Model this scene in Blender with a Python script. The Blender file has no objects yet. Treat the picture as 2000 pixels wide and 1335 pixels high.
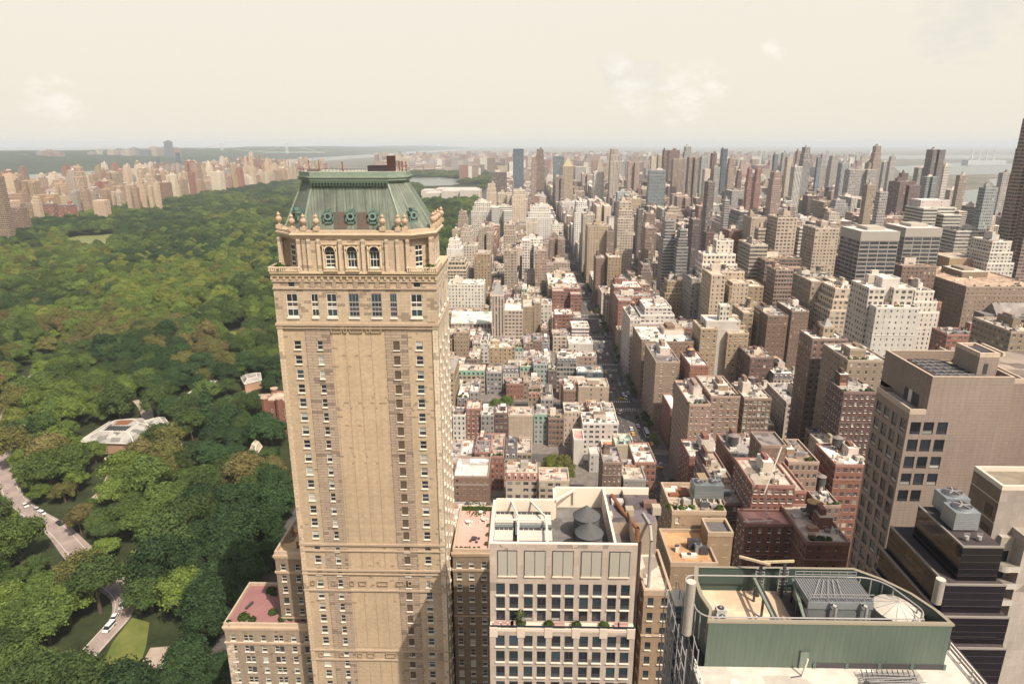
import bpy, math, random
import numpy as np
from mathutils import Vector, noise as mnoise
rad = math.radians
scene = bpy.context.scene
# ------------------------------------------------------------------ camera, sky, sun, exposure
F = 1300.0; PITCH = rad(16.55); CAMH = 170.0; CX = 1000.0; CY = 667.5     # measured on the 2000 px wide photograph
YAW = math.atan(27 * math.cos(PITCH) / F)
cam = bpy.data.objects.new('camera', bpy.data.cameras.new('camera'))
scene.collection.objects.link(cam); scene.camera = cam
cam.data.sensor_width = 36; cam.data.lens = 36 * F / 2000
cam.data.clip_start = 0.5; cam.data.clip_end = 200000
cam.location = (0, 0, CAMH); cam.rotation_euler = (rad(90) - PITCH, 0, YAW)
SUN = Vector((0.48, -0.60, 1.0)).normalized()
world = bpy.data.worlds.new('World'); scene.world = world; world.use_nodes = True
wt = world.node_tree; wn = wt.nodes; wl = wt.links
bgn = wn['Background']; bgn.inputs['Strength'].default_value = 0.11
sky = wn.new('ShaderNodeTexSky'); sky.sky_type = 'NISHITA'; sky.sun_disc = False
sky.sun_elevation = math.asin(SUN.z); sky.sun_rotation = math.atan2(SUN.x, SUN.y)
sky.dust_density = 6.0; sky.air_density = 1.0; sky.ozone_density = 1.0
def pixdir(x, y):
    a = (x - CX) / F; b = -(y - CY) / F
    h = math.cos(PITCH) + b * math.sin(PITCH); z = -math.sin(PITCH) + b * math.cos(PITCH)
    c, s = math.cos(YAW), math.sin(YAW)
    return Vector((a * c - h * s, a * s + h * c, z)).normalized()
def wnode(t, **k):
    n = wn.new(t)
    for a, b in k.items(): setattr(n, a, b)
    return n
hazemix = wnode('ShaderNodeMix', data_type='RGBA'); hazemix.inputs[0].default_value = 0.86
wl.new(sky.outputs[0], hazemix.inputs[6]); hazemix.inputs[7].default_value = (7.75, 7.28, 6.12, 1)
tc = wnode('ShaderNodeTexCoord')
# the pale veil hugs the horizon; overhead the sky is clearer and bluer
szn = wnode('ShaderNodeSeparateXYZ'); wl.new(tc.outputs['Generated'], szn.inputs[0])
veil = wnode('ShaderNodeMapRange'); veil.interpolation_type = 'SMOOTHSTEP'; veil.inputs[1].default_value = .18; veil.inputs[2].default_value = .46; veil.inputs[3].default_value = .88; veil.inputs[4].default_value = .04
wl.new(szn.outputs[2], veil.inputs[0]); wl.new(veil.outputs[0], hazemix.inputs[0])
nz = wnode('ShaderNodeTexNoise'); nz.inputs['Scale'].default_value = 34; nz.inputs['Detail'].default_value = 7; nz.inputs['Roughness'].default_value = .62
mp = wnode('ShaderNodeMapping'); mp.inputs['Scale'].default_value = (1, 1, 2.2)
wl.new(tc.outputs['Generated'], mp.inputs[0]); wl.new(mp.outputs[0], nz.inputs['Vector'])
col_in = hazemix.outputs[2]
def cloudset(spots, tint, lo, hi, amt):
    global col_in
    tot = None
    for (x, y, r) in spots:
        d = pixdir(x, y); vd = wnode('ShaderNodeVectorMath', operation='DISTANCE'); vd.inputs[1].default_value = d
        wl.new(tc.outputs['Generated'], vd.inputs[0])
        mr = wnode('ShaderNodeMapRange'); mr.inputs[1].default_value = r; mr.inputs[2].default_value = 0; mr.inputs[3].default_value = 0; mr.inputs[4].default_value = 1
        wl.new(vd.outputs['Value'], mr.inputs[0])
        if tot is None: tot = mr.outputs[0]
        else:
            ad = wnode('ShaderNodeMath', operation='MAXIMUM'); wl.new(tot, ad.inputs[0]); wl.new(mr.outputs[0], ad.inputs[1]); tot = ad.outputs[0]
    s = wnode('ShaderNodeMath', operation='MULTIPLY_ADD'); wl.new(tot, s.inputs[0]); s.inputs[1].default_value = .34; wl.new(nz.outputs[0], s.inputs[2])
    m2 = wnode('ShaderNodeMapRange'); m2.interpolation_type = 'SMOOTHSTEP'
    m2.inputs[1].default_value = lo; m2.inputs[2].default_value = hi; m2.inputs[4].default_value = amt
    wl.new(s.outputs[0], m2.inputs[0])
    gate = wnode('ShaderNodeMath', operation='MULTIPLY'); g2 = wnode('ShaderNodeMapRange'); g2.inputs[2].default_value = .35
    wl.new(tot, g2.inputs[0]); wl.new(m2.outputs[0], gate.inputs[0]); wl.new(g2.outputs[0], gate.inputs[1])
    mx = wnode('ShaderNodeMix', data_type='RGBA'); wl.new(gate.outputs[0], mx.inputs[0]); wl.new(col_in, mx.inputs[6]); mx.inputs[7].default_value = tint
    col_in = mx.outputs[2]
cloudset([(1215, 150, .045), (1900, 30, .075), (1255, 160, .04), (1870, 50, .06)], (6.0, 5.8, 5.3, 1), .48, .9, .5)
cloudset([(1340, 185, .06), (110, 200, .045), (1235, 180, .05), (1510, 100, .02), (1390, 172, .03), (1210, 128, .03)], (8.9, 8.5, 7.7, 1), .54, .95, .5)
wl.new(col_in, bgn.inputs['Color'])
sl = bpy.data.lights.new('sun', 'SUN'); sl.energy = 5.0; sl.angle = rad(.53); sl.color = (1.0, .90, .77)
sun = bpy.data.objects.new('sun', sl); scene.collection.objects.link(sun)
sun.rotation_euler = SUN.to_track_quat('Z', 'Y').to_euler(); sun.location = SUN * 500
scene.view_settings.view_transform = 'Standard'; scene.view_settings.look = 'None'
scene.view_settings.exposure = 0.22; scene.view_settings.gamma = 1.0
scene.cycles.max_bounces = 5; scene.cycles.diffuse_bounces = 2; scene.cycles.volume_bounces = 0; scene.cycles.transmission_bounces = 2
scene.cycles.use_denoising = True
# ------------------------------------------------------------------ projection helpers
CP, SP, CYW, SYW = math.cos(PITCH), math.sin(PITCH), math.cos(YAW), math.sin(YAW)
def proj(X, Y, Z):
    r = X * CYW + Y * SYW; h = -X * SYW + Y * CYW; z = Z - CAMH
    d = max(h * CP - z * SP, .01); u = h * SP + z * CP
    return CX + F * r / d, CY - F * u / d, d
def at(x, y, Y):
    d = pixdir(x, y); t = Y / d.y
    return t * d.x, CAMH + t * d.z
def ground(x, y, Z=0.0):
    d = pixdir(x, y); t = (Z - CAMH) / d.z
    return t * d.x, t * d.y
# ------------------------------------------------------------------ materials
def newmat(name):
    m = bpy.data.materials.new(name); m.use_nodes = True
    nt = m.node_tree; b = nt.nodes['Principled BSDF']
    def N(t, **k):
        n = nt.nodes.new(t)
        for a, v in k.items(): setattr(n, a, v)
        return n
    def L(a, bb): nt.links.new(a, bb)
    def math_(op, a, bv=None, cv=None):
        n = N('ShaderNodeMath', operation=op)
        for i, v in enumerate((a, bv, cv)):
            if v is None: continue
            if isinstance(v, (int, float)): n.inputs[i].default_value = v
            else: L(v, n.inputs[i])
        return n.outputs[0]
    def mix(f, a, c, blend='MIX'):
        n = N('ShaderNodeMix', data_type='RGBA', blend_type=blend)
        for i, v in ((0, f), (6, a), (7, c)):
            if isinstance(v, (int, float)): n.inputs[i].default_value = v
            elif isinstance(v, tuple): n.inputs[i].default_value = v if len(v) == 4 else v + (1,)
            else: L(v, n.inputs[i])
        return n.outputs[2]
    return m, b, N, L, math_, mix
def wc_out(N):
    a = N('ShaderNodeAttribute', attribute_type='GEOMETRY', attribute_name='wc'); return a.outputs['Color']
def noise_f(N, L, scale, detail=4, vec=None, rough=.6):
    n = N('ShaderNodeTexNoise'); n.inputs['Scale'].default_value = scale; n.inputs['Detail'].default_value = detail; n.inputs['Roughness'].default_value = rough
    if vec is not None: L(vec, n.inputs['Vector'])
    return n.outputs[0]
def posn(N): return N('ShaderNodeNewGeometry').outputs['Position']
MATS = {}
def facade(name, ww, wh, glass=(.035, .038, .045), sill=True, sparse=0.0, spand=None):
    m, b, N, L, M, mix = newmat(name)
    uv = N('ShaderNodeUVMap'); uv.uv_map = 'UVMap'
    sp = N('ShaderNodeSeparateXYZ'); L(uv.outputs[0], sp.inputs[0])
    fx = M('FRACT', sp.outputs[0]); fy = M('FRACT', sp.outputs[1])
    cfl = N('ShaderNodeCombineXYZ'); L(M('FLOOR', sp.outputs[0]), cfl.inputs[0]); L(N('ShaderNodeObjectInfo').outputs['Random'], cfl.inputs[1])
    cw_ = N('ShaderNodeTexWhiteNoise', noise_dimensions='3D'); L(cfl.outputs[0], cw_.inputs['Vector'])
    wid = M('MULTIPLY_ADD', M('GREATER_THAN', cw_.outputs[0], .72), -.36 if ww < .8 else 0.0, 1.0)
    mx = M('LESS_THAN', M('ABSOLUTE', M('SUBTRACT', fx, .5)), M('MULTIPLY', wid, ww / 2))
    my = M('LESS_THAN', M('ABSOLUTE', M('SUBTRACT', fy, .52)), wh / 2)
    mask = M('MULTIPLY', mx, my)
    fl = N('ShaderNodeVectorMath', operation='FLOOR'); L(uv.outputs[0], fl.inputs[0])
    wnz = N('ShaderNodeTexWhiteNoise', noise_dimensions='4D'); L(fl.outputs[0], wnz.inputs['Vector']); L(N('ShaderNodeObjectInfo').outputs['Random'], wnz.inputs['W'])
    if sparse:
        cc = N('ShaderNodeVectorMath', operation='MULTIPLY'); L(fl.outputs[0], cc.inputs[0]); cc.inputs[1].default_value = (1, 0, 0)
        w2 = N('ShaderNodeTexWhiteNoise', noise_dimensions='3D'); L(cc.outputs[0], w2.inputs['Vector'])
        mask = M('MULTIPLY', mask, M('GREATER_THAN', w2.outputs[0], sparse))
    wc = wc_out(N); pos = posn(N)
    stv = N('ShaderNodeVectorMath', operation='MULTIPLY'); L(pos, stv.inputs[0]); stv.inputs[1].default_value = (.9, .9, .06)
    n1 = noise_f(N, L, .12, 3, pos); n2 = noise_f(N, L, 1.6, 3, pos); n3 = noise_f(N, L, 1.0, 4, stv.outputs[0])
    var = M('ADD', M('ADD', M('MULTIPLY', n1, .45), M('MULTIPLY', n3, .5)), M('MULTIPLY_ADD', n2, .35, .35))
    vm = N('ShaderNodeVectorMath', operation='SCALE'); L(wc, vm.inputs[0]); L(var, vm.inputs['Scale'])
    wall = vm.outputs[0]
    if spand:
        wall = mix(mx, wall, spand)
    if sill:
        sy = M('LESS_THAN', M('ABSOLUTE', M('SUBTRACT', fy, .52 - wh / 2 - .035)), .03)
        sx = M('LESS_THAN', M('ABSOLUTE', M('SUBTRACT', fx, .5)), ww / 2 + .05)
        wall = mix(M('MULTIPLY', M('MULTIPLY', sy, sx), .55), wall, (.55, .5, .42))
    if sill:      # window air conditioners below some of the windows
        acx = M('LESS_THAN', M('ABSOLUTE', M('SUBTRACT', fx, .5)), .10); acy = M('LESS_THAN', M('ABSOLUTE', M('SUBTRACT', fy, .52 - wh / 2 + .06)), .07)
        acm = M('MULTIPLY', M('MULTIPLY', acx, acy), M('MULTIPLY', M('GREATER_THAN', wnz.outputs[0], .38), M('LESS_THAN', wnz.outputs[0], .54)))
    cr = N('ShaderNodeValToRGB'); e = cr.color_ramp.elements; cr.color_ramp.interpolation = 'CONSTANT'
    e[0].position = 0; e[0].color = glass + (1,)
    e[1].position = .52; e[1].color = tuple(g * 2.1 for g in glass) + (1,)
    for p_, c_ in ((.72, tuple(g * .5 for g in glass)), (.84, (.20, .19, .17)), (.93, (.42, .39, .33))) if ww < .8 else ((.72, tuple(g * .5 for g in glass)), (.9, tuple(g * 1.4 for g in glass)), (.97, (.16, .16, .15))):
        q = e.new(p_); q.color = tuple(c_) + (1,)
    L(wnz.outputs[0], cr.inputs[0])
    mull = M('LESS_THAN', M('ABSOLUTE', M('SUBTRACT', fy, .53)), .018)
    gl = mix(M('MULTIPLY', mull, .5), cr.outputs[0], (.4, .38, .34))
    if sill: gl = mix(acm, gl, (.42, .40, .36))
    L(mix(mask, wall, gl), b.inputs['Base Color'])
    L(M('MULTIPLY_ADD', mask, -.62, .86), b.inputs['Roughness'])
    b.inputs['Specular IOR Level'].default_value = .35
    MATS[name] = m
facade('facade_punched', .38, .50); facade('facade_wide', .62, .46); facade('facade_ribbon', .97, .40, sill=False)
facade('facade_strip', .46, .50, sill=False, spand=(.10, .095, .10)); facade('facade_grid', .86, .66, glass=(.03, .045, .055), sill=False)
facade('facade_office', .91, .60, glass=(.022, .026, .034), sill=False); facade('facade_sparse', .30, .42, sparse=.66); facade('facade_balcony', .80, .55, sill=True); facade('facade_small', .26, .40)
def plainmat(name, rough=.85, col=None, var=.5, scale=(.15, 2.2), metal=0.0, spec=.3, base=.55, patch=0):
    m, b, N, L, M, mix = newmat(name); pos = posn(N)
    n1 = noise_f(N, L, scale[0], 4, pos); n2 = noise_f(N, L, scale[1], 4, pos)
    v = M('ADD', M('MULTIPLY', n1, var), M('MULTIPLY_ADD', n2, var, base + .45 - var))
    if patch:
        vo = N('ShaderNodeTexVoronoi', distance='CHEBYCHEV'); vo.inputs['Scale'].default_value = .22; L(pos, vo.inputs['Vector']); vs = N('ShaderNodeSeparateXYZ'); L(vo.outputs['Color'], vs.inputs[0])
        v = M('MULTIPLY', v, M('MULTIPLY_ADD', vs.outputs[0], patch, 1.06 - patch / 2)); v = M('MULTIPLY', v, M('MULTIPLY_ADD', M('GREATER_THAN', vs.outputs[1], .88), -.45, 1))
    vm = N('ShaderNodeVectorMath', operation='SCALE'); L(v, vm.inputs['Scale'])
    if col: vm.inputs[0].default_value = col
    else: L(wc_out(N), vm.inputs[0])
    L(vm.outputs[0], b.inputs['Base Color']); b.inputs['Roughness'].default_value = rough
    b.inputs['Metallic'].default_value = metal; b.inputs['Specular IOR Level'].default_value = spec
    MATS[name] = m; return m
plainmat('masonry'); plainmat('roofing', .9, var=.6, scale=(.22, .9), patch=.5); plainmat('smooth', .5, var=.12)
plainmat('metal', .38, var=.35, metal=.35, spec=.5); plainmat('stone', .8, var=.45, scale=(.3, 3.0))
# coursed stone: dark joints and odd darker blocks
def coursed(name, cw, ch, joint=.05, stain=.10, dark=.62, stagger=True, tone=.16):
    m, b, N, L, M, mix = newmat(name)
    uv = N('ShaderNodeUVMap'); uv.uv_map = 'UVMap'
    mp = N('ShaderNodeVectorMath', operation='MULTIPLY'); L(uv.outputs[0], mp.inputs[0]); mp.inputs[1].default_value = (1 / cw, 1 / ch, 0)
    sp = N('ShaderNodeSeparateXYZ'); L(mp.outputs[0], sp.inputs[0])
    row = M('FLOOR', sp.outputs[1]); off = M('MULTIPLY', M('MODULO', row, 2.0), .5 if stagger else 0.0); ux = M('ADD', sp.outputs[0], off)
    cb = N('ShaderNodeCombineXYZ'); L(M('FLOOR', ux), cb.inputs[0]); L(row, cb.inputs[1])
    w = N('ShaderNodeTexWhiteNoise', noise_dimensions='3D'); L(cb.outputs[0], w.inputs['Vector'])
    jx = M('LESS_THAN', M('FRACT', ux), joint / cw); jy = M('LESS_THAN', M('FRACT', sp.outputs[1]), joint / ch)
    j = M('MAXIMUM', jx, jy)
    pos = posn(N); n1 = noise_f(N, L, .09, 4, pos); n2 = noise_f(N, L, 1.2, 4, pos)
    stv = N('ShaderNodeVectorMath', operation='MULTIPLY'); L(pos, stv.inputs[0]); stv.inputs[1].default_value = (1.1, 1.1, .035); n3 = noise_f(N, L, 1.0, 5, stv.outputs[0], .7)
    v = M('ADD', M('ADD', M('MULTIPLY', n1, .4), M('MULTIPLY', n3, .42)), M('MULTIPLY_ADD', n2, .3, .41))
    st = M('GREATER_THAN', M('ADD', w.outputs[0], M('MULTIPLY_ADD', n1, .5, -.25)), 1 - stain)
    v = M('MULTIPLY', v, M('MULTIPLY_ADD', st, -.44, 1)); v = M('MULTIPLY', v, M('MULTIPLY_ADD', w.outputs[0], tone, 1 - tone / 2))
    v = M('MULTIPLY', v, M('MULTIPLY_ADD', j, -(1 - dark), 1))
    vm = N('ShaderNodeVectorMath', operation='SCALE'); L(wc_out(N), vm.inputs[0]); L(v, vm.inputs['Scale'])
    L(vm.outputs[0], b.inputs['Base Color']); b.inputs['Roughness'].default_value = .85
    MATS[name] = m
coursed('ashlar', 1.5, .6, .05, .17, .72); coursed('quoin', 1.1, .75, .07, .10, .6); coursed('rustic', 2.2, .62, .10, .12, .5)
coursed('tile', 1.3, .66, .055, -.4, .66, False, .06); coursed('brickwork', .8, .4, .03, .015, .93); coursed('panel', 2.6, 1.75, .05, .01, .86)
m, b, N, L, M, mix = newmat('copper')     # weathered standing-seam copper
uv = N('ShaderNodeUVMap'); uv.uv_map = 'UVMap'; sp = N('ShaderNodeSeparateXYZ'); L(uv.outputs[0], sp.inputs[0])
st = N('ShaderNodeVectorMath', operation='MULTIPLY'); L(uv.outputs[0], st.inputs[0]); st.inputs[1].default_value = (2.6, .10, 0)
n1 = noise_f(N, L, 1.0, 5, st.outputs[0], .7); n2 = noise_f(N, L, .25, 4, posn(N))
cr = N('ShaderNodeValToRGB'); e = cr.color_ramp.elements
e[0].position = .34; e[0].color = (.035, .042, .033, 1); e[1].position = .70; e[1].color = (.24, .272, .21, 1)
q = e.new(.52); q.color = (.13, .15, .115, 1)
L(M('MULTIPLY_ADD', n1, .62, M('MULTIPLY', n2, .38)), cr.inputs[0])
seam = M('LESS_THAN', M('FRACT', M('MULTIPLY', sp.outputs[0], 1.55)), .13)
L(mix(M('MULTIPLY', seam, .55), cr.outputs[0], (.05, .075, .055)), b.inputs['Base Color']); b.inputs['Roughness'].default_value = .6
bp = N('ShaderNodeBump'); bp.inputs['Strength'].default_value = .6; bp.inputs['Distance'].default_value = .08; L(seam, bp.inputs['Height']); L(bp.outputs[0], b.inputs['Normal'])
MATS['copper'] = m
m, b, N, L, M, mix = newmat('green_panel')
uv = N('ShaderNodeUVMap'); uv.uv_map = 'UVMap'; sp = N('ShaderNodeSeparateXYZ'); L(uv.outputs[0], sp.inputs[0])
st = N('ShaderNodeVectorMath', operation='MULTIPLY'); L(uv.outputs[0], st.inputs[0]); st.inputs[1].default_value = (1.6, .25, 0)
n1 = noise_f(N, L, 1.0, 4, st.outputs[0], .6)
seam = M('LESS_THAN', M('FRACT', M('MULTIPLY', sp.outputs[0], 1.9)), .09)
v = M('MULTIPLY', M('MULTIPLY_ADD', n1, .45, .78), M('MULTIPLY_ADD', seam, -.28, 1))
vm = N('ShaderNodeVectorMath', operation='SCALE'); L(wc_out(N), vm.inputs[0]); L(v, vm.inputs['Scale']); L(vm.outputs[0], b.inputs['Base Color'])
b.inputs['Roughness'].default_value = .5; MATS['green_panel'] = m
def glassmat(name, col, rough=.12):
    m, b, N, L, M, mix = newmat(name)
    r = N('ShaderNodeObjectInfo').outputs['Random']
    vm = N('ShaderNodeVectorMath', operation='SCALE'); vm.inputs[0].default_value = col; L(M('MULTIPLY_ADD', r, .9, .55), vm.inputs['Scale'])
    L(vm.outputs[0], b.inputs['Base Color']); b.inputs['Roughness'].default_value = rough; b.inputs['Specular IOR Level'].default_value = .6
    MATS[name] = m
glassmat('glass_dark', (.022, .026, .034)); glassmat('glass_blind', (.30, .30, .27), .35); glassmat('glass_teal', (.028, .045, .055)); glassmat('black_glass', (.010, .008, .012), .06)
for nm, c, r in (('frame_white', (.62, .57, .49), .6), ('frame_dark', (.06, .055, .06), .5), ('frame_grey', (.26, .25, .24), .5), ('tar', (.055, .048, .05), .9), ('rust', (.20, .085, .04), .8),
                 ('rubber', (.02, .02, .02), .8), ('bark', (.09, .065, .045), .9), ('tank_wood', (.085, .078, .078), .8), ('pipe', (.33, .31, .29), .45)):
    plainmat(nm, r, c, var=.3)
def foliage(name, cols, trans=.25):
    m, b, N, L, M, mix = newmat(name)
    rnd = N('ShaderNodeObjectInfo').outputs['Random']; pos = posn(N)
    big = noise_f(N, L, .006, 2, pos); sm = noise_f(N, L, .35, 3, pos)
    f = M('ADD', M('MULTIPLY', rnd, .62), M('MULTIPLY_ADD', big, 1.3, -.46))
    cr = N('ShaderNodeValToRGB'); e = cr.color_ramp.elements
    e[0].position = 0; e[0].color = cols[0] + (1,); e[1].position = 1; e[1].color = cols[-1] + (1,)
    for i, c in enumerate(cols[1:-1]):
        q = e.new((i + 1) / (len(cols) - 1)); q.color = c + (1,)
    L(f, cr.inputs[0])
    vm = N('ShaderNodeVectorMath', operation='SCALE'); L(cr.outputs[0], vm.inputs[0]); L(M('MULTIPLY_ADD', sm, 1.1, .45), vm.inputs['Scale'])
    L(vm.outputs[0], b.inputs['Base Color']); b.inputs['Roughness'].default_value = .75; b.inputs['Specular IOR Level'].default_value = .12
    tr = N('ShaderNodeBsdfTranslucent'); L(vm.outputs[0], tr.inputs[0])
    ms = N('ShaderNodeMixShader'); ms.inputs[0].default_value = trans; L(b.outputs[0], ms.inputs[1]); L(tr.outputs[0], ms.inputs[2])
    out = [n for n in m.node_tree.nodes if n.type == 'OUTPUT_MATERIAL'][0]; L(ms.outputs[0], out.inputs[0])
    MATS[name] = m
foliage('foliage', [(.020, .036, .014), (.030, .055, .018), (.045, .078, .020), (.075, .100, .024), (.115, .112, .032), (.135, .120, .045)])
foliage('shrub', [(.018, .03, .01), (.04, .07, .018), (.07, .10, .02)])
foliage('lawn', [(.07, .10, .02), (.11, .135, .035)], 0.0)
# ------------------------------------------------------------------ mesh builder
MATLIST = list(MATS.keys()); MIDX = {k: i for i, k in enumerate(MATLIST)}
class MB:
    def __init__(s): s.v = []; s.f = []; s.m = []; s.uv = []; s.c = []
    def face(s, pts, mat, uv=None, col=(.5, .5, .5)):
        n = len(s.v); s.v.extend(pts); s.f.append(tuple(range(n, n + len(pts)))); s.m.append(mat)
        s.uv.append(uv if uv else [(0, 0)] * len(pts)); s.c.append(col)
    def wall(s, a, c, z0, z1, mat, col, U=None, V=None):
        # vertical quad from a to c (2-d); outward normal lies to the right of a->c
        l = math.hypot(c[0] - a[0], c[1] - a[1]); U = l if U is None else U; V0, V1 = (z0, z1) if V is None else V
        s.face([(a[0], a[1], z0), (c[0], c[1], z0), (c[0], c[1], z1), (a[0], a[1], z1)], mat, [(0, V0), (U, V0), (U, V1), (0, V1)], col)
    def box(s, x0, x1, y0, y1, z0, z1, mat='masonry', col=(.5, .5, .5), top=None, topcol=None, bottom=False, UVn=None):
        p = [(x0, y0), (x1, y0), (x1, y1), (x0, y1)]
        for i in range(4):
            U = V = None
            if UVn:
                l = (x1 - x0) if i % 2 == 0 else (y1 - y0); U = max(1, round(l / UVn[0])); V = (0, max(1, round((z1 - z0) / UVn[1])))
            s.wall(p[i], p[(i + 1) % 4], z0, z1, mat, col, U, V)
        s.face([(q[0], q[1], z1) for q in p], top or mat, [q for q in p], topcol or col)
        if bottom: s.face([(q[0], q[1], z0) for q in reversed(p)], mat, None, col)
    def prism(s, poly, z0, z1, mat, col, top=None, topcol=None, taper=None, bottom=False, cap=True):
        q = taper or poly; n = len(poly); u = 0
        for i in range(n):
            a, c, a2, c2 = poly[i], poly[(i + 1) % n], q[i], q[(i + 1) % n]
            l = math.hypot(c[0] - a[0], c[1] - a[1]); l2 = math.hypot(c2[0] - a2[0], c2[1] - a2[1])
            o = (l - l2) / 2
            s.face([(a[0], a[1], z0), (c[0], c[1], z0), (c2[0], c2[1], z1), (a2[0], a2[1], z1)], mat, [(u, z0), (u + l, z0), (u + l - o, z1), (u + o, z1)], col)
            u += l
        if cap: s.face([(k[0], k[1], z1) for k in q], top or mat, [k for k in q], topcol or col)
        if bottom: s.face([(k[0], k[1], z0) for k in reversed(poly)], mat, None, col)
    def cyl(s, x, y, z0, z1, r0, r1=None, n=16, mat='metal', col=(.5, .5, .5), cap=True, top=None):
        r1 = r0 if r1 is None else r1
        a = [(x + r0 * math.cos(2 * math.pi * i / n), y + r0 * math.sin(2 * math.pi * i / n)) for i in range(n)]
        q = [(x + r1 * math.cos(2 * math.pi * i / n), y + r1 * math.sin(2 * math.pi * i / n)) for i in range(n)]
        s.prism(a, z0, z1, mat, col, top=top, taper=q, cap=cap and r1 > .001)
    def bar(s, a, c, w, mat='metal', col=(.5, .5, .5)):
        a = Vector(a); c = Vector(c); d = (c - a)
        if d.length < 1e-4: return
        d.normalize(); u = d.cross(Vector((0, 0, 1)))
        if u.length < .01: u = Vector((1, 0, 0))
        u.normalize(); v = d.cross(u); h = w / 2
        k = [(-h, -h), (h, -h), (h, h), (-h, h)]
        A = [a + u * p + v * q for p, q in k]; C_ = [c + u * p + v * q for p, q in k]
        for i in range(4):
            j = (i + 1) % 4; s.face([tuple(A[j]), tuple(A[i]), tuple(C_[i]), tuple(C_[j])], mat, None, col)
        s.face([tuple(t) for t in A], mat, None, col); s.face([tuple(t) for t in reversed(C_)], mat, None, col)
    def tube(s, pts, r, mat='pipe', col=(.4, .4, .4), n=8):
        for i in range(len(pts) - 1):
            a = Vector(pts[i]); c = Vector(pts[i + 1]); d = (c - a).normalized(); u = d.cross(Vector((0, 0, 1)))
            if u.length < .05: u = Vector((1, 0, 0))
            u.normalize(); v = d.cross(u)
            R = [(u * math.cos(2 * math.pi * k / n) + v * math.sin(2 * math.pi * k / n)) * r for k in range(n)]
            for k in range(n):
                j = (k + 1) % n; s.face([tuple(a + R[j]), tuple(a + R[k]), tuple(c + R[k]), tuple(c + R[j])], mat, None, col)
            if i == len(pts) - 2: s.face([tuple(c + R[k]) for k in reversed(range(n))], mat, None, col)
    def lathe(s, x, y, z, prof, n=10, mat='stone', col=(.5, .4, .3)):
        for i in range(len(prof) - 1):
            (r0, h0), (r1, h1) = prof[i], prof[i + 1]
            s.cyl(x, y, z + h0, z + h1, r0, r1, n, mat, col, cap=(i == len(prof) - 2))
    def clump(s, x, y, z, r, h, n, rng, size=.5, mat='shrub'):
        for _ in range(n):
            th = rng.uniform(0, 2 * math.pi); ph = math.acos(rng.uniform(-.2, 1)); q = rng.uniform(.55, 1.0)
            d = Vector((math.sin(ph) * math.cos(th), math.sin(ph) * math.sin(th), math.cos(ph)))
            c = Vector((x, y, z)) + Vector((d.x * r, d.y * r, d.z * h)) * q
            nrm = (d + Vector((rng.uniform(-.7, .7), rng.uniform(-.7, .7), rng.uniform(-.3, .7)))).normalized()
            u = nrm.orthogonal().normalized(); v = nrm.cross(u); a = rng.uniform(0, 6.3); u, v = u * math.cos(a) + v * math.sin(a), v * math.cos(a) - u * math.sin(a)
            k = size * rng.uniform(.6, 1.3)
            s.face([tuple(c - u * k), tuple(c - v * k * .8), tuple(c + u * k), tuple(c + v * k * .8)], mat)
    def merge(s, o):
        n = len(s.v); s.v.extend(o.v); s.f.extend(tuple(i + n for i in f) for f in o.f); s.m.extend(o.m); s.uv.extend(o.uv); s.c.extend(o.c)
    def mesh(s, name, org=(0, 0, 0)):
        me = bpy.data.meshes.new(name)
        used = []; idx = {}
        for k in s.m:
            if k not in idx: idx[k] = len(used); used.append(k)
        va = np.array(s.v, dtype=np.float64).reshape(-1, 3) - np.array(org)
        me.from_pydata(va.tolist(), [], s.f)
        for k in used: me.materials.append(MATS[k])
        me.polygons.foreach_set('material_index', [idx[k] for k in s.m])
        ul = me.uv_layers.new(name='UVMap')
        ul.data.foreach_set('uv', [t for fu in s.uv for q in fu for t in (q[0], q[1])])
        ca = me.color_attributes.new('wc', 'FLOAT_COLOR', 'CORNER')
        ca.data.foreach_set('color', [t for f, c in zip(s.f, s.c) for _ in f for t in (c[0], c[1], c[2], 1.0)])
        me.update(); return me
    def build(s, name, parent=None, org=None, coll=None):
        if not s.f: return None
        o = parent_origin(parent) if org is None else org
        ob = bpy.data.objects.new(name, s.mesh(name, o)); scene.collection.objects.link(ob)
        if parent is not None: ob.parent = parent
        else: ob.location = o
        return ob
ORG = {}
def parent_origin(p):
    if p is None: return (0, 0, 0)
    return ORG.get(p.name, (0, 0, 0))
def thing(name, label, cat, loc, group=None):
    o = bpy.data.objects.new(name, None); scene.collection.objects.link(o); o.location = loc; o.empty_display_size = 1
    o['label'] = label; o['category'] = cat
    if group: o['group'] = group
    ORG[o.name] = tuple(loc); return o
def tag(o, label, cat, group=None):
    o['label'] = label; o['category'] = cat
    if group: o['group'] = group
    return o
def sub(ob, parent):     # sub-part: built in world coordinates, parented to a part that shares its origin
    ob.parent = parent; return ob
def structure(mb, name, kind='structure'):
    o = mb.build(name, None, (0, 0, 0)); o['kind'] = kind; return o
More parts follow.
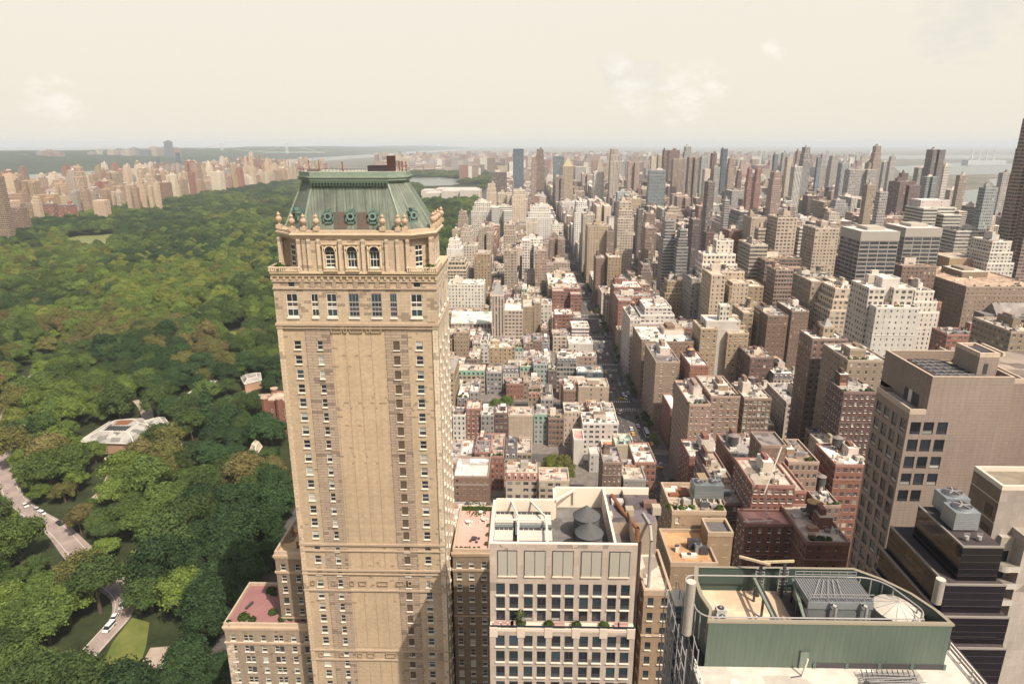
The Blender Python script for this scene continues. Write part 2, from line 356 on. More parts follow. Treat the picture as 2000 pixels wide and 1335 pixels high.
# ------------------------------------------------------------------ windows
def window_mesh(name, frame, panes, rails=(.5,), mull=(), sill=True):
    mb = MB(); t = .055
    def bx(x0, x1, y0, y1, z0, z1, mt): mb.box(x0, x1, y0, y1, z0, z1, mt, (.5, .5, .5), bottom=True)
    bx(-.5, -.5 + t, -.05, .02, 0, 1, frame); bx(.5 - t, .5, -.05, .02, 0, 1, frame); bx(-.5 + t, .5 - t, -.05, .02, 1 - t, 1, frame); bx(-.5 + t, .5 - t, -.05, .02, 0, t, frame)
    for r in rails: bx(-.5 + t, .5 - t, -.045, .015, r - t / 2, r + t / 2, frame)
    for r in mull: bx(r - t / 3, r + t / 3, -.04, .01, t, 1 - t, frame)
    if sill: bx(-.56, .56, -.42, -.06, -.07, -.002, 'frame_white')
    zs = [t] + list(rails) + [1 - t]
    for i in range(len(zs) - 1):
        mb.face([(-.45, 0, zs[i]), (.45, 0, zs[i]), (.45, 0, zs[i + 1]), (-.45, 0, zs[i + 1])], panes[i % len(panes)])
    return mb
WPROTO = {}
def proto(key, *a, **k):
    mb = window_mesh(key, *a, **k); WPROTO[key] = (mb, mb.mesh('window_' + key))
proto('sash0', 'frame_white', ['glass_dark', 'glass_dark']); proto('sash1', 'frame_white', ['glass_dark', 'glass_blind'])
proto('sash2', 'frame_white', ['glass_teal', 'glass_teal']); proto('sash3', 'frame_white', ['glass_blind', 'glass_blind'])
proto('sash4', 'frame_white', ['glass_teal', 'glass_blind'])
proto('dark0', 'frame_dark', ['glass_dark', 'glass_teal'], rails=(.25,)); proto('dark1', 'frame_dark', ['glass_dark', 'glass_dark'], rails=(.25,), mull=(0,))
proto('dark2', 'frame_dark', ['glass_teal', 'glass_dark'], rails=(.3,)); proto('mull0', 'frame_white', ['glass_dark', 'glass_dark'], rails=(.22, .5, .74), mull=(0,))
proto('mull1', 'frame_white', ['glass_dark', 'glass_teal'], rails=(.5,), mull=(-.17, .17)); proto('bronze0', 'frame_dark', ['glass_dark'], rails=(.16,), sill=False)
proto('bronze1', 'frame_dark', ['glass_blind', 'glass_dark'], rails=(.3,), sill=False); proto('tallw', 'frame_grey', ['glass_dark', 'frame_dark', 'glass_dark', 'glass_teal'], rails=(.24, .42, .62), mull=(-.17, .17), sill=True); proto('tallx', 'frame_white', ['glass_teal', 'frame_dark', 'frame_dark', 'glass_dark'], rails=(.34, .42, .62), mull=(0,), sill=True)
proto('blind', 'bark', ['bark'], rails=(), sill=True)
SETS = {'sash': ['sash0', 'sash1', 'sash2', 'sash0', 'sash3', 'sash4', 'sash0'], 'dark': ['dark0', 'dark1', 'dark2', 'dark0'], 'bronze': ['bronze0', 'bronze0', 'bronze1'],
        'mull': ['mull0', 'mull1'], 'blind': ['blind'], 'tall': ['tallw', 'tallx'], 'dim': ['sash0', 'sash0', 'sash2', 'dark0']}
def place_windows(root, wins, rng, cap=100):
    org = Vector(ORG[root.name])
    # wins: (x, y, z, rotz, w, h, set)
    wins = sorted(wins, key=lambda w: -(F / proj(w[0], w[1], w[2])[2]) * w[4] * (1.0 if abs(w[3]) < .1 else .35))
    rest = MB()
    for i, (x, y, z, rz, w, h, st) in enumerate(wins):
        key = rng.choice(SETS[st]); mb, me = WPROTO[key]
        if i < cap:
            o = bpy.data.objects.new('window', me); scene.collection.objects.link(o); o.parent = root
            o.location = Vector((x, y, z)) - org; o.rotation_euler = (0, 0, rz); o.scale = (w, 1, h)
        else:
            c, s = math.cos(rz), math.sin(rz); t = MB(); t.f = mb.f; t.m = mb.m; t.uv = mb.uv; t.c = mb.c
            t.v = [(x + c * a * w - s * b_, y + s * a * w + c * b_, z + d * h) for a, b_, d in mb.v]; rest.merge(t)
    if rest.f:
        o = rest.build('window', root); o['kind'] = 'stuff'
def wall_holes(mb, a, d, length, z0, z1, holes, mat, col, depth=.3, wins=None, wset='sash', inset=.16):
    # a: start point, d: unit direction (outward normal to the right), holes: (u0, u1, h0, h1)
    us = sorted({0.0, length} | {h[0] for h in holes} | {h[1] for h in holes}); zs = sorted({z0, z1} | {h[2] for h in holes} | {h[3] for h in holes})
    nx, ny = d[1], -d[0]
    P = lambda u, z, k=0.0: (a[0] + d[0] * u - nx * k, a[1] + d[1] * u - ny * k, z)
    hs = set()
    for h in holes: hs.add((round(h[0], 4), round(h[2], 4)))
    for j in range(len(zs) - 1):
        za, zb = zs[j], zs[j + 1]; zm = (za + zb) / 2; act = [h for h in holes if h[2] < zm < h[3]]
        run = None
        for i in range(len(us) - 1):
            um = (us[i] + us[i + 1]) / 2
            if any(h[0] < um < h[1] for h in act):
                if run is not None: mb.face([P(run, za), P(us[i], za), P(us[i], zb), P(run, zb)], mat, [(run, za), (us[i], za), (us[i], zb), (run, zb)], col); run = None
            elif run is None: run = us[i]
        if run is not None: mb.face([P(run, za), P(us[-1], za), P(us[-1], zb), P(run, zb)], mat, [(run, za), (us[-1], za), (us[-1], zb), (run, zb)], col)
    rz = math.atan2(d[1], d[0])
    for h in holes:
        u0, u1, h0, h1 = h[:4]
        mb.face([P(u0, h0), P(u0, h0, depth), P(u0, h1, depth), P(u0, h1)], 'masonry', None, col); mb.face([P(u1, h0, depth), P(u1, h0), P(u1, h1), P(u1, h1, depth)], 'masonry', None, col)
        mb.face([P(u0, h1), P(u0, h1, depth), P(u1, h1, depth), P(u1, h1)], 'masonry', None, col); mb.face([P(u0, h0, depth), P(u0, h0), P(u1, h0), P(u1, h0, depth)], 'masonry', None, col)
        if wins is not None:
            c = P((u0 + u1) / 2, h0, inset); wins.append((c[0], c[1], h0 + .0, rz, u1 - u0, h1 - h0, h[4] if len(h) > 4 else wset))
def arc(cx, cy, r, a0, a1, n): return [(cx + r * math.cos(a0 + (a1 - a0) * i / n), cy + r * math.sin(a0 + (a1 - a0) * i / n)) for i in range(n + 1)]
# ------------------------------------------------------------------ reusable rooftop pieces
def water_tank(x, y, z, r, h, col=(.10, .08, .075), roofc=(.30, .20, .11), legs=2.2, mat='tank_wood'):
    mb = MB()
    for k in range(4):
        a = math.pi / 4 + k * math.pi / 2; mb.bar((x + r * .7 * math.cos(a), y + r * .7 * math.sin(a), z), (x + r * .7 * math.cos(a), y + r * .7 * math.sin(a), z + legs), .25, 'frame_dark')
    mb.cyl(x, y, z + legs, z + legs + h, r, r * .96, 16, mat, col)
    for k in range(4): mb.cyl(x, y, z + legs + h * (.12 + .25 * k), z + legs + h * (.12 + .25 * k) + .08, r * 1.015, None, 16, 'frame_dark', cap=False)
    mb.cyl(x, y, z + legs + h, z + legs + h + r * .55, r * 1.07, .05, 16, 'masonry', roofc, cap=False)
    return mb
def ac_unit(x, y, z, w=1.6, d=1.2, h=1.2, col=(.42, .41, .38)):
    mb = MB(); mb.box(x - w / 2, x + w / 2, y - d / 2, y + d / 2, z + .2, z + h, 'smooth', col); mb.box(x - w / 2 + .1, x + w / 2 - .1, y - d / 2 + .1, y + d / 2 - .1, z, z + .2, 'frame_dark')
    mb.cyl(x, y, z + h, z + h + .12, min(w, d) * .4, None, 14, 'frame_dark', top='frame_dark')
    mb.cyl(x, y, z + h + .1, z + h + .16, min(w, d) * .1, None, 8, 'smooth', (.5, .5, .48)); return mb
def tower_cooler(x0, x1, y0, y1, z, h, fans=1, col=(.33, .35, .35)):
    mb = MB(); mb.box(x0, x1, y0, y1, z + .3, z + h, 'metal', col)
    n = 5
    for i in range(n): mb.box(x0 - .03, x1 + .03, y0 - .03, y1 + .03, z + h * (.12 + i * .11), z + h * (.12 + i * .11) + .07, 'frame_grey')
    for i in range(fans):
        cx_ = x0 + (x1 - x0) * (i + .5) / fans; cy_ = (y0 + y1) / 2; r = min((x1 - x0) / fans, y1 - y0) * .42
        mb.cyl(cx_, cy_, z + h, z + h + .5, r, r * .94, 20, 'metal', col, top='frame_dark')
        for k in range(5):
            a = k * 2 * math.pi / 5; mb.bar((cx_, cy_, z + h + .53), (cx_ + r * .88 * math.cos(a), cy_ + r * .88 * math.sin(a), z + h + .55), .22, 'frame_grey')
    return mb
def urn(x, y, z, s=1.0):
    mb = MB(); mb.box(x - .55 * s, x + .55 * s, y - .55 * s, y + .55 * s, z, z + .7 * s, 'stone', (.42, .32, .22))
    mb.lathe(x, y, z + .7 * s, [(.28 * s, 0), (.22 * s, .25 * s), (.62 * s, .9 * s), (.66 * s, 1.25 * s), (.3 * s, 1.7 * s), (.34 * s, 1.9 * s), (.42 * s, 2.05 * s), (.2 * s, 2.3 * s), (.05 * s, 2.6 * s)], 12, 'stone', (.40, .28, .19)); return mb
# ------------------------------------------------------------------ 1  the copper-roofed hotel tower
def hotel_tower():
    rng = random.Random(3); Y0 = 130.0
    X = lambda x, y: at(x, y, Y0)[0]; Z = lambda y: at(700, y, Y0)[1]
    xl, xr = X(546, 680), X(857, 680); W = xr - xl; D = 19.5; Y1 = Y0 + D
    T = thing('hotel_tower', 'tall tan brick and limestone tower with a green copper mansard roof, beside the park', 'tower', ((xl + xr) / 2, Y0 + D / 2, 0))
    brick = (.40, .305, .205); lime = (.43, .332, .232); lime2 = (.345, .262, .192)
    zt = Z(519) - 1.75; zb1 = Z(632)                      # terrace cornice and the belt under the ashlar zone
    wins = []
    rowz = [Z(703) - i * 3.17 for i in range(-2, 38)]; rowz = [z for z in rowz if z > 25]
    cols = {1: X(584, 703), 2: X(628, 703), 3: X(776, 703), 4: X(820, 703)}
    u = lambda x: x - xl
    # vertical strips: (x0, x1, proud, material, colour, window column)
    q = 1.15
    strips = [(xl, xl + q, .30, 'quoin', (.50, .385, .265), None), (xl + q, X(601, 703), .0, 'brickwork', brick, 1), (X(601, 703), X(649, 703), .12, 'rustic', lime2, 2),
              (X(649, 703), X(755, 703), .0, 'brickwork', brick, None), (X(755, 703), X(799, 703), .12, 'rustic', lime2, 3), (X(799, 703), xr - q, .0, 'brickwork', brick, 4), (xr - q, xr, .30, 'quoin', (.55, .45, .33), None)]
    fac = MB()
    for (a, c, pr, mt, cl, wc) in strips:
        holes = []
        if wc:
            for i, z in enumerate(rowz):
                if z + 1.8 > zb1 - 1.2: continue
                w = {1: 1.45, 2: 1.1, 3: 1.3, 4: 1.45}[wc]; cxw = cols[wc]
                st = 'sash' if wc != 3 else ('blind' if z > 48 else 'sash')
                holes.append((cxw - w / 2 - a, cxw + w / 2 - a, z - .95, z + .95, st))
        fc = MB(); wall_holes(fc, (a, Y0 - pr), (1, 0), c - a, 0, zb1, holes, mt, cl, .32, wins)
        fac.merge(fc)
        fac.wall((a, Y0 + .35), (a, Y0 - pr), 0, zb1, mt, cl); fac.wall((c, Y0 - pr), (c, Y0 + .35), 0, zb1, mt, cl)
    # ashlar zone with the tall windows, up to the terrace cornice
    tall = [(572, 2.3), (616, 1.35), (649, 2.05), (692, 2.05), (736, 2.05), (769, 1.35), (814, 2.3)]
    holes = []
    for (px, w) in tall:
        cxw = X(px, 600) - xl; z0 = Z(619); z1 = Z(572)
        holes.append((cxw - w / 2, cxw + w / 2, z0, z1, 'tall'))
    for px in (569, 814):
        cxw = X(px, 550) - xl; holes.append((cxw - .65, cxw + .65, Z(560), Z(547), 'dark'))
    fc = MB(); wall_holes(fc, (xl, Y0 - .1), (1, 0), W, zb1, zt, holes, 'ashlar', lime, .35, wins); fac.merge(fc)
    # east and west flanks
    for side in (0, 1):
        a = (xr, Y0) if side == 0 else (xl, Y1); d = (0, 1) if side == 0 else (0, -1); holes = []
        for k in range(4):
            for z in rowz:
                if z + 1.8 > zb1 - 1.2: continue
                c_ = D * (k + .5) / 4; holes.append((c_ - .65, c_ + .65, z - .95, z + .95, 'sash'))
        fc = MB(); wall_holes(fc, a, d, D, 0, zb1, holes, 'quoin', (.55, .45, .33), .3, wins if side == 0 else None); fac.merge(fc)
        holes = [(D * (k + .5) / 4 - .9, D * (k + .5) / 4 + .9, Z(619), Z(575), 'tall') for k in range(4)]
        fc = MB(); wall_holes(fc, a, d, D, zb1, zt, holes, 'ashlar', (.55, .45, .33), .3, wins if side == 0 else None); fac.merge(fc)
    fac.wall((xr, Y1), (xl, Y1), 0, zt, 'brickwork', brick)
    fac.box(xl + .5, xr - .5, Y0 + .5, Y1 - .5, 0, zt - .3, 'masonry', (.05, .045, .04))
    fac.build('facade', T)
    # the long blank panels, with their joints, between the two rustic strips
    bp = MB(); px0, px1 = X(653, 703), X(752, 703); n = 4; gw = (px1 - px0) / n
    for (ya, yb) in ((651, 1061), (1078, 1110), (1155, 1262), (1290, 1400)):
        for i in range(n):
            bp.box(px0 + i * gw + .07, px0 + (i + 1) * gw - .07, Y0 - .09, Y0 + .02, Z(yb), Z(ya), 'brickwork', (.415, .312, .204))
    bp.build('brick_panel', T)
    # belts and cornices
    co = MB()
    def belt(zc, h, pr, col=(.37, .285, .205)): (bc := MB()).box(xl - pr, xr + pr, Y0 - .3 - pr, Y1 + pr, zc - h / 2, zc + h / 2, 'stone', col, bottom=True); bc.build('belt_course', T)
    for y, h, pr in ((1062, .45, .10), (1074, .25, .06), (1112, .4, .10), (1119, .2, .12), (1151, .35, .10), (1268, .4, .10), (1286, .35, .08), (633, .5, .22), (640, .22, .14), (537, .35, .15), (549, .25, .06), (563, .3, .08)):
        belt(Z(y), h, pr)
    z = zt
    for h, pr in ((.35, .05), (.35, .15), (.4, .28)): co.box(xl - pr, xr + pr, Y0 - .3 - pr, Y1 + pr, z - .45, z - .45 + h, 'stone', (.52, .40, .26), bottom=True); z += h
    n = 26
    for i in range(n + 1):
        xx = xl + W * i / n; co.box(xx - .2, xx + .2, Y0 - .5, Y0 - .25, zt - 1.0, zt - .45, 'stone', (.42, .32, .2), bottom=True)
    co.build('cornice', T)
    # square carved panels of the belts
    cp = MB()
    def sq(px, py, w, h):
        xx = X(px, py); zz = Z(py); t = .14
        cp.box(xx - w / 2, xx + w / 2, Y0 - .42, Y0 - .2, zz + h / 2 - t, zz + h / 2, 'stone', (.33, .25, .17), bottom=True); cp.box(xx - w / 2, xx + w / 2, Y0 - .42, Y0 - .2, zz - h / 2, zz - h / 2 + t, 'stone', (.33, .25, .17), bottom=True)
        cp.box(xx - w / 2, xx - w / 2 + t, Y0 - .42, Y0 - .2, zz - h / 2 + t, zz + h / 2 - t, 'stone', (.33, .25, .17)); cp.box(xx + w / 2 - t, xx + w / 2, Y0 - .42, Y0 - .2, zz - h / 2 + t, zz + h / 2 - t, 'stone', (.33, .25, .17))
    for px, w in ((657, 2.2), (674, .8), (696, 2.6), (719, .8), (735, 2.2)): sq(px, 642, w, 1.4)
    for yy, dx in ((1136, 44), (1276, 60)):
        for px, w in ((568 + dx, .9), (608 + dx, .9), (644 + dx, 1.0), (665 + dx, 1.7), (704 + dx, 2.4), (738 + dx, 1.7), (757 + dx, .9), (800 + dx, .9)): sq(px, yy, w, 1.25)
    for i in range(11):
        px = 590 + i * 21; xx = X(px, 556); zz = Z(556); cp.box(xx - .42, xx + .42, Y0 - .3, Y0 - .05, zz - .5, zz + .5, 'stone', (.30, .23, .16), bottom=True)
    cp.build('carved_panel', T)
    # octagonal top storey behind the corner terraces
    ch = 5.6; zt2 = Z(455)
    def octo(m, k, f=0.0): return [(xl - m + k, Y0 - m - f), (xr + m - k, Y0 - m - f), (xr + m, Y0 - m - f + k), (xr + m, Y1 + m - k), (xr + m - k, Y1 + m), (xl - m + k, Y1 + m), (xl - m, Y1 + m - k), (xl - m, Y0 - m - f + k)]
    Ya = Y0 - 1.0
    base = octo(-.9, ch, 1.0); up = MB(); wz = zt + .3
    for i in range(8):
        a, c = base[i], base[(i + 1) % 8]; l = math.hypot(c[0] - a[0], c[1] - a[1]); d = ((c[0] - a[0]) / l, (c[1] - a[1]) / l); holes = []
        if i == 0:
            for px in (644, 687, 731): cxw = at(px, 500, Ya + .6)[0] - a[0]; holes.append((cxw - .95, cxw + .95, Z(524) + .2, Z(490), 'mull'))
        elif i in (1, 7): holes.append((l / 2 - .9, l / 2 + .9, wz + .8, wz + 5.4, 'mull'))
        elif i == 2: holes = [(l * (k + .5) / 3 - .9, l * (k + .5) / 3 + .9, wz + 1.2, wz + 5.2, 'mull') for k in range(3)]
        wall_holes(up, a, d, l, wz, zt2 - 1.2, holes, 'ashlar', lime, .4, wins if i in (0, 1, 2, 7) else None)
    up.build('top_storey', T)
    ar = MB()   # round heads and hoods of the three arched windows
    for px in (644, 687, 731):
        xx = at(px, 490, Ya + .6)[0]; zz = Z(490)
        pts = arc(xx, zz, .95, 0, math.pi, 10); ar.face([(p, Ya + .55, q_) for p, q_ in reversed(pts)], 'glass_dark')
        for i in range(10):
            a0, a1 = math.pi * i / 10, math.pi * (i + 1) / 10
            o = [(xx + r * math.cos(t), zz + r * math.sin(t)) for r, t in ((.95, a0), (1.3, a0), (1.3, a1), (.95, a1))]
            ar.face([(p, Ya + .35, q_) for p, q_ in reversed(o)], 'stone', None, (.58, .46, .3)); o2 = [o[1], o[2]]
            ar.face([(o2[0][0], Ya + .6, o2[0][1]), (o2[0][0], Ya + .35, o2[0][1]), (o2[1][0], Ya + .35, o2[1][1]), (o2[1][0], Ya + .6, o2[1][1])], 'stone', None, (.58, .46, .3))
        ar.box(xx - 1.5, xx + 1.5, Ya + .15, Ya + .62, zz + 1.35, zz + 1.6, 'stone', (.5, .38, .25), bottom=True); ar.box(xx - 1.4, xx + 1.4, Ya + .1, Ya + .62, Z(529), Z(529) + .3, 'stone', (.5, .38, .25), bottom=True)
        for k in (-1.25, 1.25): ar.box(xx + k - .16, xx + k + .16, Ya + .35, Ya + .62, Z(524), zz + 1.3, 'stone', (.56, .44, .29))
    ar.build('arched_window', T)
    pi_ = MB()   # pilasters of the projecting bay, plus the loggia piers standing on the corners
    for px in (583, 603, 622, 664, 709, 755, 776, 796):
        xx = at(px, 490, Ya + .5)[0]; (pi_ := MB()).box(xx - .34, xx + .34, Ya + .45, Ya + .95, wz, zt2 - 1.2, 'ashlar', (.50, .395, .285)); pi_.build('pilaster', T)
    for xx in (xl + 1.2, xr - 1.2):
        pi_ = MB()
        s = 1 if xx < 0 and xx < (xl + xr) / 2 else -1
        for yy in (Ya + 4.2, ): pi_.box(xx - .5, xx + .5, yy - .5, yy + .5, wz, zt2 - 1.2, 'ashlar', (.50, .39, .28))
        pi_.build('pilaster', T)
    en = MB(); zz = zt2 - 1.2
    for h, m_, cl in ((.5, -.7, lime), (.35, -.45, (.54, .43, .3)), (.3, -.15, (.56, .45, .32)), (.5, -.45, lime)): en.prism(octo(m_, 4.4 + m_ * .3, .9), zz, zz + h, 'stone', cl, bottom=True); zz += h
    en.build('entablature', T); zroof = zz
    for sx in (0, 1):    # balustrades of the corner terraces
        ba = MB()
        x0 = xl - .35 if sx == 0 else xr - ch - .2; x1 = xl + ch + .2 if sx == 0 else xr + .35
        ba.box(x0, x1, Y0 - .8, Y0 - .55, zt + 1.4, zt + 1.62, 'stone', (.58, .46, .32), bottom=True)
        for i in range(15): xx = x0 + (x1 - x0) * (i + .5) / 15; ba.box(xx - .1, xx + .1, Y0 - .77, Y0 - .58, zt + .68, zt + 1.4, 'stone', (.55, .43, .3))
        xe = xl - .4 if sx == 0 else xr + .15; ba.box(xe, xe + .25, Y0 - .7, Y0 + ch + 1, zt + .66, zt + 1.6, 'stone', (.46, .36, .25))
        ba.build('balustrade', T)
    gd = MB()
    for sx, nn in ((xl + 1.6, 60), (xr - 1.4, 45)): gd.clump(sx, Y0 + .6, zt + 1.1, 1.6, 1.2, nn, rng, .35)
    gd.build('terrace_shrub', T)
    ur = [(xl + .9, Y0 + 4.2), (xl + 4.9, Y0 + .1), (X(588, 455) + .6, Y0 + 0), (X(619, 455), Y0 - .05), (X(748, 455), Y0 - .05), (X(778, 455), Y0), (X(793, 455) - .2, Y0 + .1), (xr - .9, Y0 + 4.4), (xr - .8, Y0 + 7.0), (xr - .8, Y0 + 11), (xr - .8, Y1 - 3)]
    for (x, y) in ur: urn(x, y, zroof).build('urn', T)
    # mansard
    z0 = zroof + .05; z1 = Z(362) ; zc = Z(352)
    b0 = octo(-1.3, 5.2); tl, tr = at(587, 362, Y0 + 7)[0] + .4, at(803, 362, Y0 + 12)[0] - .5
    def octr(x0, x1, y0, y1, k): return [(x0 + k, y0), (x1 - k, y0), (x1, y0 + k), (x1, y1 - k), (x1 - k, y1), (x0 + k, y1), (x0, y1 - k), (x0, y0 + k)]
    zf = lambda yy: at(700, yy, Y0 + 4.5)[1]
    z1 = zf(356); t0 = octr(tl, tr, Y0 + 4.2, Y1 - 4.2, 2.9)
    ro = MB(); ro.prism(b0, z0, z1, 'copper', lime, taper=t0); roof = ro.build('mansard_roof', T)
    rg = MB()
    for i in (0, 1, 2, 7): (rg := MB()).bar((b0[i][0], b0[i][1], z0), (t0[i][0], t0[i][1], z1), .3, 'masonry', (.24, .29, .22)); rg.build('ridge', T)
    L_ = 8.6
    for fx_ in (.333, .667):
        a = (b0[0][0] + (b0[1][0] - b0[0][0]) * fx_, b0[0][1], z0); c = (t0[0][0] + (t0[1][0] - t0[0][0]) * fx_, t0[0][1], z1); rg = MB(); rg.bar(a, c, .16, 'masonry', (.08, .10, .08)); rg.build('seam', T)
    pass
    brown = (.10, .075, .06)   # replaced brown sheets at the foot
    sl_ = (t0[0][1] - b0[0][1]) / (z1 - z0)
    for px0_, px1_ in ((652, 678), (697, 721)):
        br = MB(); xa, xb = at(px0_, 440, Y0 + 1.4)[0], at(px1_, 440, Y0 + 1.4)[0]; h0, h1 = z0 + .15, z0 + 3.3
        br.face([(xa, b0[0][1] + sl_ * (h0 - z0) - .06, h0), (xb, b0[0][1] + sl_ * (h0 - z0) - .06, h0), (xb, b0[0][1] + sl_ * (h1 - z0) - .06, h1), (xa, b0[0][1] + sl_ * (h1 - z0) - .06, h1)], 'copper', None)
        br.m[-1] = 'masonry'; br.c[-1] = brown; br.build('patch_panel', T)
    cr_ = MB(); oc = (.19, .235, .185)
    zz = z1
    for h, m_ in ((.35, .15), (.5, .55), (.25, .75), (.9, .45)): cr_.prism(octr(tl - m_, tr + m_, Y0 + 4.2 - m_, Y1 - 4.2 + m_, 2.9 + .3 * m_), zz, zz + h, 'masonry', oc, bottom=True, top='roofing', topcol=(.30, .30, .24)); zz += h
    n = 24
    for i in range(n + 1):
        xx = t0[0][0] + (t0[1][0] - t0[0][0]) * i / n; cr_.box(xx - .17, xx + .17, Y0 + 3.35, Y0 + 4.1, z1 - .75, z1 - .05, 'masonry', (.05, .07, .055), bottom=True); cr_.box(xx - .3, xx + .3, Y0 + 3.75, Y0 + 4.2, z1 - .05, z1 + .5, 'masonry', (.10, .14, .10), bottom=True)
    cr_.build('roof_cornice', T); zp = zz
    # oculus dormers
    def oculus(x, y, z, ang=0.0):
        mb = MB(); c, s = math.cos(ang), math.sin(ang)
        P = lambda a, b_, h: (x + c * a - s * b_, y + s * a + c * b_, z + h)
        N_ = 14
        for k in range(N_):
            a0, a1 = 2 * math.pi * k / N_, 2 * math.pi * (k + 1) / N_
            for (r0, r1, d0) in ((.42, .8, -.75), ):
                q4 = [(r0, a0), (r1, a0), (r1, a1), (r0, a1)]; mb.face([P(r * math.cos(t), d0, r * math.sin(t)) for r, t in reversed(q4)], 'masonry', None, (.15, .22, .185))
                mb.face([P(r1 * math.cos(a0), 1.6, r1 * math.sin(a0)), P(r1 * math.cos(a0), d0, r1 * math.sin(a0)), P(r1 * math.cos(a1), d0, r1 * math.sin(a1)), P(r1 * math.cos(a1), 1.6, r1 * math.sin(a1))], 'masonry', None, (.09, .14, .12))
        mb.face([P(.44 * math.cos(-2 * math.pi * k / N_ + 1), -.6, .44 * math.sin(-2 * math.pi * k / N_ + 1)) for k in range(N_)][::1], 'glass_dark')
        cl = (.10, .165, .14)
        for a, h, w, hh in ((0, 1.15, .55, .55), (-.85, .55, .3, .5), (.85, .55, .3, .5), (-.9, -.65, .28, .8), (.9, -.65, .28, .8), (0, -1.25, 1.3, .35)):
            pp = [P(a - w / 2, -.7, h - hh / 2), P(a + w / 2, -.7, h - hh / 2), P(a + w / 2, -.7, h + hh / 2), P(a - w / 2, -.7, h + hh / 2)]; qq = [P(a - w / 2, .6, h - hh / 2), P(a + w / 2, .6, h - hh / 2), P(a + w / 2, .6, h + hh / 2), P(a - w / 2, .6, h + hh / 2)]
            mb.face(pp, 'masonry', None, cl)
            for i in range(4): j = (i + 1) % 4; mb.face([pp[j], pp[i], qq[i], qq[j]], 'masonry', None, cl)
        return mb
    zo = at(686, 422, Y0 + 1.9)[1]; yo = b0[0][1] + sl_ * (zo - z0) - .1
    for px in (642, 686, 729): oculus(at(px, 422, yo)[0], yo, zo).build('dormer', T)
    fr = (zo - z0) / (z1 - z0)
    for (i, j, an) in ((1, 2, rad(45)), (7, 0, rad(-45))):
        m0 = [(b0[i][k] + b0[j][k]) / 2 for k in (0, 1)]; m1 = [(t0[i][k] + t0[j][k]) / 2 for k in (0, 1)]
        oculus(m0[0] + (m1[0] - m0[0]) * fr, m0[1] + (m1[1] - m0[1]) * fr, zo, an).build('dormer', T)
    # plant on the flat top
    e = MB(); xa = at(720, 330, Y0 + 8)[0]; xb = at(757, 330, Y0 + 8)[0]
    e.box(xa, xb, Y0 + 7, Y0 + 11, zp, zp + 1.1, 'masonry', (.035, .03, .035)); e.box(xb, xb + 1.5, Y0 + 7.5, Y0 + 9, zp, zp + 3.0, 'masonry', (.06, .03, .025)); e.build('chimney', T)
    for px, h in ((780, 1.9), (786, 1.8), (793, 1.9), (669, 1.9)):
        xx = at(px, 330, Y0 + 8)[0]; p_ = MB(); p_.cyl(xx, Y0 + 8, zp, zp + h, .14, None, 8, 'rust'); p_.build('vent_pipe', T)
    a = MB(); xx = at(605, 330, Y0 + 8)[0]
    a.box(xx - .2, xx + 1.9, Y0 + 7, Y0 + 9, zp, zp + .3, 'masonry', (.1, .09, .08))
    for k in (0, 2.0): a.bar((xx + k - .1, Y0 + 8, zp), (xx + k - .1, Y0 + 8, zp + 2.2), .14, 'rust')
    a.bar((xx - .8, Y0 + 8, zp + 1.7), (xx + 2.1, Y0 + 8, zp + 2.2), .12, 'frame_grey'); a.bar((xx + .2, Y0 + 7.5, zp), (xx + .9, Y0 + 8, zp + 3), .12, 'frame_grey'); a.build('equipment_frame', T)
    ra = MB()
    for k in range(30): xk = tl + (tr - tl) * k / 29; ra.bar((xk, Y0 + 4.2, zp), (xk, Y0 + 4.2, zp + .55), .05, 'frame_dark')
    ra.bar((tl, Y0 + 4.2, zp + .55), (tr, Y0 + 4.2, zp + .55), .06, 'frame_dark'); ra.build('railing', T)
    place_windows(T, wins, rng)
    # three wings around the foot of the tower: separate blocks
    wing((437, 605, 1222), 135.5, 16, 'brown brick wing with pink roof terrace and dark shrubs, left foot of the copper-roofed tower', 'terrace', 21)
    wing((536, 603, 1083), 137.5, 24, 'narrow brown brick wing with a tan roof, left of the copper-roofed tower', 'plain', 22)
    wing((884, 957, 1078), 137.0, 20, 'brown brick wing with pink terrace, tables and planters, right of the copper-roofed tower', 'party', 23)
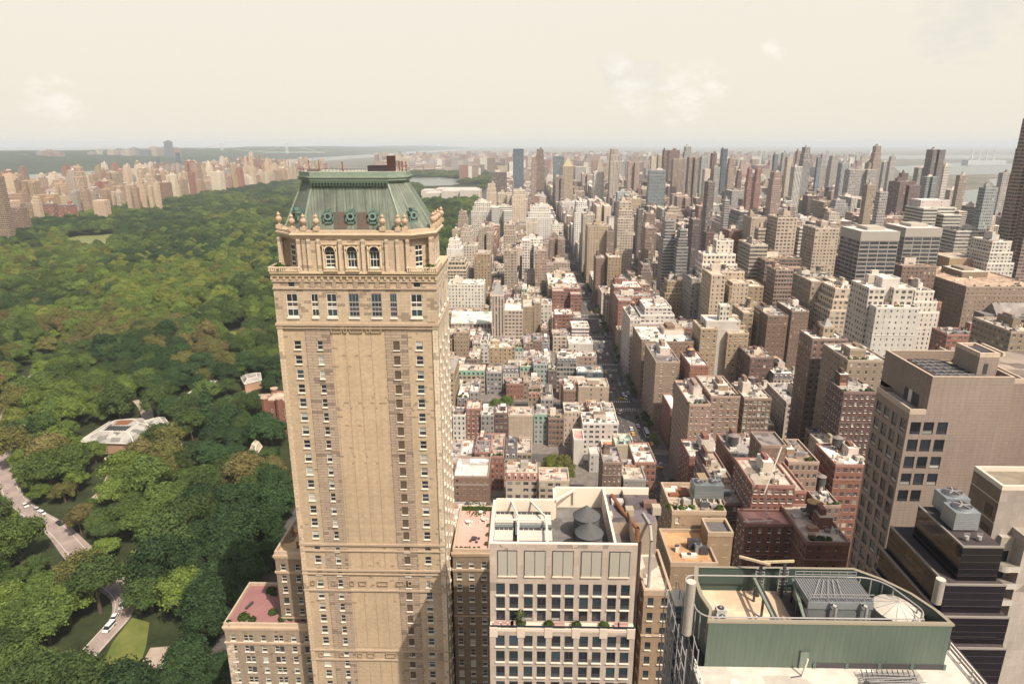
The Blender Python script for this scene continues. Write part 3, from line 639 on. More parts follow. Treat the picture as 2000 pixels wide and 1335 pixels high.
def wing(px, Y, D, label, kind, seed):
    rng = random.Random(seed); x0, z = at(px[0], px[2], Y); x1 = at(px[1], px[2], Y)[0]
    if kind == 'plain': x1 = at(600, 1083, Y)[0] + 2.6
    if kind == 'terrace': x1 = at(600, 1222, Y)[0] + 2
    T = thing('brick_wing', label, 'building', ((x0 + x1) / 2, Y + D / 2, 0)); wins = []; W = x1 - x0
    col = (.215, .16, .11) if kind != 'terrace' else (.27, .21, .15); fb = MB()
    top = z - 4.6
    n = max(2, round(W / 3.5)); holes = []
    for i in range(n):
        c = W * (i + .5) / n
        for k in range(26):
            zz = z - 3.4 - k * 3.15
            if zz < 24: break
            w = .62
            if kind == 'terrace' and i % 2: holes += [(c - 1.15, c - .1, zz - .85, zz + .85, 'dim'), (c + .1, c + 1.15, zz - .85, zz + .85, 'dim')]
            else: holes.append((c - w, c + w, zz - .85, zz + .85, 'dim' if kind == 'plain' else 'sash'))
    wall_holes(fb, (x0, Y), (1, 0), W, 0, z, holes, 'brickwork', col, .28, wins)
    hs = []
    for i in range(4):
        for k in range(20):
            zz = z - 3.4 - k * 3.15; c = D * (i + .5) / 4; hs.append((c - .6, c + .6, zz - .85, zz + .85, 'dim'))
    wall_holes(fb, (x0, Y + D), (0, -1), D, 0, z, hs, 'quoin', (.5, .4, .29) if kind == 'terrace' else col, .28, None)
    fb.wall((x1, Y), (x1, Y + D), 0, z, 'brickwork', col); fb.wall((x1, Y + D), (x0, Y + D), 0, z, 'brickwork', col); fb.box(x0 + .4, x1 - .4, Y + .4, Y + D - .4, 0, z - 1.2, 'masonry', (.05, .045, .04))
    fb.build('facade', T)
    if kind == 'terrace':
        s = MB(); s.wall((x0 - .05, Y - .08), (x0 + 1.9, Y - .08), 0, z - 5, 'quoin', (.50, .40, .3)); s.wall((x0 - .05, Y + .2), (x0 - .05, Y - .08), 0, z - 5, 'quoin', (.6, .5, .38)); s.build('quoin_strip', T)
    c = MB()
    for zz, h, p in ((z - .5, .5, .35), (z - 1.0, .5, .18), (z - 5.1, .35, .2), (z - 4.7, .2, .32), (z - 18, .3, .15)):
        c = MB(); c.box(x0 - p, x1 + p, Y - p, Y + D + p, zz, zz + h, 'stone', (.42, .31, .21) if kind != 'terrace' else (.46, .34, .24), bottom=True, top='stone'); c.build('cornice', T)
    pk = (.27, .13, .122) if kind == 'terrace' else ((.56, .33, .27) if kind == 'party' else (.42, .30, .17))
    r = MB(); t = .45; r.face([(x0 + t, Y + t, z + .06), (x1 - t, Y + t, z + .06), (x1 - t, Y + D - t, z + .06), (x0 + t, Y + D - t, z + .06)], 'roofing' if kind == 'plain' else 'masonry', None, pk); r.build('roof', T)
    p = MB(); pc = (.44, .34, .25)
    for (a, b_, cc, d) in ((x0, x1, Y, Y + t), (x0, x1, Y + D - t, Y + D), (x0, x0 + t, Y + t, Y + D - t), (x1 - t, x1, Y + t, Y + D - t)): p.box(a, b_, cc, d, z - .05, z + .95, 'stone', pc)
    p.build('parapet', T)
    if kind == 'terrace':
        for (fx, fy, rr, nn, h) in ((.30, .84, 1.4, 160, .9), (.36, .74, .8, 60, .8), (.55, .66, 1.3, 140, 1.0), (.46, .30, 1.2, 130, 1.2), (.70, .18, 1.2, 120, 1.9), (.60, .14, .9, 80, 1.5), (.17, .18, 1.5, 170, 1.3), (.28, .13, 1.0, 80, 1.0), (.05, .04, .7, 50, 1.1), (.68, .45, .9, 60, 1.0)):
            s = MB(); s.clump(x0 + W * fx, Y + D * fy, z + .3, rr, h, nn, rng, .32); s.build('terrace_shrub', T)
        s = MB(); s.bar((x0 + 3.1, Y + 6, z + .5), (x0 + 3.9, Y + 8.5, z + .5), .5, 'frame_dark'); s.build('bench', T)
    elif kind == 'party':
        for (fx, fy) in ((.55, .25), (.30, .62), (.75, .68), (.62, .85)):
            s = MB(); xx, yy = x0 + W * fx, Y + D * fy; s.cyl(xx, yy, z + .75, z + .82, .7, None, 12, 'frame_white' if fy > .5 else 'frame_dark'); s.cyl(xx, yy, z + .06, z + .75, .08, None, 6, 'frame_dark')
            for k in range(4): a = k * 1.57 + .5; s.box(xx + 1.1 * math.cos(a) - .25, xx + 1.1 * math.cos(a) + .25, yy + 1.1 * math.sin(a) - .25, yy + 1.1 * math.sin(a) + .25, z + .06, z + .5, 'frame_white' if fy > .5 else 'frame_dark')
            s.build('table_set', T)
        for i in range(9):
            s = MB(); xx, yy = (x0 + .9 + i * 1.05, Y + 1.0) if i < 6 else (x1 - 1, Y + 3 + (i - 6) * 4.0); s.clump(xx, yy, z + .5, .45, .6, 26, rng, .25); s.build('terrace_shrub', T)
        s = MB(); s.box(x0 + .6, x1 - .6, Y + D - 1.3, Y + D - .6, z + .06, z + .9, 'shrub'); s.clump((x0 + x1) / 2, Y + D - 1, z + .8, W * .45, .5, 130, rng, .3); s.build('hedge', T)
    else:
        for k in range(4):
            s = MB(); xx = x0 + 1.8 + rng.random() * 3; yy = Y + 3 + k * 5; s.cyl(xx, yy, z + .05, z + 1.5 + rng.random(), .3, .3, 8, 'rust'); s.bar((xx, yy, z + .6), (xx + 2, yy + 1.5, z + .6), .25, 'rust'); s.build('roof_vent', T)
    place_windows(T, wins, rng)
# ------------------------------------------------------------------ 2  pale block with the twin tanks
def pale_block():
    rng = random.Random(5); Y0 = 100.0; x0, z = at(956, 1061, Y0); x1 = at(1246, 1059, Y0)[0]; W = x1 - x0; D = 20.0
    T = thing('limestone_block', 'pale limestone block with two round dark tanks on its roof, right of the copper-roofed tower', 'building', ((x0 + x1) / 2, Y0 + D / 2, 0))
    col = (.42, .345, .285); zz_ = lambda y: at(1100, y, Y0)[1]; zter = zz_(1215); fx = lambda px, y, Yp=Y0: at(px, y, Yp)[0]
    wins = []; f = MB(); holes = []
    cols = [at(p, 1150, Y0)[0] - x0 for p in (977.5, 1003.5, 1032, 1058, 1086.5, 1112, 1140.5, 1166.5, 1195.5, 1221.5)]
    for i, y in enumerate((1151, 1178, 1202)):
        zc = zz_(y)
        for c in cols: holes.append((c - .78, c + .78, zc - 1.15, zc + 1.15, 'dark' if i < 2 else 'bronze'))
    wall_holes(f, (x0, Y0), (1, 0), W, zter, z, holes, 'panel', col, .25, wins)
    Yf = Y0 - 2.4; holes = []; zl = zter - .0
    zc0 = at(1100, 1252, Yf)[1]
    for k in range(14):
        zc = zc0 - k * 3.3
        for c in cols: holes.append((c - .78, c + .78, zc - 1.15, zc + 1.15, 'dark'))
    wall_holes(f, (x0, Yf), (1, 0), W, 0, zter, holes, 'panel', col, .25, wins)
    for xx, o in ((x0, 0), (x1, 1)):
        if o == 0: f.wall((x0, Y0 + 15.2), (x0, Y0), zter, z, 'panel', col); f.wall((x0, Y0 + 15.2), (x0, Yf), 0, zter, 'panel', col)
        else: f.wall((x1, Y0), (x1, Y0 + D), zter, z, 'panel', col); f.wall((x1, Yf), (x1, Y0 + D), 0, zter, 'panel', col)
    xq_ = fx(1083, 1000, Y0 + 14); f.wall((x1, Y0 + D), (xq_, Y0 + D), 0, z - 4, 'panel', col); f.wall((xq_, Y0 + D), (xq_, Y0 + 15.2), 0, z - 4, 'panel', col); f.wall((xq_, Y0 + 15.2), (x0, Y0 + 15.2), 0, z - 4, 'panel', col); f.box(x0 + .4, x1 - .4, Yf + .4, Y0 + .39, 0, zter - .8, 'masonry', (.05, .05, .05))
    f.face([(x0, Yf, zter), (x1, Yf, zter), (x1, Y0, zter), (x0, Y0, zter)], 'smooth', None, (.62, .52, .42)); f.build('facade', T)
    # five pairs of tall louvre panels
    for a, b_ in ((973, 1009), (1025, 1064), (1080, 1119), (1136, 1174), (1191, 1229)):
        xa, xb = fx(a, 1100), fx(b_, 1100); m = (xa + xb) / 2; za, zb = zz_(1124), zz_(1076); g = MB()
        g.box(xa, m - .05, Y0 - .1, Y0 - .003, za, zb, 'smooth', (.36, .335, .28)); g.box(m + .05, xb, Y0 - .1, Y0 - .003, za, zb, 'smooth', (.36, .335, .28)); g.box(xa - .1, xb + .1, Y0 - .25, Y0 - .003, za - .25, za - .02, 'stone', (.64, .54, .43), bottom=True)
        for (p, q) in ((xa - .1, xa - .01), (xb + .01, xb + .1), (m - .04, m + .04)): g.box(p, q, Y0 - .14, Y0 - .004, za, zb + .1, 'frame_dark')
        g.box(xa - .1, xb + .1, Y0 - .14, Y0 - .004, zb + .02, zb + .12, 'frame_dark', bottom=True); g.build('louvre_panel', T)
    # terrace: parapet with notched piers, round planters, seats, small tree
    p = MB(); p.box(x0, x1, Yf, Yf + .35, zter, zter + .5, 'smooth', (.62, .52, .43))
    for k in (0, 1, 2, 3, 4, 5): xx = x0 + (W - 1.4) * k / 5; p.box(xx, xx + 1.4, Yf - .12, Yf + .4, zter - 1.2, zter + .75, 'smooth', (.60, .50, .41), bottom=True)
    p.build('terrace_parapet', T)
    gl = MB(); gl.box(x0 + .1, x1 - .1, Yf + .1, Yf + .16, zter + .78, zter + 1.15, 'glass_teal'); gl.build('glass_rail', T)
    for px in (1018, 1072, 1125, 1180):
        s = MB(); s.clump(fx(px, 1222, Yf + 1.2), Yf + 1.2, zter + .5, 1.0, .75, 150, rng, .22); s.build('terrace_shrub', T)
    s = MB(); xx = fx(1016, 1210, Yf + 1.9); s.bar((xx, Yf + 1.9, zter), (xx, Yf + 1.9, zter + 1.4), .12, 'bark'); s.clump(xx, Yf + 1.9, zter + 1.9, 1.2, 1.1, 110, rng, .2); s.build('potted_tree', T)
    for px in (970, 985, 998, 1002, 1088, 1098, 1205, 1212, 1222):
        s = MB(); xx = fx(px, 1225, Yf + 1); s.box(xx - .45, xx + .45, Yf + .7, Yf + 1.4, zter + .02, zter + .5, 'smooth', (.42, .27, .24)); s.box(xx - .45, xx + .45, Yf + 1.3, Yf + 1.5, zter + .5, zter + .95, 'smooth', (.42, .27, .24)); s.build('terrace_seat', T)
    # roof: deep well with wall frame, skylight beams, coolers, tanks
    wy = z; low = z - 4.2
    w = MB(); t = .55; xm = fx(1184, 1000, Y0 + 12); xmid = fx(1083, 1000, Y0 + 14)
    Y2 = Y0 + 15.2
    w.box(x0, x1, Y0 + .003, Y0 + t, low, z + .12, 'smooth', (.70, .60, .5)); w.box(x0 - .01, x0 + t, Y0 + t, Y2, low, z + .12, 'smooth', (.66, .57, .48))
    w.box(x0, xmid, Y2 - t, Y2, low, z + .12, 'smooth', (.72, .62, .5)); w.box(xmid - .2, xmid + .35, Y2, Y0 + D - .5, low, z + .12, 'smooth', (.66, .57, .48)); w.box(xmid + .35, x1 + 5.3, Y0 + D - t, Y0 + D + .02, low, z + .12, 'smooth', (.72, .62, .5))
    w.box(xm, xm + .45, Y0 + t, Y0 + D - t, low, z + .1, 'smooth', (.66, .57, .48)); w.build('roof_parapet', T)
    r = MB(); r.face([(x0, Y0 + .1, low + .02), (x1, Y0 + .1, low + .02), (x1, Y0 + D - .1, low + .02), (xmid, Y0 + D - .1, low + .02), (xmid, Y2 - .1, low + .02), (x0, Y2 - .1, low + .02)], 'roofing', None, (.13, .12, .11)); r.build('roof', T)
    # right raised roof (dark tar) running past the block edge
    r = MB(); r.box(xm + .5, x1 + 5.2, Y0 + 9.2, Y0 + D - t, z - 8, z - 1.2, 'masonry', (.33, .26, .2), top='roofing', topcol=(.12, .10, .105)); r.box(xm + .5, x1 - .01, Y0 + t, Y0 + 9.1, low, low + .6, 'masonry', (.3, .26, .2), top='roofing', topcol=(.16, .14, .13)); r.build('upper_roof', T)
    b = MB()
    for (xa, xb, fy) in ((fx(1002, 1020, Y0 + 10), fx(1012, 1050, Y0 + 2), 0), (fx(1040, 1020, Y0 + 12), fx(1069, 1050, Y0 + 2), 0)):
        b.bar((xa - .4, Y2 - .3, z - .25), (xb, Y0 + 9, z - .25), .32, 'frame_white'); b.bar((xb, Y0 + 9, z - .25), (xb, Y0 + .3, z - .25), .32, 'frame_white')
    b.bar((x0 + .4, Y0 + 8.2, z - .3), (fx(1074, 1025, Y0 + 8.2), Y0 + 8.2, z - .3), .26, 'frame_white')
    b.bar((xmid + .2, Y2 - .2, z - .2), (fx(1121, 968, Y0 + 18), Y0 + D - .8, z - .2), .42, 'frame_white'); b.bar((fx(1121, 968, Y0 + 19), Y0 + D - .9, z - 3), (fx(1121, 968, Y0 + 19), Y0 + D - .9, z), .35, 'frame_white'); b.build('roof_beam', T)
    for k, (xa, xb, ya, yb) in enumerate(((966, 1002, 3.4, 7), (1013, 1052, 3.4, 7), (966, 1002, 8.6, 12.4), (1006, 1052, 8.6, 12.4), (1052, 1078, 8.6, 12.4), (1052, 1078, 3.4, 7))):
        xa, xb = fx(xa, 1040, Y0 + 6), fx(xb, 1040, Y0 + 6); s = MB()
        s.box(xa, xb, Y0 + ya, Y0 + yb, low + .4, z - 1.5, 'metal', (.36, .42, .42), top='smooth', topcol=(.50, .47, .40)); s.box(xa - .05, xb + .05, Y0 + yb - .3, Y0 + yb + .05, low + .4, z - 1.1, 'frame_dark')
        for i in range(5): xx = xa + (xb - xa) * i / 4; s.box(xx - .04, xx + .04, Y0 + yb - .35, Y0 + yb - .31, z - 1.9, z - 1.08, 'frame_white')
        s.build('cooling_unit', T)
    for px, py, yy in ((1151, 1030, 3.4), (1146, 992, 9.0)):
        s = MB(); r_ = 2.4; zt_ = z + .25; xx = fx(px, py, Y0 + yy); s.cyl(xx, Y0 + yy, low, zt_, r_, r_ * .98, 26, 'tank_wood')
        for k in range(6): s.cyl(xx, Y0 + yy, low + .5 + k * .65, low + .56 + k * .65, r_ * 1.012, None, 26, 'frame_grey', cap=False)
        s.cyl(xx, Y0 + yy, zt_, zt_ + 2.1, r_ * 1.06, .1, 26, 'masonry', (.085, .085, .085), cap=True); s.build('water_tank', T)
    d = MB(); xx = x1 - 1.2
    d.tube([(xx - 1, Y0 + D - 2, z - .6), (xx, Y0 + 13, z - .5), (xx + 2.4, Y0 + 7.5, z - 1.4), (xx + 2.6, Y0 + 7, z - 14)], .42, 'rust', n=8); d.tube([(x1 + 3, Y0 + 12, z - 1), (x1 + 3.6, Y0 + 8, z - 1), (x1 + 3.6, Y0 + 6, z - 3), (x1 + 3.6, Y0 + 6, z - 25)], .3, 'pipe'); d.tube([(x1 + 1.5, Y0 + 5.6, z - 3), (x1 + 1.5, Y0 + 5.4, z - 30)], .28, 'frame_dark')
    d.build('duct', T)
    for (px, y_, w_, h_, cl) in ((1190, 11, 1.2, .8, (.5, .42, .34)), (1205, 16, 2.4, .7, (.45, .42, .4)), (1229, 12, 1.5, 1.4, (.36, .30, .22)), (1268, 15, 2.6, 1.1, (.18, .11, .08)), (1281, 12.5, 1.6, 1.6, (.4, .34, .26))):
        s = MB(); xx = fx(px, 1000, Y0 + y_); s.box(xx - w_ / 2, xx + w_ / 2, Y0 + y_ - .8, Y0 + y_ + .8, z - 1.2, z - 1.2 + h_, 'smooth', cl); s.build('roof_vent', T)
    place_windows(T, wins, rng)
# ------------------------------------------------------------------ 3  green rooftop enclosure
def green_enclosure():
    rng = random.Random(7); Y0 = 60.0; P = lambda px, py, yy: at(px, py, yy)
    x0, z = P(1384, 1213, Y0); x1 = P(1864, 1206, Y0)[0]; zb = P(1380, 1300, Y0)[1]; D = 9.6; xe = P(1842, 1140, 66)[0]
    T = thing('office_building', 'near office building with green metal rooftop enclosure, rounded corners and pale terrace', 'building', ((x0 + x1) / 2, Y0 + 4, 0))
    gr = (.092, .122, .096)
    xl = P(1342, 1130, Y0 + D)[0]
    outer = [(x0, Y0), (x1 - .0, Y0), (x1 - .35, Y0 + 2.0), (x1 - 1.6, Y0 + 5.0), (x1 - 3.6, Y0 + 7.6), (x1 - 6.0, Y0 + D), (xl + .9, Y0 + D), (xl + .2, Y0 + 7.0), (xl + .15, Y0 + 4.2), (xl + .6, Y0 + 1.8)]
    f = MB(); f.prism(outer, zb - 4, z, 'green_panel', gr, cap=False)
    cx_ = sum(p[0] for p in outer) / 10; cy_ = Y0 + D / 2
    inn = [(cx_ + (p[0] - cx_) * .975, cy_ + (p[1] - cy_) * .93) for p in outer]; n = len(outer)
    f.prism(list(reversed(inn)), z - 3.4, z, 'smooth', (.05, .075, .065), cap=False); f.build('green_wall', T)
    c = MB()
    for i in range(n):
        j = (i + 1) % n; A, B, C_, D_ = outer[i], outer[j], inn[j], inn[i]; o = lambda p, k: (cx_ + (p[0] - cx_) * k, cy_ + (p[1] - cy_) * k)
        A2, B2 = o(A, 1.012), o(B, 1.012)
        c.face([(A2[0], A2[1], z + .12), (B2[0], B2[1], z + .12), (C_[0], C_[1], z + .12), (D_[0], D_[1], z + .12)], 'smooth', None, (.26, .225, .165))
        c.face([(A2[0], A2[1], z - .15), (B2[0], B2[1], z - .15), (B2[0], B2[1], z + .12), (A2[0], A2[1], z + .12)], 'smooth', None, (.30, .26, .19)); c.face([(B2[0], B2[1], z - .15), (A2[0], A2[1], z - .15), (A[0], A[1], z - .14), (B[0], B[1], z - .14)], 'smooth', None, (.2, .2, .15))
    c.build('coping', T)
    # inner rounded guard rail
    ix0, ix1, iy0, iy1 = x0 + .1, x1 - 2.4, Y0 + .75, Y0 + 7.9; R_ = 2.2
    pts = arc(ix0 + R_ * .6, iy0 + R_ * .5, R_ * .6, math.pi, 1.5 * math.pi, 4)[:0]
    loop = [(ix1 - .2, iy0)] + arc(ix1 - 1.2, iy0 + 1.6, 1.6, -.9, .3, 5) + arc(ix1 - 3.8, iy1 - 3.4, 3.4, .25, 1.5, 7) + [(ix0 + 1, iy1)] + arc(ix0 + .2, iy1 - 1.2, 1.2, 1.6, 3.0, 5) + arc(ix0 + .6, iy0 + 1.5, 1.6, 3.3, 4.6, 5)
    rr = MB(); rr.tube([(p[0], p[1], z + .05) for p in loop] + [(loop[0][0], loop[0][1], z + .05)], .085, 'pipe', n=6)
    for p in loop[::2]: rr.bar((p[0], p[1], z - 3.3), (p[0], p[1], z), .12, 'frame_grey')
    rr.build('guard_rail', T)
    zr = z - 3.0
    r = MB(); xa = P(1560, 1190, Y0 + 3)[0]
    r.face([(inn[0][0], inn[0][1], zr), (xa, inn[0][1], zr), (xa, inn[5][1], zr), (inn[6][0], inn[6][1], zr), (inn[8][0], inn[8][1], zr)], 'roofing', None, (.52, .38, .26))
    r.face([(xa, inn[0][1], zr - .01), (inn[1][0], inn[1][1], zr - .01), (inn[2][0], inn[2][1], zr - .01), (inn[3][0], inn[3][1], zr - .01), (inn[4][0], inn[4][1], zr - .01), (inn[5][0], inn[5][1], zr - .01), (xa, inn[5][1], zr - .01)], 'roofing', None, (.12, .10, .09)); r.build('roof', T)
    for px, py in ((1409, 1178), (1412, 1193)): ac_unit(P(px, py, Y0 + (4.5 if py < 1180 else 3))[0], Y0 + (4.5 if py < 1180 else 3), zr, 1.1, .9, 1.2).build('air_conditioner', T)
    s = MB(); xx = P(1518, 1188, Y0 + 3.6)[0]; s.cyl(xx, Y0 + 3.6, zr, zr + .25, .5, .5, 14, 'frame_white'); s.cyl(xx, Y0 + 3.6, zr + .25, zr + .8, .4, .2, 14, 'smooth', (.55, .54, .5)); s.build('roof_vent', T)
    b = MB()   # diagonal partition beams
    for a_, b_ in (((1470, 1152), (1512, 1205)), ((1545, 1150), (1572, 1202))):
        xa, xb = P(a_[0], a_[1], Y0 + 8)[0], P(b_[0], b_[1], Y0 + 1)[0]; b.bar((xa, Y0 + 8, z - .35), (xb, Y0 + 1, z - .35), .3, 'masonry', (.16, .2, .15)); b.bar((xa + .5, Y0 + 8, z - .6), (xb + .5, Y0 + 1, z - .6), .2, 'frame_dark')
        for t in (.1, .5, .9): b.bar((xa + (xb - xa) * t, Y0 + 8 - 7 * t, zr), (xa + (xb - xa) * t, Y0 + 8 - 7 * t, z - .4), .22, 'frame_dark')
    b.build('partition_beam', T)
    g = MB()    # davit gantry with two arms and ladders
    for px, py in ((1487, 1100), (1534, 1097)):
        xx, zz = P(px, py, Y0 + 8.2); g.bar((xx, Y0 + 8.2, zr), (xx, Y0 + 8.2, zz), .3, 'frame_dark'); g.bar((xx - .5, Y0 + 8.2, zr + .2), (xx - .5, Y0 + 8.2, zz - 1), .1, 'frame_grey'); g.bar((xx + .5, Y0 + 8.2, zr + .2), (xx + .5, Y0 + 8.2, zz - 1.2), .1, 'frame_grey')
        for k in range(9): g.bar((xx - .5, Y0 + 8.15, zr + .5 + k * .42), (xx + .5, Y0 + 8.15, zr + .5 + k * .42), .07, 'frame_grey')
    A = P(1444, 1086, Y0 + 9); B = P(1505, 1102, Y0 + 7.4); g.bar((A[0], Y0 + 9, A[1]), (B[0], Y0 + 7.4, B[1]), .26, 'masonry', (.45, .36, .24)); A = P(1488, 1097, Y0 + 8); B = P(1551, 1095, Y0 + 8); g.bar((A[0], Y0 + 8, A[1]), (B[0], Y0 + 8, B[1]), .24, 'masonry', (.42, .34, .2))
    g.build('davit_gantry', T)
    k = MB()   # steel cooling plant
    xa, xb = P(1580, 1170, Y0 + 3)[0], P(1705, 1170, Y0 + 3)[0]; ya, yb = Y0 + 2.9, Y0 + 7.0; zk = z + .95
    k.box(xa, xb, ya, yb, zr + 1.1, zk - .5, 'metal', (.24, .25, .25)); k.box(xa - .1, xb + .1, ya - .1, ya + .02, zk - 1.4, zk - .5, 'metal', (.30, .32, .32), bottom=True)
    for i in range(8): xx = xa + (xb - xa) * i / 7; k.bar((xx, ya - .1, zr), (xx, ya - .1, zr + 1.1), .16, 'frame_grey'); k.bar((xx, ya, zk - .45), (xx, ya, zk + .45), .06, 'frame_grey'); k.bar((xx, yb, zk - .45), (xx, yb, zk + .45), .06, 'frame_grey')
    for yy in (ya, yb):
        for h in (.05, .45): k.bar((xa, yy, zk + h), (xb, yy, zk + h), .06, 'frame_grey')
    for i in range(26): xx = xa + (xb - xa) * i / 25; k.bar((xx, ya, zk - .42), (xx, yb, zk - .42), .06, 'frame_grey')
    for i in range(5): k.bar((xa + .6 + i * .8, ya + .4, zk - .35), (xa + 2.6 + i * .5, yb - .5, zk - .3), .1, 'frame_grey')
    plant = k.build('cooling_plant', T)
    for px in (1628, 1688):
        s = MB(); xx = P(px, 1180, ya)[0]; s.tube([(xx - .45, ya + .2, zk - .7), (xx - .35, ya - .45, zk - .55), (xx, ya - .6, zk - .7), (xx, ya - .6, zr)], .17, 'pipe', n=8); sub(s.build('pipe', T), plant)
    s = MB(); xx = P(1757, 1180, Y0 + 3.6)[0]; s.cyl(xx, Y0 + 3.9, zr, z - 1.1, 2.35, 2.35, 34, 'frame_grey'); s.cyl(xx, Y0 + 3.9, z - 1.1, z - .2, 2.5, .1, 34, 'masonry', (.50, .45, .38), cap=True)
    for i in range(12): a = i * math.pi / 6; s.bar((xx, Y0 + 3.9, z - .18), (xx + 2.48 * math.cos(a), Y0 + 3.9 + 2.48 * math.sin(a), z - 1.07), .05, 'frame_grey')
    s.build('water_tank', T)
    for (px, py, yy, r_, h) in ((1350, 1135, Y0 + 1.2, .52, 6.6), (1838, 1130, Y0 + 7.0, .52, 3.2)):
        xx, zz = P(px, py, yy); s = MB(); s.cyl(xx, yy, zz - h, zz, r_, r_, 20, 'metal', (.42, .38, .33), top='smooth'); s.m[-1] = 'smooth'; s.c[-1] = (.5, .46, .38); s.build('flue', T)
    dr = MB(); xa, za = P(1560, 1300, Y0); dr.box(xa, xa + .9, Y0 - .06, Y0 - .003, zb + .02, zb + 2.15, 'smooth', (.17, .20, .16)); dr.box(xa - .08, xa, Y0 - .12, Y0 - .003, zb, zb + 2.25, 'smooth', (.09, .1, .09)); dr.box(xa - .08, xa + .98, Y0 - .12, Y0 - .003, zb + 2.17, zb + 2.28, 'smooth', (.09, .1, .09), bottom=True); dr.build('door', T)
    # terrace below
    t0 = P(1362, 1303, Y0)[0]; yf = Y0 - 5.2; t1 = P(1916, 1318, Y0 - 2)[0]; zt = zb
    te = MB(); te.box(t0 - .5, t1, yf, Y0 - .02, zt - .4, zt, 'roofing', (.47, .43, .37)); te.box(x1 + .02, t1, Y0 - .018, Y0 + 3, zt - .4, zt, 'roofing', (.47, .43, .37)); te.build('terrace', T)
    op = MB(); xa, xb = P(1592, 1285, Y0)[0], P(1850, 1275, Y0)[0]
    op.box(xa, xb, Y0 - .05, Y0 - .003, zt + .02, zt + .7, 'frame_dark'); 
    for i in range(5): xx = xa + (xb - xa) * i / 4; op.box(xx - .15, xx + .15, Y0 - .1, Y0 - .052, zt, zt + .7, 'smooth', (.1, .14, .12))
    op.build('opening', T)
    ra = MB()
    for (A, B) in (((t0 - .4, yf + .1), (t1 - .1, yf + .1)), ((t1 - .15, yf + .2), (t1 - .15, Y0 + 2.9)), ((t0 - .4, yf + .2), (t0 - .4, Y0 - .2))):
        for h in (.55, 1.05): ra.bar((A[0], A[1], zt + h), (B[0], B[1], zt + h), .12, 'frame_white')
        L_ = math.hypot(B[0] - A[0], B[1] - A[1]); m = int(L_ / 1.6)
        for i in range(m + 1): u = i / m; ra.bar((A[0] + (B[0] - A[0]) * u, A[1] + (B[1] - A[1]) * u, zt), (A[0] + (B[0] - A[0]) * u, A[1] + (B[1] - A[1]) * u, zt + 1.05), .1, 'frame_grey')
    ra.build('terrace_railing', T)
    sc = MB(); xa = P(1690, 1300, Y0 - 2)[0]     # stacked scaffold poles
    for i in range(22):
        a = (xa + rng.uniform(-.4, .6), Y0 - 2.8 + rng.uniform(-.3, 1.6), zt + .15 + rng.random() * .5); sc.bar(a, (a[0] + 5.4 + rng.uniform(-.6, .8), a[1] + rng.uniform(-.3, .5), a[2] + rng.uniform(-.1, .2)), .09, 'frame_grey')
    for i in range(11): xx = xa + i * .55; sc.bar((xx, Y0 - 3, zt + .1), (xx + .2, Y0 - 1, zt + .8), .08, 'frame_dark')
    sc.build('scaffold_stack', T)
    ps = MB(); xa = P(1567, 1315, Y0 - 1.2)[0]; ps.bar((xa, Y0 - 1.2, zt), (xa + .35, Y0 - 1.2, zt + 2.2), .16, 'frame_white'); ps.bar((xa - 1.3, Y0 - 1.5, zt + .05), (xa, Y0 - 1.2, zt + .05), .08, 'frame_dark'); ps.build('post', T)
    bd = MB(); bd.box(t0 + .1, t1 + 1.5, yf + .3, Y0 + 9.0, 0, zt - .45, 'facade_grid', (.12, .12, .12), top='tar', UVn=(1.6, 1.7)); bd.build('facade', T)
    # outer balcony strip and glass-lined left flank with pole scaffold
    sf = MB(); xq = P(1312, 1180, Y0 + 9)[0]; zq = P(1315, 1150, Y0 + 9)[1]
    sf.box(xq, xl + .1, Y0 + 7.5, Y0 + 10.6, zq - 34, zq - 1.2, 'facade_grid', (.13, .13, .13), top='smooth', topcol=(.6, .52, .4), UVn=(1.2, 1.5)); sf.build('side_bay', T)
    sc = MB(); xs = P(1330, 1250, Y0 + 2)[0]
    for k in range(8):
        zz = zq - 1 - k * 2.0
        for (ya, yb) in ((Y0 - 1, Y0 + 10.7),): sc.bar((xq - .5, yb, zz), (xs - .2, ya, zz), .1, 'frame_grey'); sc.bar((xq + .9, yb, zz + .9), (xs + 1.0, ya, zz + .9), .07, 'frame_grey')
    for k in range(7): u = k / 6; xx = xq - .5 + (xs - .2 - xq + .5) * u; yy = Y0 + 10.7 - 11.7 * u; sc.bar((xx, yy, zq - 18), (xx, yy, zq), .12, 'frame_grey'); sc.bar((xx + 1.3, yy, zq - 18), (xx + 1.3, yy, zq), .1, 'frame_grey')
    sc.build('scaffold', T)
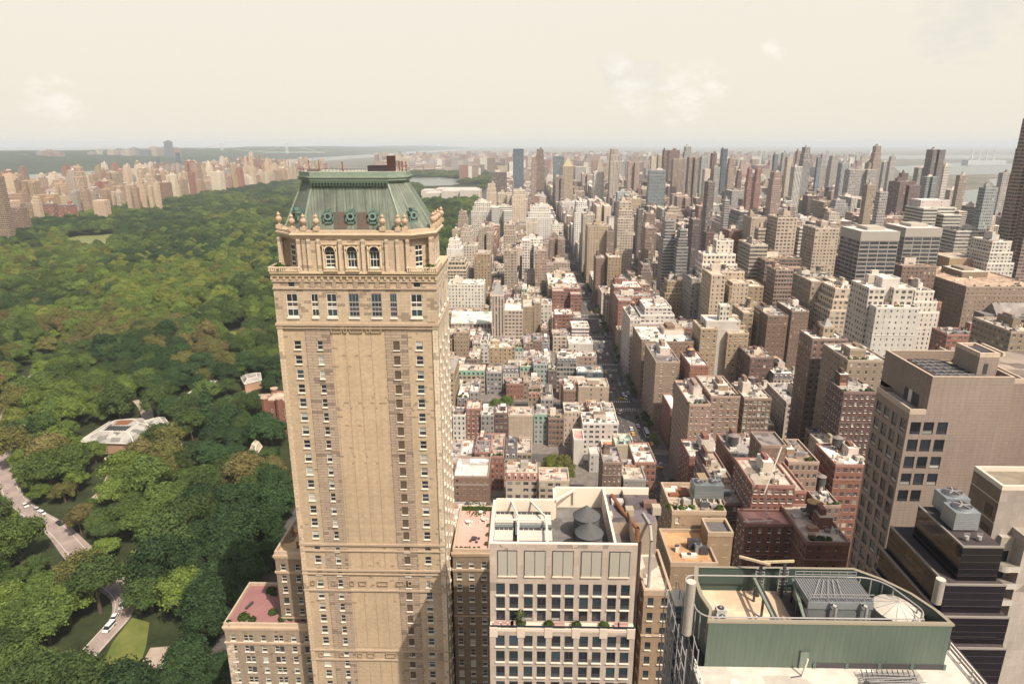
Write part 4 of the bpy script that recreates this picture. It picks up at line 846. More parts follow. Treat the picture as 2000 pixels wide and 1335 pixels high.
# ------------------------------------------------------------------ 4  tan tiled tower on the right
def tiled_tower():
    rng = random.Random(9); Y0 = 130.0; P = lambda px, py, yy=Y0: at(px, py, yy)
    xu, z = P(1822, 736); xl_, zl = P(1778, 800); xr = P(1984, 734)[0]; col = (.262, .205, .168)
    T = thing('tiled_tower', 'bulky tan tiled tower with punched dark windows and a roof recess, right of frame', 'tower', ((xl_ + xr) / 2, Y0 + 9, 0)); wins = []
    Db = 13.5; Du = 18.5; f = MB(); W = xr - xu
    # lower body: south strip with three window columns, west face with four
    holes = []; zr0 = P(1800, 836)[1]; rows = [zr0 - k * 3.95 for k in range(22)]
    lx = xl_; 
    for i, zc in enumerate(rows[:5]):
        cols_ = [P(px, 836)[0] - lx for px in (1787.5, 1813, 1840)]
        for j, c in enumerate(cols_):
            if i == 4 and j == 2: continue
            holes.append((c - 1.08, c + 1.08, zc - 1.4, zc + 1.4, 'bronze'))
    wall_holes(f, (lx, Y0), (1, 0), xu - lx, 0, zl, [], 'tile', col) if False else None
    wall_holes(f, (lx, Y0), (1, 0), xr - lx, 0, zl, holes, 'tile', col, .45, wins)
    wall_holes(f, (xu, Y0), (1, 0), W, zl, z, [], 'tile', col)
    holes = []
    for k in range(4):
        c = Db * (3 - k + .55) / 4.05
        for zc in rows: holes.append((c - 1.08, c + 1.08, zc - 1.4, zc + 1.4, 'bronze'))
    wall_holes(f, (lx, Y0 + Db), (0, -1), Db, 0, zl, holes, 'tile', (.27, .21, .172), .45, wins)
    f.wall((xu, Y0 + Du), (xu, Y0), zl - 1.05, z, 'tile', (.25, .192, .158)); f.wall((xr, Y0), (xr, Y0 + Du), 0, z, 'tile', col); f.wall((xr, Y0 + Du), (xu, Y0 + Du), 0, z, 'tile', col); f.wall((xu, Y0 + Db), (lx, Y0 + Db), 0, zl, 'tile', col); f.wall((xu, Y0 + Du), (xu, Y0 + Db), 0, zl, 'tile', col)
    f.face([(lx, Y0, zl - 1.0), (xu, Y0, zl - 1.0), (xu, Y0 + Db, zl - 1.0), (lx, Y0 + Db, zl - 1.0)], 'roofing', None, (.38, .32, .27)); f.box(lx + .6, xr - .6, Y0 + .6, Y0 + Db - .6, 0, zl - 2, 'masonry', (.05, .05, .05)); f.build('facade', T)
    p = MB(); t = .5; pc = (.44, .35, .27)
    for (a, b_, c_, d_) in ((xu, xr, Y0, Y0 + t), (xu, xr, Y0 + Du - t, Y0 + Du), (xu, xu + t, Y0 + t, Y0 + Du - t), (xr - t, xr, Y0 + t, Y0 + Du - t)): p.box(a, b_, c_, d_, z, z + .1, 'smooth', pc)
    for (a, b_, c_, d_) in ((xu + t, xr - t, Y0 + t, Y0 + t + .05), (xu + t, xr - t, Y0 + Du - t - .05, Y0 + Du - t), (xu + t, xu + t + .05, Y0 + t + .06, Y0 + Du - t - .06), (xr - t - .05, xr - t, Y0 + t + .06, Y0 + Du - t - .06)): p.box(a, b_, c_, d_, z - 3, z, 'tile', (.24, .185, .15))
    p.box(lx - .02, lx + .4, Y0 + .4, Y0 + Db, zl - 1, zl + .1, 'smooth', pc); p.box(lx - .02, xu - .01, Y0 - .02, Y0 + .4, zl - 1, zl + .1, 'smooth', pc); p.build('parapet', T)
    r = MB(); r.face([(xu + t, Y0 + t, z - 2.6), (xr - t, Y0 + t, z - 2.6), (xr - t, Y0 + Du - t, z - 2.6), (xu + t, Y0 + Du - t, z - 2.6)], 'roofing', None, (.56, .44, .30)); r.build('roof', T)
    m = MB(); xa, xb = xu + 2.6, P(1878, 700, Y0 + 12)[0]
    m.prism([(xa, Y0 + 1.2), (xb, Y0 + 1.2), (xb, Y0 + 8), (xb - 4, Y0 + 15), (xa + .5, Y0 + 15)], z - 2.55, z - .9, 'metal', (.10, .10, .11), top='tar')
    for i in range(6): m.bar((xa + .4, Y0 + 2 + i * 2.2, z - .8), (xb - .4, Y0 + 2 + i * 2.2, z - .8), .14, 'frame_grey')
    for i in range(4): m.bar((xa + 1.2 + i * 2.0, Y0 + 1.4, z - .75), (xa + 1.2 + i * 1.6, Y0 + 14.5, z - .75), .12, 'frame_grey')
    m.build('plant_well', T)
    b = MB(); xc, xd = P(1905, 706, Y0 + 5)[0], xr - 1.1; zz = z + 3.0; ya, yb = Y0 + 4, Y0 + 12
    b.box(xc, xd, ya, yb, z - 2.5, zz, 'tile', col, top='roofing', topcol=(.3, .24, .18))
    for (a, c_, d_, e_) in ((xc, xd, ya, ya + .5), (xc, xd, yb - .5, yb), (xc, xc + .5, ya + .5, yb - .5), (xd - .5, xd, ya + .5, yb - .5), (xc + 5, xc + 5.5, ya + .5, yb - .5)): b.box(a - .02, c_ + .02, d_ - .02, e_ + .02, zz + .01, zz + .9, 'tile', (.52, .41, .31))
    b.box(xc + 1.2, xc + 4, ya + 2, yb - 2, zz + .02, zz + .7, 'frame_dark'); b.box(xc + 1.2, xc + 2.1, ya - .05, ya - .003, z - .6, z + 1.6, 'frame_dark'); b.build('penthouse', T)
    v = MB()
    for (ya, yb) in ((Y0 + 3.2, Y0 + 5.6), (Y0 + 7.0, Y0 + 8.6)): v.box(xu - .12, xu - .003, ya, yb, zl - .6, zl + 2.0, 'frame_dark')
    v.box(xu - .16, xu - .003, Y0 + 5.7, Y0 + 6.9, zl - .6, zl + 2.1, 'frame_white'); v.build('terrace_door', T)
    place_windows(T, wins, rng)
    # tall annex continuing to the right edge
    x2 = xr + .15; A = thing('tiled_annex', 'tan tiled tower wing cut by the right frame edge, behind the greige balcony block', 'tower', (x2 + 12, Y0 + 14, 0)); a = MB(); za = z - 2.4
    a.box(x2, x2 + 26, Y0 + 3, Y0 + 26, 0, za, 'tile', (.24, .185, .153), top='roofing', topcol=(.25, .2, .16)); a.build('facade', A)
    q = MB()
    for (c0, c1, d0, d1) in ((x2, x2 + 26, Y0 + 3, Y0 + 3.5), (x2, x2 + .5, Y0 + 3.5, Y0 + 26), (x2 + 4, x2 + 4.5, Y0 + 3.5, Y0 + 26)): q.box(c0, c1, d0, d1, za + .003, za + 1, 'smooth', pc)
    q.build('parapet', A)
# ------------------------------------------------------------------ 5  black glass terraces and greige block
def black_glass():
    P = at; rng = random.Random(11); Y0 = 93.0
    x1, z = P(1961, 1070, Y0); x0 = P(1881, 1068, Y0)[0]; xw = P(1803, 1000, Y0 + 9)[0] - 0.2
    T = thing('glass_building', 'stepped black glass building with two square cooling towers, below the tan tiled tower', 'building', ((x0 + x1) / 2, Y0 + 6, 0))
    def tier(name, xa, xb, ya, yb, z0, z1):
        m = MB(); m.box(xa, xb, ya, yb, z0, z1, 'black_glass', (.02, .02, .02), top='roofing', topcol=(.05, .04, .04))
        k = z1 - 1.3
        while k > z0 + 1:
            m.box(xa - .03, xb + .03, ya - .03, yb + .03, k, k + .05, 'masonry', (.055, .045, .045), bottom=True); k -= 1.3
        m.build(name, T)
        m = MB(); m.box(xa - .06, xb + .06, ya - .06, ya + .22, z1 + .003, z1 + .3, 'smooth', (.25, .22, .19)); m.box(xa - .06, xa + .22, ya + .22, yb, z1 + .003, z1 + .3, 'smooth', (.25, .22, .19)); m.build('ledge', T)
    a = P(1880, 1068, Y0)[0]
    for k, (xl_, xr_, py, dy, dep) in enumerate(((1881, 1961, 1069, 0, 12.5), (1866, 1966, 1143, 1.3, 17), (1860, 1972, 1206, 2.6, 19), (1868, 1966, 1267, 3.9, 21))):
        ya = Y0 - dy; xa, zz = P(xl_, py, ya); xb = P(xr_, py, ya)[0]
        if k: xa = P(1881, 1069, Y0)[0] - (2.3, 2.9, 3.4)[k - 1]
        tier('glass_tier', xa, xb, ya, ya + dep, 0 if k == 3 else zz - 9, zz)
    for (xa, xb_, py, yy) in ((1838, 1888, 1012, 9.2), (1856, 1908, 1040, 4.6)):
        u0, zz = P(xa + 4, py, Y0 + yy); u1 = P(xb_, py, Y0 + yy)[0]; tower_cooler(u0, u1, Y0 + yy, Y0 + yy + 3.6, z, 3.4, 1, (.27, .29, .30)).build('cooling_tower', T)
    for px in (1885, 1910):
        m = MB(); xx = P(px, 1060, Y0 + 2)[0]; m.bar((xx - .4, Y0 + 2, z + .02), (xx - .4, Y0 + 2, z + 1.3), .08, 'frame_grey'); m.bar((xx + .4, Y0 + 2, z + .02), (xx + .4, Y0 + 2, z + 1.3), .08, 'frame_grey'); m.cyl(xx, Y0 + 2, z + .3, z + .9, .38, .38, 12, 'pipe'); m.bar((xx - .5, Y0 + 2, z + 1.3), (xx + .5, Y0 + 2, z + 1.3), .08, 'frame_grey'); m.build('pump', T)
    # greige block with balconies
    xg, zg = P(1958, 951, Y0 + 12); Yg = Y0 + 12; col = (.32, .275, .235)
    G = thing('balcony_block', 'greige concrete block with a brown side wall and curved balconies at the right frame edge', 'building', (xg + 12, Yg + 8, 0)); f = MB()
    f.wall((xg, Yg), (xg + 26, Yg), 0, zg, 'panel', col); f.wall((xg, Yg + 7.5), (xg, Yg), 0, zg, 'panel', (.20, .145, .105)); f.wall((xg + 26, Yg), (xg + 26, Yg + 7.5), 0, zg, 'panel', col); f.wall((xg + 26, Yg + 7.5), (xg, Yg + 7.5), 0, zg, 'panel', col); f.face([(xg, Yg, zg - .6), (xg + 26, Yg, zg - .6), (xg + 26, Yg + 7.5, zg - .6), (xg, Yg + 7.5, zg - .6)], 'roofing', None, (.22, .18, .13)); f.build('facade', G)
    m = MB()
    for (a_, b_, c_, d_) in ((xg - .03, xg + 26, Yg - .03, Yg + .5), (xg - .03, xg + .5, Yg + .5, Yg + 7.5), (xg + .5, xg + 26, Yg + 7.1, Yg + 7.55)): m.box(a_, b_, c_, d_, zg - .59, zg + .25, 'smooth', (.60, .52, .43))
    m.build('parapet', G)
    m = MB()
    for k in range(3): m.box(xg - .06, xg - .003, Yg, Yg + 7.5, zg - 3.2 - k * 4, zg - 3.0 - k * 4, 'smooth', (.5, .43, .35), bottom=True)
    m.box(xg - .05, xg - .003, Yg + 1, Yg + 3, zg - 6.5, zg - 4.4, 'glass_dark'); m.box(xg - .05, xg - .003, Yg + 1, Yg + 3, zg - 10.5, zg - 8.4, 'glass_dark'); m.build('window', G)
    # lower front part with balconies
    Yl = Yg - 3.5; xq = P(1968, 1100, Yl)[0]; zq = P(1985, 1050, Yl)[1]
    m = MB(); m.box(xq + 2.2, xq + 26, Yl, Yg - .02, 0, zq, 'panel', (.39, .34, .29), top='roofing', topcol=(.25, .22, .18)); m.box(xq, xq + 2.19, Yl + 2.5, Yg - .02, 0, zq - 1.5, 'panel', (.38, .33, .285)); m.build('lower_block', G)
    for k in range(7):
        zb = P(1960, 1112, Yl)[1] - k * 3.4; m = MB(); pts = [(xq - 1.6, Yl + 1.8)] + arc(xq, Yl + 1.2, 1.7, math.pi * 1.05, math.pi * 1.6, 6) + [(xq + 2.18, Yl - .4), (xq + 2.18, Yl + 2.4), (xq - 1.6, Yl + 2.4)]
        m.prism(pts, zb - .25, zb, 'smooth', (.52, .46, .38), bottom=True); m.prism(pts[:-2], zb, zb + .9, 'smooth', (.46, .42, .37), cap=False) ; m.build('balcony', G)
        w = MB(); w.box(xq + .2, xq + 1.7, Yl + 2.44, Yl + 2.49, zb + .05, zb + 2.2, 'glass_dark'); w.build('window', G)
# ------------------------------------------------------------------ generic city buildings
PAL = {'w': ((.48, .44, .385), 'white'), 'c': ((.39, .315, .235), 'cream'), 't': ((.265, .20, .142), 'tan'), 'y': ((.285, .208, .13), 'yellow-brick'), 'b': ((.178, .118, .086), 'brown'), 'r': ((.215, .098, .07), 'red-brick'),
       'g': ((.25, .23, .215), 'grey'), 'd': ((.115, .09, .085), 'dark brown'), 'l': ((.38, .31, .24), 'limestone'), 's': ((.10, .13, .155), 'blue-grey'), 'p': ((.27, .185, .142), 'rosy brown'), 'm': ((.12, .066, .055), 'maroon'), 'n': ((.24, .26, .25), 'green-grey'), 'k': ((.045, .04, .045), 'black')}
STY = {'p': 'facade_punched', 'w': 'facade_wide', 'r': 'facade_ribbon', 's': 'facade_strip', 'g': 'facade_grid', 'z': 'facade_sparse', 'b': 'facade_balcony', 'm': 'facade_small', 'o': 'facade_office'}
ROOFS = [((.52, .46, .385), 'a pale roof'), ((.44, .37, .295), 'a cream roof'), ((.30, .27, .25), 'a grey roof'), ((.10, .09, .09), 'a black tar roof'), ((.31, .24, .175), 'a tan roof'), ((.62, .57, .50), 'a white roof'), ((.20, .17, .16), 'a dark grey roof')]
STUFF = MB()
def jit(c, rng, k=.12):
    f = 1 + rng.uniform(-k, k); return (c[0] * f * (1 + rng.uniform(-.04, .04)), c[1] * f, c[2] * f * (1 + rng.uniform(-.05, .05)))
def ring(mb, x0, x1, y0, y1, z, h, t, mat, col):
    for (a, b_, c, d) in ((x0, x1, y0, y0 + t), (x0, x1, y1 - t, y1), (x0, x0 + t, y0 + t, y1 - t), (x1 - t, x1, y0 + t, y1 - t)): mb.box(a, b_, c, d, z, z + h, mat, col)
def make_parts(sp, lod, rng):
    """returns [(part name, MB)], windows"""
    x0, x1, y0, y1, h = sp['x0'], sp['x1'], sp['y0'], sp['y1'], sp['h']; o = sp['opts']; col = jit(PAL[sp['col']][0], rng); wins = []
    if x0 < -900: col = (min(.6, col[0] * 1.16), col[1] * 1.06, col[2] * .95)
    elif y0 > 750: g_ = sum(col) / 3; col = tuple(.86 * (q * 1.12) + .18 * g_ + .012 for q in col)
    parts = []; add = lambda n, m: (parts.append((n, m)) if m.f else None)
    W, D = x1 - x0, y1 - y0; trim = tuple(min(.72, c * 1.2 + .06) for c in col); rcol = sp['roof']
    bay = sp.get('bay', 7.5 if sp['sty'] == 'o' else 3.4 if W > 14 else 2.4); fl = 3.3 if h < 140 else 3.1
    tiers = [(x0, x1, y0, y1, 0, h)]
    if 's' in o:
        tiers = []; n = 2; k = min(W, D); zz = h * .80; tiers.append((x0, x1, y0, y1, 0, zz)); a, b_, c, d = x0, x1, y0, y1; st = (h - zz) / (n)
        for i in range(n):
            a += k * rng.uniform(.03, .12); b_ -= k * rng.uniform(.03, .12); c += k * rng.uniform(.05, .12); d -= k * .05; tiers.append((a, b_, c, d, zz, zz + st)); zz += st
    elif 'q' in o:     # one tower shaft on a base
        zz = h * .55; tiers = [(x0, x1, y0, y1, 0, zz), (x0 + W * .2, x1 - W * .2, y0 + D * .15, y1 - D * .15, zz, h)]
    elif h > 25 and W > 18 and D > 18 and not any(q in o for q in 'MkOfp') and rng.random() < .62:      # light court open to the street
        xa_ = x0 + W * rng.uniform(.28, .42); xb_ = xa_ + W * rng.uniform(.16, .28); n_ = D * rng.uniform(.3, .5); hh_ = h - rng.choice([.15, 3.2, 6.4])
        tiers = [(x0, xa_, y0, y0 + n_ + .02, 0, h - .13), (xb_, x1, y0 + .03, y0 + n_ + .02, 0, hh_), (x0 + .02, x1 - .02, y0 + n_, y1, 0, h)]
    mans = 3.2 if 'M' in o else 0
    if mans: t = tiers[-1]; tiers[-1] = t[:5] + (t[5] - mans,)
    mat = STY[sp['sty']]; roof = MB(); fac = MB()
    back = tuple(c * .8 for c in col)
    for ti, (a, b_, c, d, z0, z1) in enumerate(tiers):
        if lod == 2:
            n = max(2, round((b_ - a) / bay)); nf = max(1, round((z1 - z0) / fl)); holes = []
            fh = (z1 - z0) / nf; bw = (b_ - a) / n
            wd = {'p': .42, 'w': .58, 'b': .7, 'm': .32, 'r': .8, 'g': .8, 's': .5, 'z': .3}[sp['sty']] * min(bw, 3.2)
            vis0 = sp.get('vis0', 0)
            for i in range(n):
                if sp['sty'] == 'z' and i % 3: continue
                for k in range(nf):
                    zc = z0 + (k + .52) * fh
                    if zc > vis0: holes.append((bw * (i + .5) - wd / 2, bw * (i + .5) + wd / 2, zc - .85, zc + .85))
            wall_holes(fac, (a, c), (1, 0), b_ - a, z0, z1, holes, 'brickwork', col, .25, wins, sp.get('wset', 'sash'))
            left = (a + b_) / 2 > 5; L_ = d - c; m = max(1, round(L_ / bay)); bw = L_ / m; holes = []
            for i in range(m):
                for k in range(nf):
                    zc = z0 + (k + .52) * fh
                    if zc > vis0: holes.append((bw * (i + .5) - wd / 2, bw * (i + .5) + wd / 2, zc - .85, zc + .85))
            if left: wall_holes(fac, (a, d), (0, -1), L_, z0, z1, holes, 'brickwork', col, .25, wins, sp.get('wset', 'sash')); fac.wall((b_, c), (b_, d), z0, z1, 'brickwork', col)
            else: wall_holes(fac, (b_, c), (0, 1), L_, z0, z1, holes, 'brickwork', col, .25, wins, sp.get('wset', 'sash')); fac.wall((a, d), (a, c), z0, z1, 'brickwork', col)
            fac.wall((b_, d), (a, d), z0, z1, 'brickwork', col); fac.box(a + .4, b_ - .4, c + .4, d - .4, z0, z1 - .4, 'masonry', (.05, .045, .04))
        else:
            p = [(a, c), (b_, c), (b_, d), (a, d)]
            for i in range(4):
                l = (b_ - a) if i % 2 == 0 else (d - c); mt = mat
                if 'z' in sp and i in (1, 3): mt = 'facade_sparse'
                u = rng.randrange(1, 60); U = max(1, round(l / bay)); V = (0, max(1, round((z1 - z0) / fl)))
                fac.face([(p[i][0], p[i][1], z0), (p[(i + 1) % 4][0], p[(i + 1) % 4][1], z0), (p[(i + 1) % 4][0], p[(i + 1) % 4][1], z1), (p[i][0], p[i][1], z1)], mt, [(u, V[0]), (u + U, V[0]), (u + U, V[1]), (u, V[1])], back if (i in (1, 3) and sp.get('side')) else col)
        roof.face([(a, c, z1 + .01), (b_, c, z1 + .01), (b_, d, z1 + .01), (a, d, z1 + .01)], 'roofing', None, rcol)
        if lod >= 1 and not (mans and ti == len(tiers) - 1):
            par = MB()
            ring(par, a - .08, b_ + .08, c - .08, d + .08, z1 - .25, 1.1, .45, 'masonry', trim); add('parapet', par)
            if z1 - z0 > 24 and lod >= 1 and 'k' not in o:
                for fz in (.22, .80 if rng.random() < .6 else .9): zz = z0 + (z1 - z0) * fz; cb = MB(); cb.box(a - .18, b_ + .18, c - .18, d + .1, zz, zz + .35, 'masonry', trim, bottom=True); add('string_course', cb)
    if 'O' in o:
        cap = MB(); cap.box(x0 - .25, x1 + .25, y0 - .25, y1 + .25, h - 6.5, h + .8, 'smooth', (.33, .30, .26), top='roofing', topcol=(.55, .5, .45)); cap.box(x0 + 8, x0 + 22, y0 + 8, y1 - 8, h + .8, h + 3.2, 'masonry', (.4, .36, .3)); add('roof_cap', cap)
    parts[0:0] = [('facade', fac), ('roof', roof)]
    a, b_, c, d, _, zt = tiers[-1]; w, dd = b_ - a, d - c
    if mans:
        mc = {'G': (.16, .23, .18), 'R': (.27, .12, .10), 'D': (.10, .10, .11)}.get(sp.get('mc', 'D')); mm = MB(); k = 1.3
        P0 = [(a - .1, c - .1), (b_ + .1, c - .1), (b_ + .1, d + .1), (a - .1, d + .1)]; P1 = [(a + .2, c + k), (b_ - .2, c + k), (b_ - .2, d - k), (a + .2, d - k)]
        mm.prism(P0, zt, zt + mans, 'masonry', mc, taper=P1, top='roofing', topcol=rcol); add('mansard_roof', mm)
        nd = max(2, round(w / 3.0))
        for i in range(nd):
            dm = MB(); xx = a + w * (i + .5) / nd; dm.box(xx - .65, xx + .65, c - .0, c + 1.2, zt + .45, zt + 2.3, 'masonry', trim if sp.get('mc') != 'G' else mc, bottom=True); dm.box(xx - .4, xx + .4, c - .05, c - .003, zt + .7, zt + 2.0, 'glass_dark')
            if sp.get('mc') == 'R':
                pts = arc(xx, zt + 2.3, .65, 0, math.pi, 8); dm.face([(p, c, q) for p, q in reversed(pts)], 'masonry', None, trim)
                for q0, q1 in zip(pts, pts[1:]): dm.face([(q0[0], c + 1.3, q0[1]), (q0[0], c, q0[1]), (q1[0], c, q1[1]), (q1[0], c + 1.3, q1[1])], 'masonry', None, trim)
            add('dormer', dm)
        zt += mans; a += .5; b_ -= .5; c += k; d -= k; w, dd = b_ - a, d - c
    if 'p' in o:
        m = MB(); pc = {'y': (.34, .29, .18), 'g': (.22, .38, .32)}.get(sp.get('pc'), (.28, .26, .24)); ph = min(w, dd) * sp.get('ph', .8)
        m.prism([(a, c), (b_, c), (b_, d), (a, d)], zt + .02, zt + ph, 'masonry', pc, taper=[((a + b_) / 2 - .2, (c + d) / 2 - .2), ((a + b_) / 2 + .2, (c + d) / 2 - .2), ((a + b_) / 2 + .2, (c + d) / 2 + .2), ((a + b_) / 2 - .2, (c + d) / 2 + .2)]); add('pyramid_roof', m); return parts, wins
    if 'f' in o: return parts, wins
    # rooftop clutter
    if w > 5 and dd > 5:
        big = h > 28
        if big or rng.random() < .5:
            m = MB(); bw, bd = w * rng.uniform(.22, .42), dd * rng.uniform(.25, .45); bx = a + rng.uniform(.1, .9) * (w - bw); by = c + dd * .3 + rng.random() * (dd * .7 - bd); bh = rng.uniform(2.6, 5.5 if big else 3.2)
            m.box(bx, bx + bw, by, by + bd, zt + .02, zt + bh, 'masonry' if not big else 'facade_sparse', jit(col, rng, .2) if rng.random() < .6 else jit((.55, .48, .4), rng), top='roofing', topcol=rng.choice(ROOFS)[0], UVn=(3, 3))
            if big: m.box(bx + bw * .2, bx + bw * .6, by + bd * .2, by + bd * .8, zt + bh + .01, zt + bh + rng.uniform(1.2, 2.6), 'masonry', jit(col, rng, .15))
            add('bulkhead', m)
        if 't' in o or (big and rng.random() < .35 and h < 75):
            r_ = rng.uniform(1.6, 2.1); add('water_tank', water_tank(a + w * rng.uniform(.25, .8), c + dd * rng.uniform(.4, .8), zt + .02, r_, 3.2, roofc=rng.choice([(.42, .27, .13), (.2, .17, .15)]), legs=rng.uniform(1.5, 4)))
        nv = 0 if lod == 0 else (6 + int(w * dd / 20))
        m = MB()
        for _ in range(min(nv, 34)):
            s = rng.uniform(.3, 1.5); vx, vy = a + s + rng.random() * (w - 2 * s), c + s + rng.random() * (dd - 2 * s); vh = rng.uniform(.4, 1.6)
            if sp['y0'] < 460: add('roof_vent', m); m = MB()
            if rng.random() < .3: m.cyl(vx, vy, zt + .02, zt + vh + .6, s * .35, None, 8, 'metal', jit((.45, .42, .38), rng, .4))
            else: m.box(vx - s, vx + s, vy - s * .7, vy + s * .7, zt + .02, zt + vh, 'smooth', rng.choice([(.55, .52, .46), (.2, .18, .17), (.42, .38, .33), (.08, .08, .09), (.34, .2, .13)]))
        add('roof_vent', m)
        if lod >= 1 and rng.random() < .5: vy = c + dd * rng.uniform(.3, .7); m = MB(); m.bar((a + .5, vy, zt + .3), (b_ - .5, vy, zt + .3), .3, 'smooth', (.5, .46, .4)); add('roof_pipe', m)
        if lod >= 1 and ('g' in o or rng.random() < .12):
            m = MB()
            for _ in range(3 + int(w / 6)): m.clump(a + rng.random() * w, c + 1.2 + rng.random() * 1.5, zt + .4, rng.uniform(.8, 1.6), rng.uniform(.7, 1.4), 30, rng, .5)
            add('roof_garden', m)
    if lod >= 1 and h < 26 and rng.random() < .6:
        m = MB(); s = rng.choice([a + .5, b_ - .9])
        for k in (.15, .8): m.box(s, s + .5, c + dd * k, c + dd * k + 1.6, zt, zt + 1.9, 'masonry', (.25, .13, .09) if rng.random() < .5 else col)
        add('chimney', m)
    return parts, wins
CITY = []
def spec(x0, x1, y0, y1, h, col, sty, roof=None, opts='', **k):
    r = ROOFS[roof] if isinstance(roof, int) else (roof or random.Random(int(x0 * 7 + y0 * 13)).choice(ROOFS))
    if y0 > 330 and x0 < 77.3 and x1 > 55.6 and y0 < 3000:
        sh_ = 77.4 - x0 if (x0 + x1) / 2 > 66.5 else 55.4 - x1; x0 += sh_; x1 += sh_
    d = dict(x0=x0, x1=x1, y0=y0, y1=y1, h=h, col=col, sty=sty, roof=r[0], roofn=r[1], opts=opts); d.update(k); CITY.append(d); return d
PROT = []      # picture regions of measured buildings that nothing nearer may cover
def hb(xl, xr, yt, yb, Y, D, col, sty='p', roof=None, opts='', H=None, **k):
    ym = min(yt, yb)
    if H: dd_ = pixdir((xl + xr) / 2, ym); Y = (H - CAMH) / dd_.z * dd_.y
    Y += .0137 * len(CITY)
    if k.pop('sil', 0):
        vp = 1027; w_ = xr - xl; e_ = xl if xl > vp else xr; sh = abs(e_ - vp) * D / Y
        if sh > .35 * w_: D = max(8, D * .35 * w_ / sh); sh = abs(e_ - vp) * D / Y; sh = min(sh, .6 * w_)
        if xl > vp: xl += sh
        elif xr < vp: xr -= sh
    x0, z = at(xl, ym, Y); x1, _ = at(xr, ym, Y)
    h = max(8, min(z, 230)); d = spec(x0, x1, Y, Y + D, h, col, sty, roof, opts, hand=True, **k); PROT.append((xl, xr, yt, yb, Y)); return d
# ---- measured buildings, near ones first: (left, right, top, bottom in view, distance, depth, colour, windows, roof, options)
hb(1313, 1418, 1003, 1078, 141, 14, 'y', 'z', 4, 'k', lod=2, label='yellow-brown brick block with a steel cooling unit on its roof, behind the green enclosure', cool=1, vis0=70)
hb(1258, 1312, 1160, 1335, 104, 13, 'y', 'p', 1, 'f', lod=2, label='narrow yellow-brown brick block with a bare cream roof, between pale block and green enclosure', wset='dark', vis0=35, bay=4.2)
hb(1310, 1402, 1104, 1135, 127, 13.5, 'y', 'z', (( .42, .25, .13), 'an orange roof'), 'f', lod=1, label='yellow-brown lower roof with orange deck and dark machinery, in front of the cooling unit block', deck=1)
hb(1383, 1432, 1045, 1100, 133, 6, 'y', 'z', 3, 'f', lod=1, label='small square yellow-brown brick tower with an open green-rimmed top')
hb(1552, 1575, 962, 1110, 200, 22, 'r', 'p', 1, '', lod=2, vis0=20, label='narrow red brick wing with one column of white windows, right of the stepped red block')
hb(1457, 1552, 1026, 1112, 188, 9, 'r', 'm', ((.55, .30, .25), 'a pink roof'), 'f', lod=2, vis0=20, label='stepped red brick block with a pink terrace and a construction hoist, behind the green enclosure', crane=1)
hb(1470, 1553, 951, 1026, 197.2, 20, 'r', 'w', 1, '', lod=2, vis0=30, label='upper red brick storeys with a pale work roof, behind the pink terrace')
hb(1414, 1458, 985, 1110, 205, 40, 'm', 'w', 4, '', lod=1, label='maroon side wing in shade, left of the stepped red block')
hb(1487, 1536, 873, 925, 221, 12, 'b', 'z', 6, 'f', lod=1, label='tall windowless brown brick shaft with a hollow top, behind the red work roof')
hb(1436, 1500, 905, 960, 232, 26, 'r', 'z', 2, '', lod=1)
hb(1540, 1600, 905, 1000, 225, 20, 'p', 'w', 4, 'g', lod=1)
hb(1566, 1602, 936, 1000, 232, 14, 'y', 'w', ((.45, .13, .06), 'an orange-red roof'), 'f', lod=2, label='small yellow building with an orange-red roof and rows of tall windows')
hb(1576, 1660, 1062, 1110, 176, 22, 'r', 'z', 1, 't', lod=1, label='red brick block with a crowded pale roof, left of the tan tiled tower')
hb(1600, 1642, 990, 1035, 215, 20, 'b', 'p', 2, '', lod=1)
hb(1632, 1700, 910, 960, 225, 18, 'r', 'w', 5, '', lod=1)
hb(1612, 1650, 880, 935, 262, 16, 'c', 'm', 5, '', lod=1, label='cream block with blank side wall and a wooden water tank beside it')
hb(1597, 1640, 862, 900, 285, 14, 'b', 'p', 3, 't', lod=1)
hb(1347, 1419, 894, 985, 271, 18, 'r', 'm', 5, '', lod=2, vis0=4, bay=5, label='red brick block with a pale bulkhead and white roof rim at the avenue corner')
hb(1347, 1388, 792, 900, 299, 34, 'p', 'm', 0, 'g', lod=2, vis0=12, label='tall brown brick corner block with a roof garden, east of the avenue crossing')
hb(1389, 1446, 776, 890, 303, 30, 'p', 'p', 1, 'g', lod=2, vis0=14, label='tall brown brick block with paired windows, right of the roof-garden corner block')
hb(1454, 1507, 780, 880, 310, 22, 'b', 'w', 0, 't', lod=2, vis0=14, label='brown brick block with a dark round tank on its left, behind the brown corner block')
hb(1444, 1456, 760, 880, 334, 10, 'y', 'z', 2, 'f', lod=1)
hb(1310, 1330, 800, 905, 352, 24, 'r', 'm', 5, 'f', lod=1)
hb(1281, 1328, 708, 800, 381, 38, 't', 'm', 6, '', lod=2, vis0=6, bay=6, label='tan brick corner block with three round-headed top windows, east side of the avenue')
hb(1254, 1356, 668, 710, 428, 40, 'b', 'm', 5, 'g', lod=1, label='brown corner block with arcaded top storey under a white penthouse roof')
hb(1244, 1324, 605, 665, 476, 34, 'w', 'w', 5, 's', lod=1, label='white stepped apartment block east of the avenue, above the brown arcaded block')
hb(1226, 1246, 625, 700, 474, 40, 'w', 'p', 5, '', lod=1)
hb(1208, 1282, 588, 640, 560, 36, 'r', 'w', 2, 'g', lod=1, label='red brick block with white top windows, beside the shaded avenue')
hb(1200, 1255, 562, 600, 600, 30, 'r', 'w', 5, '', lod=1)
hb(1348, 1384, 715, 745, 372, 26, 'r', 'm', 5, '', lod=1)
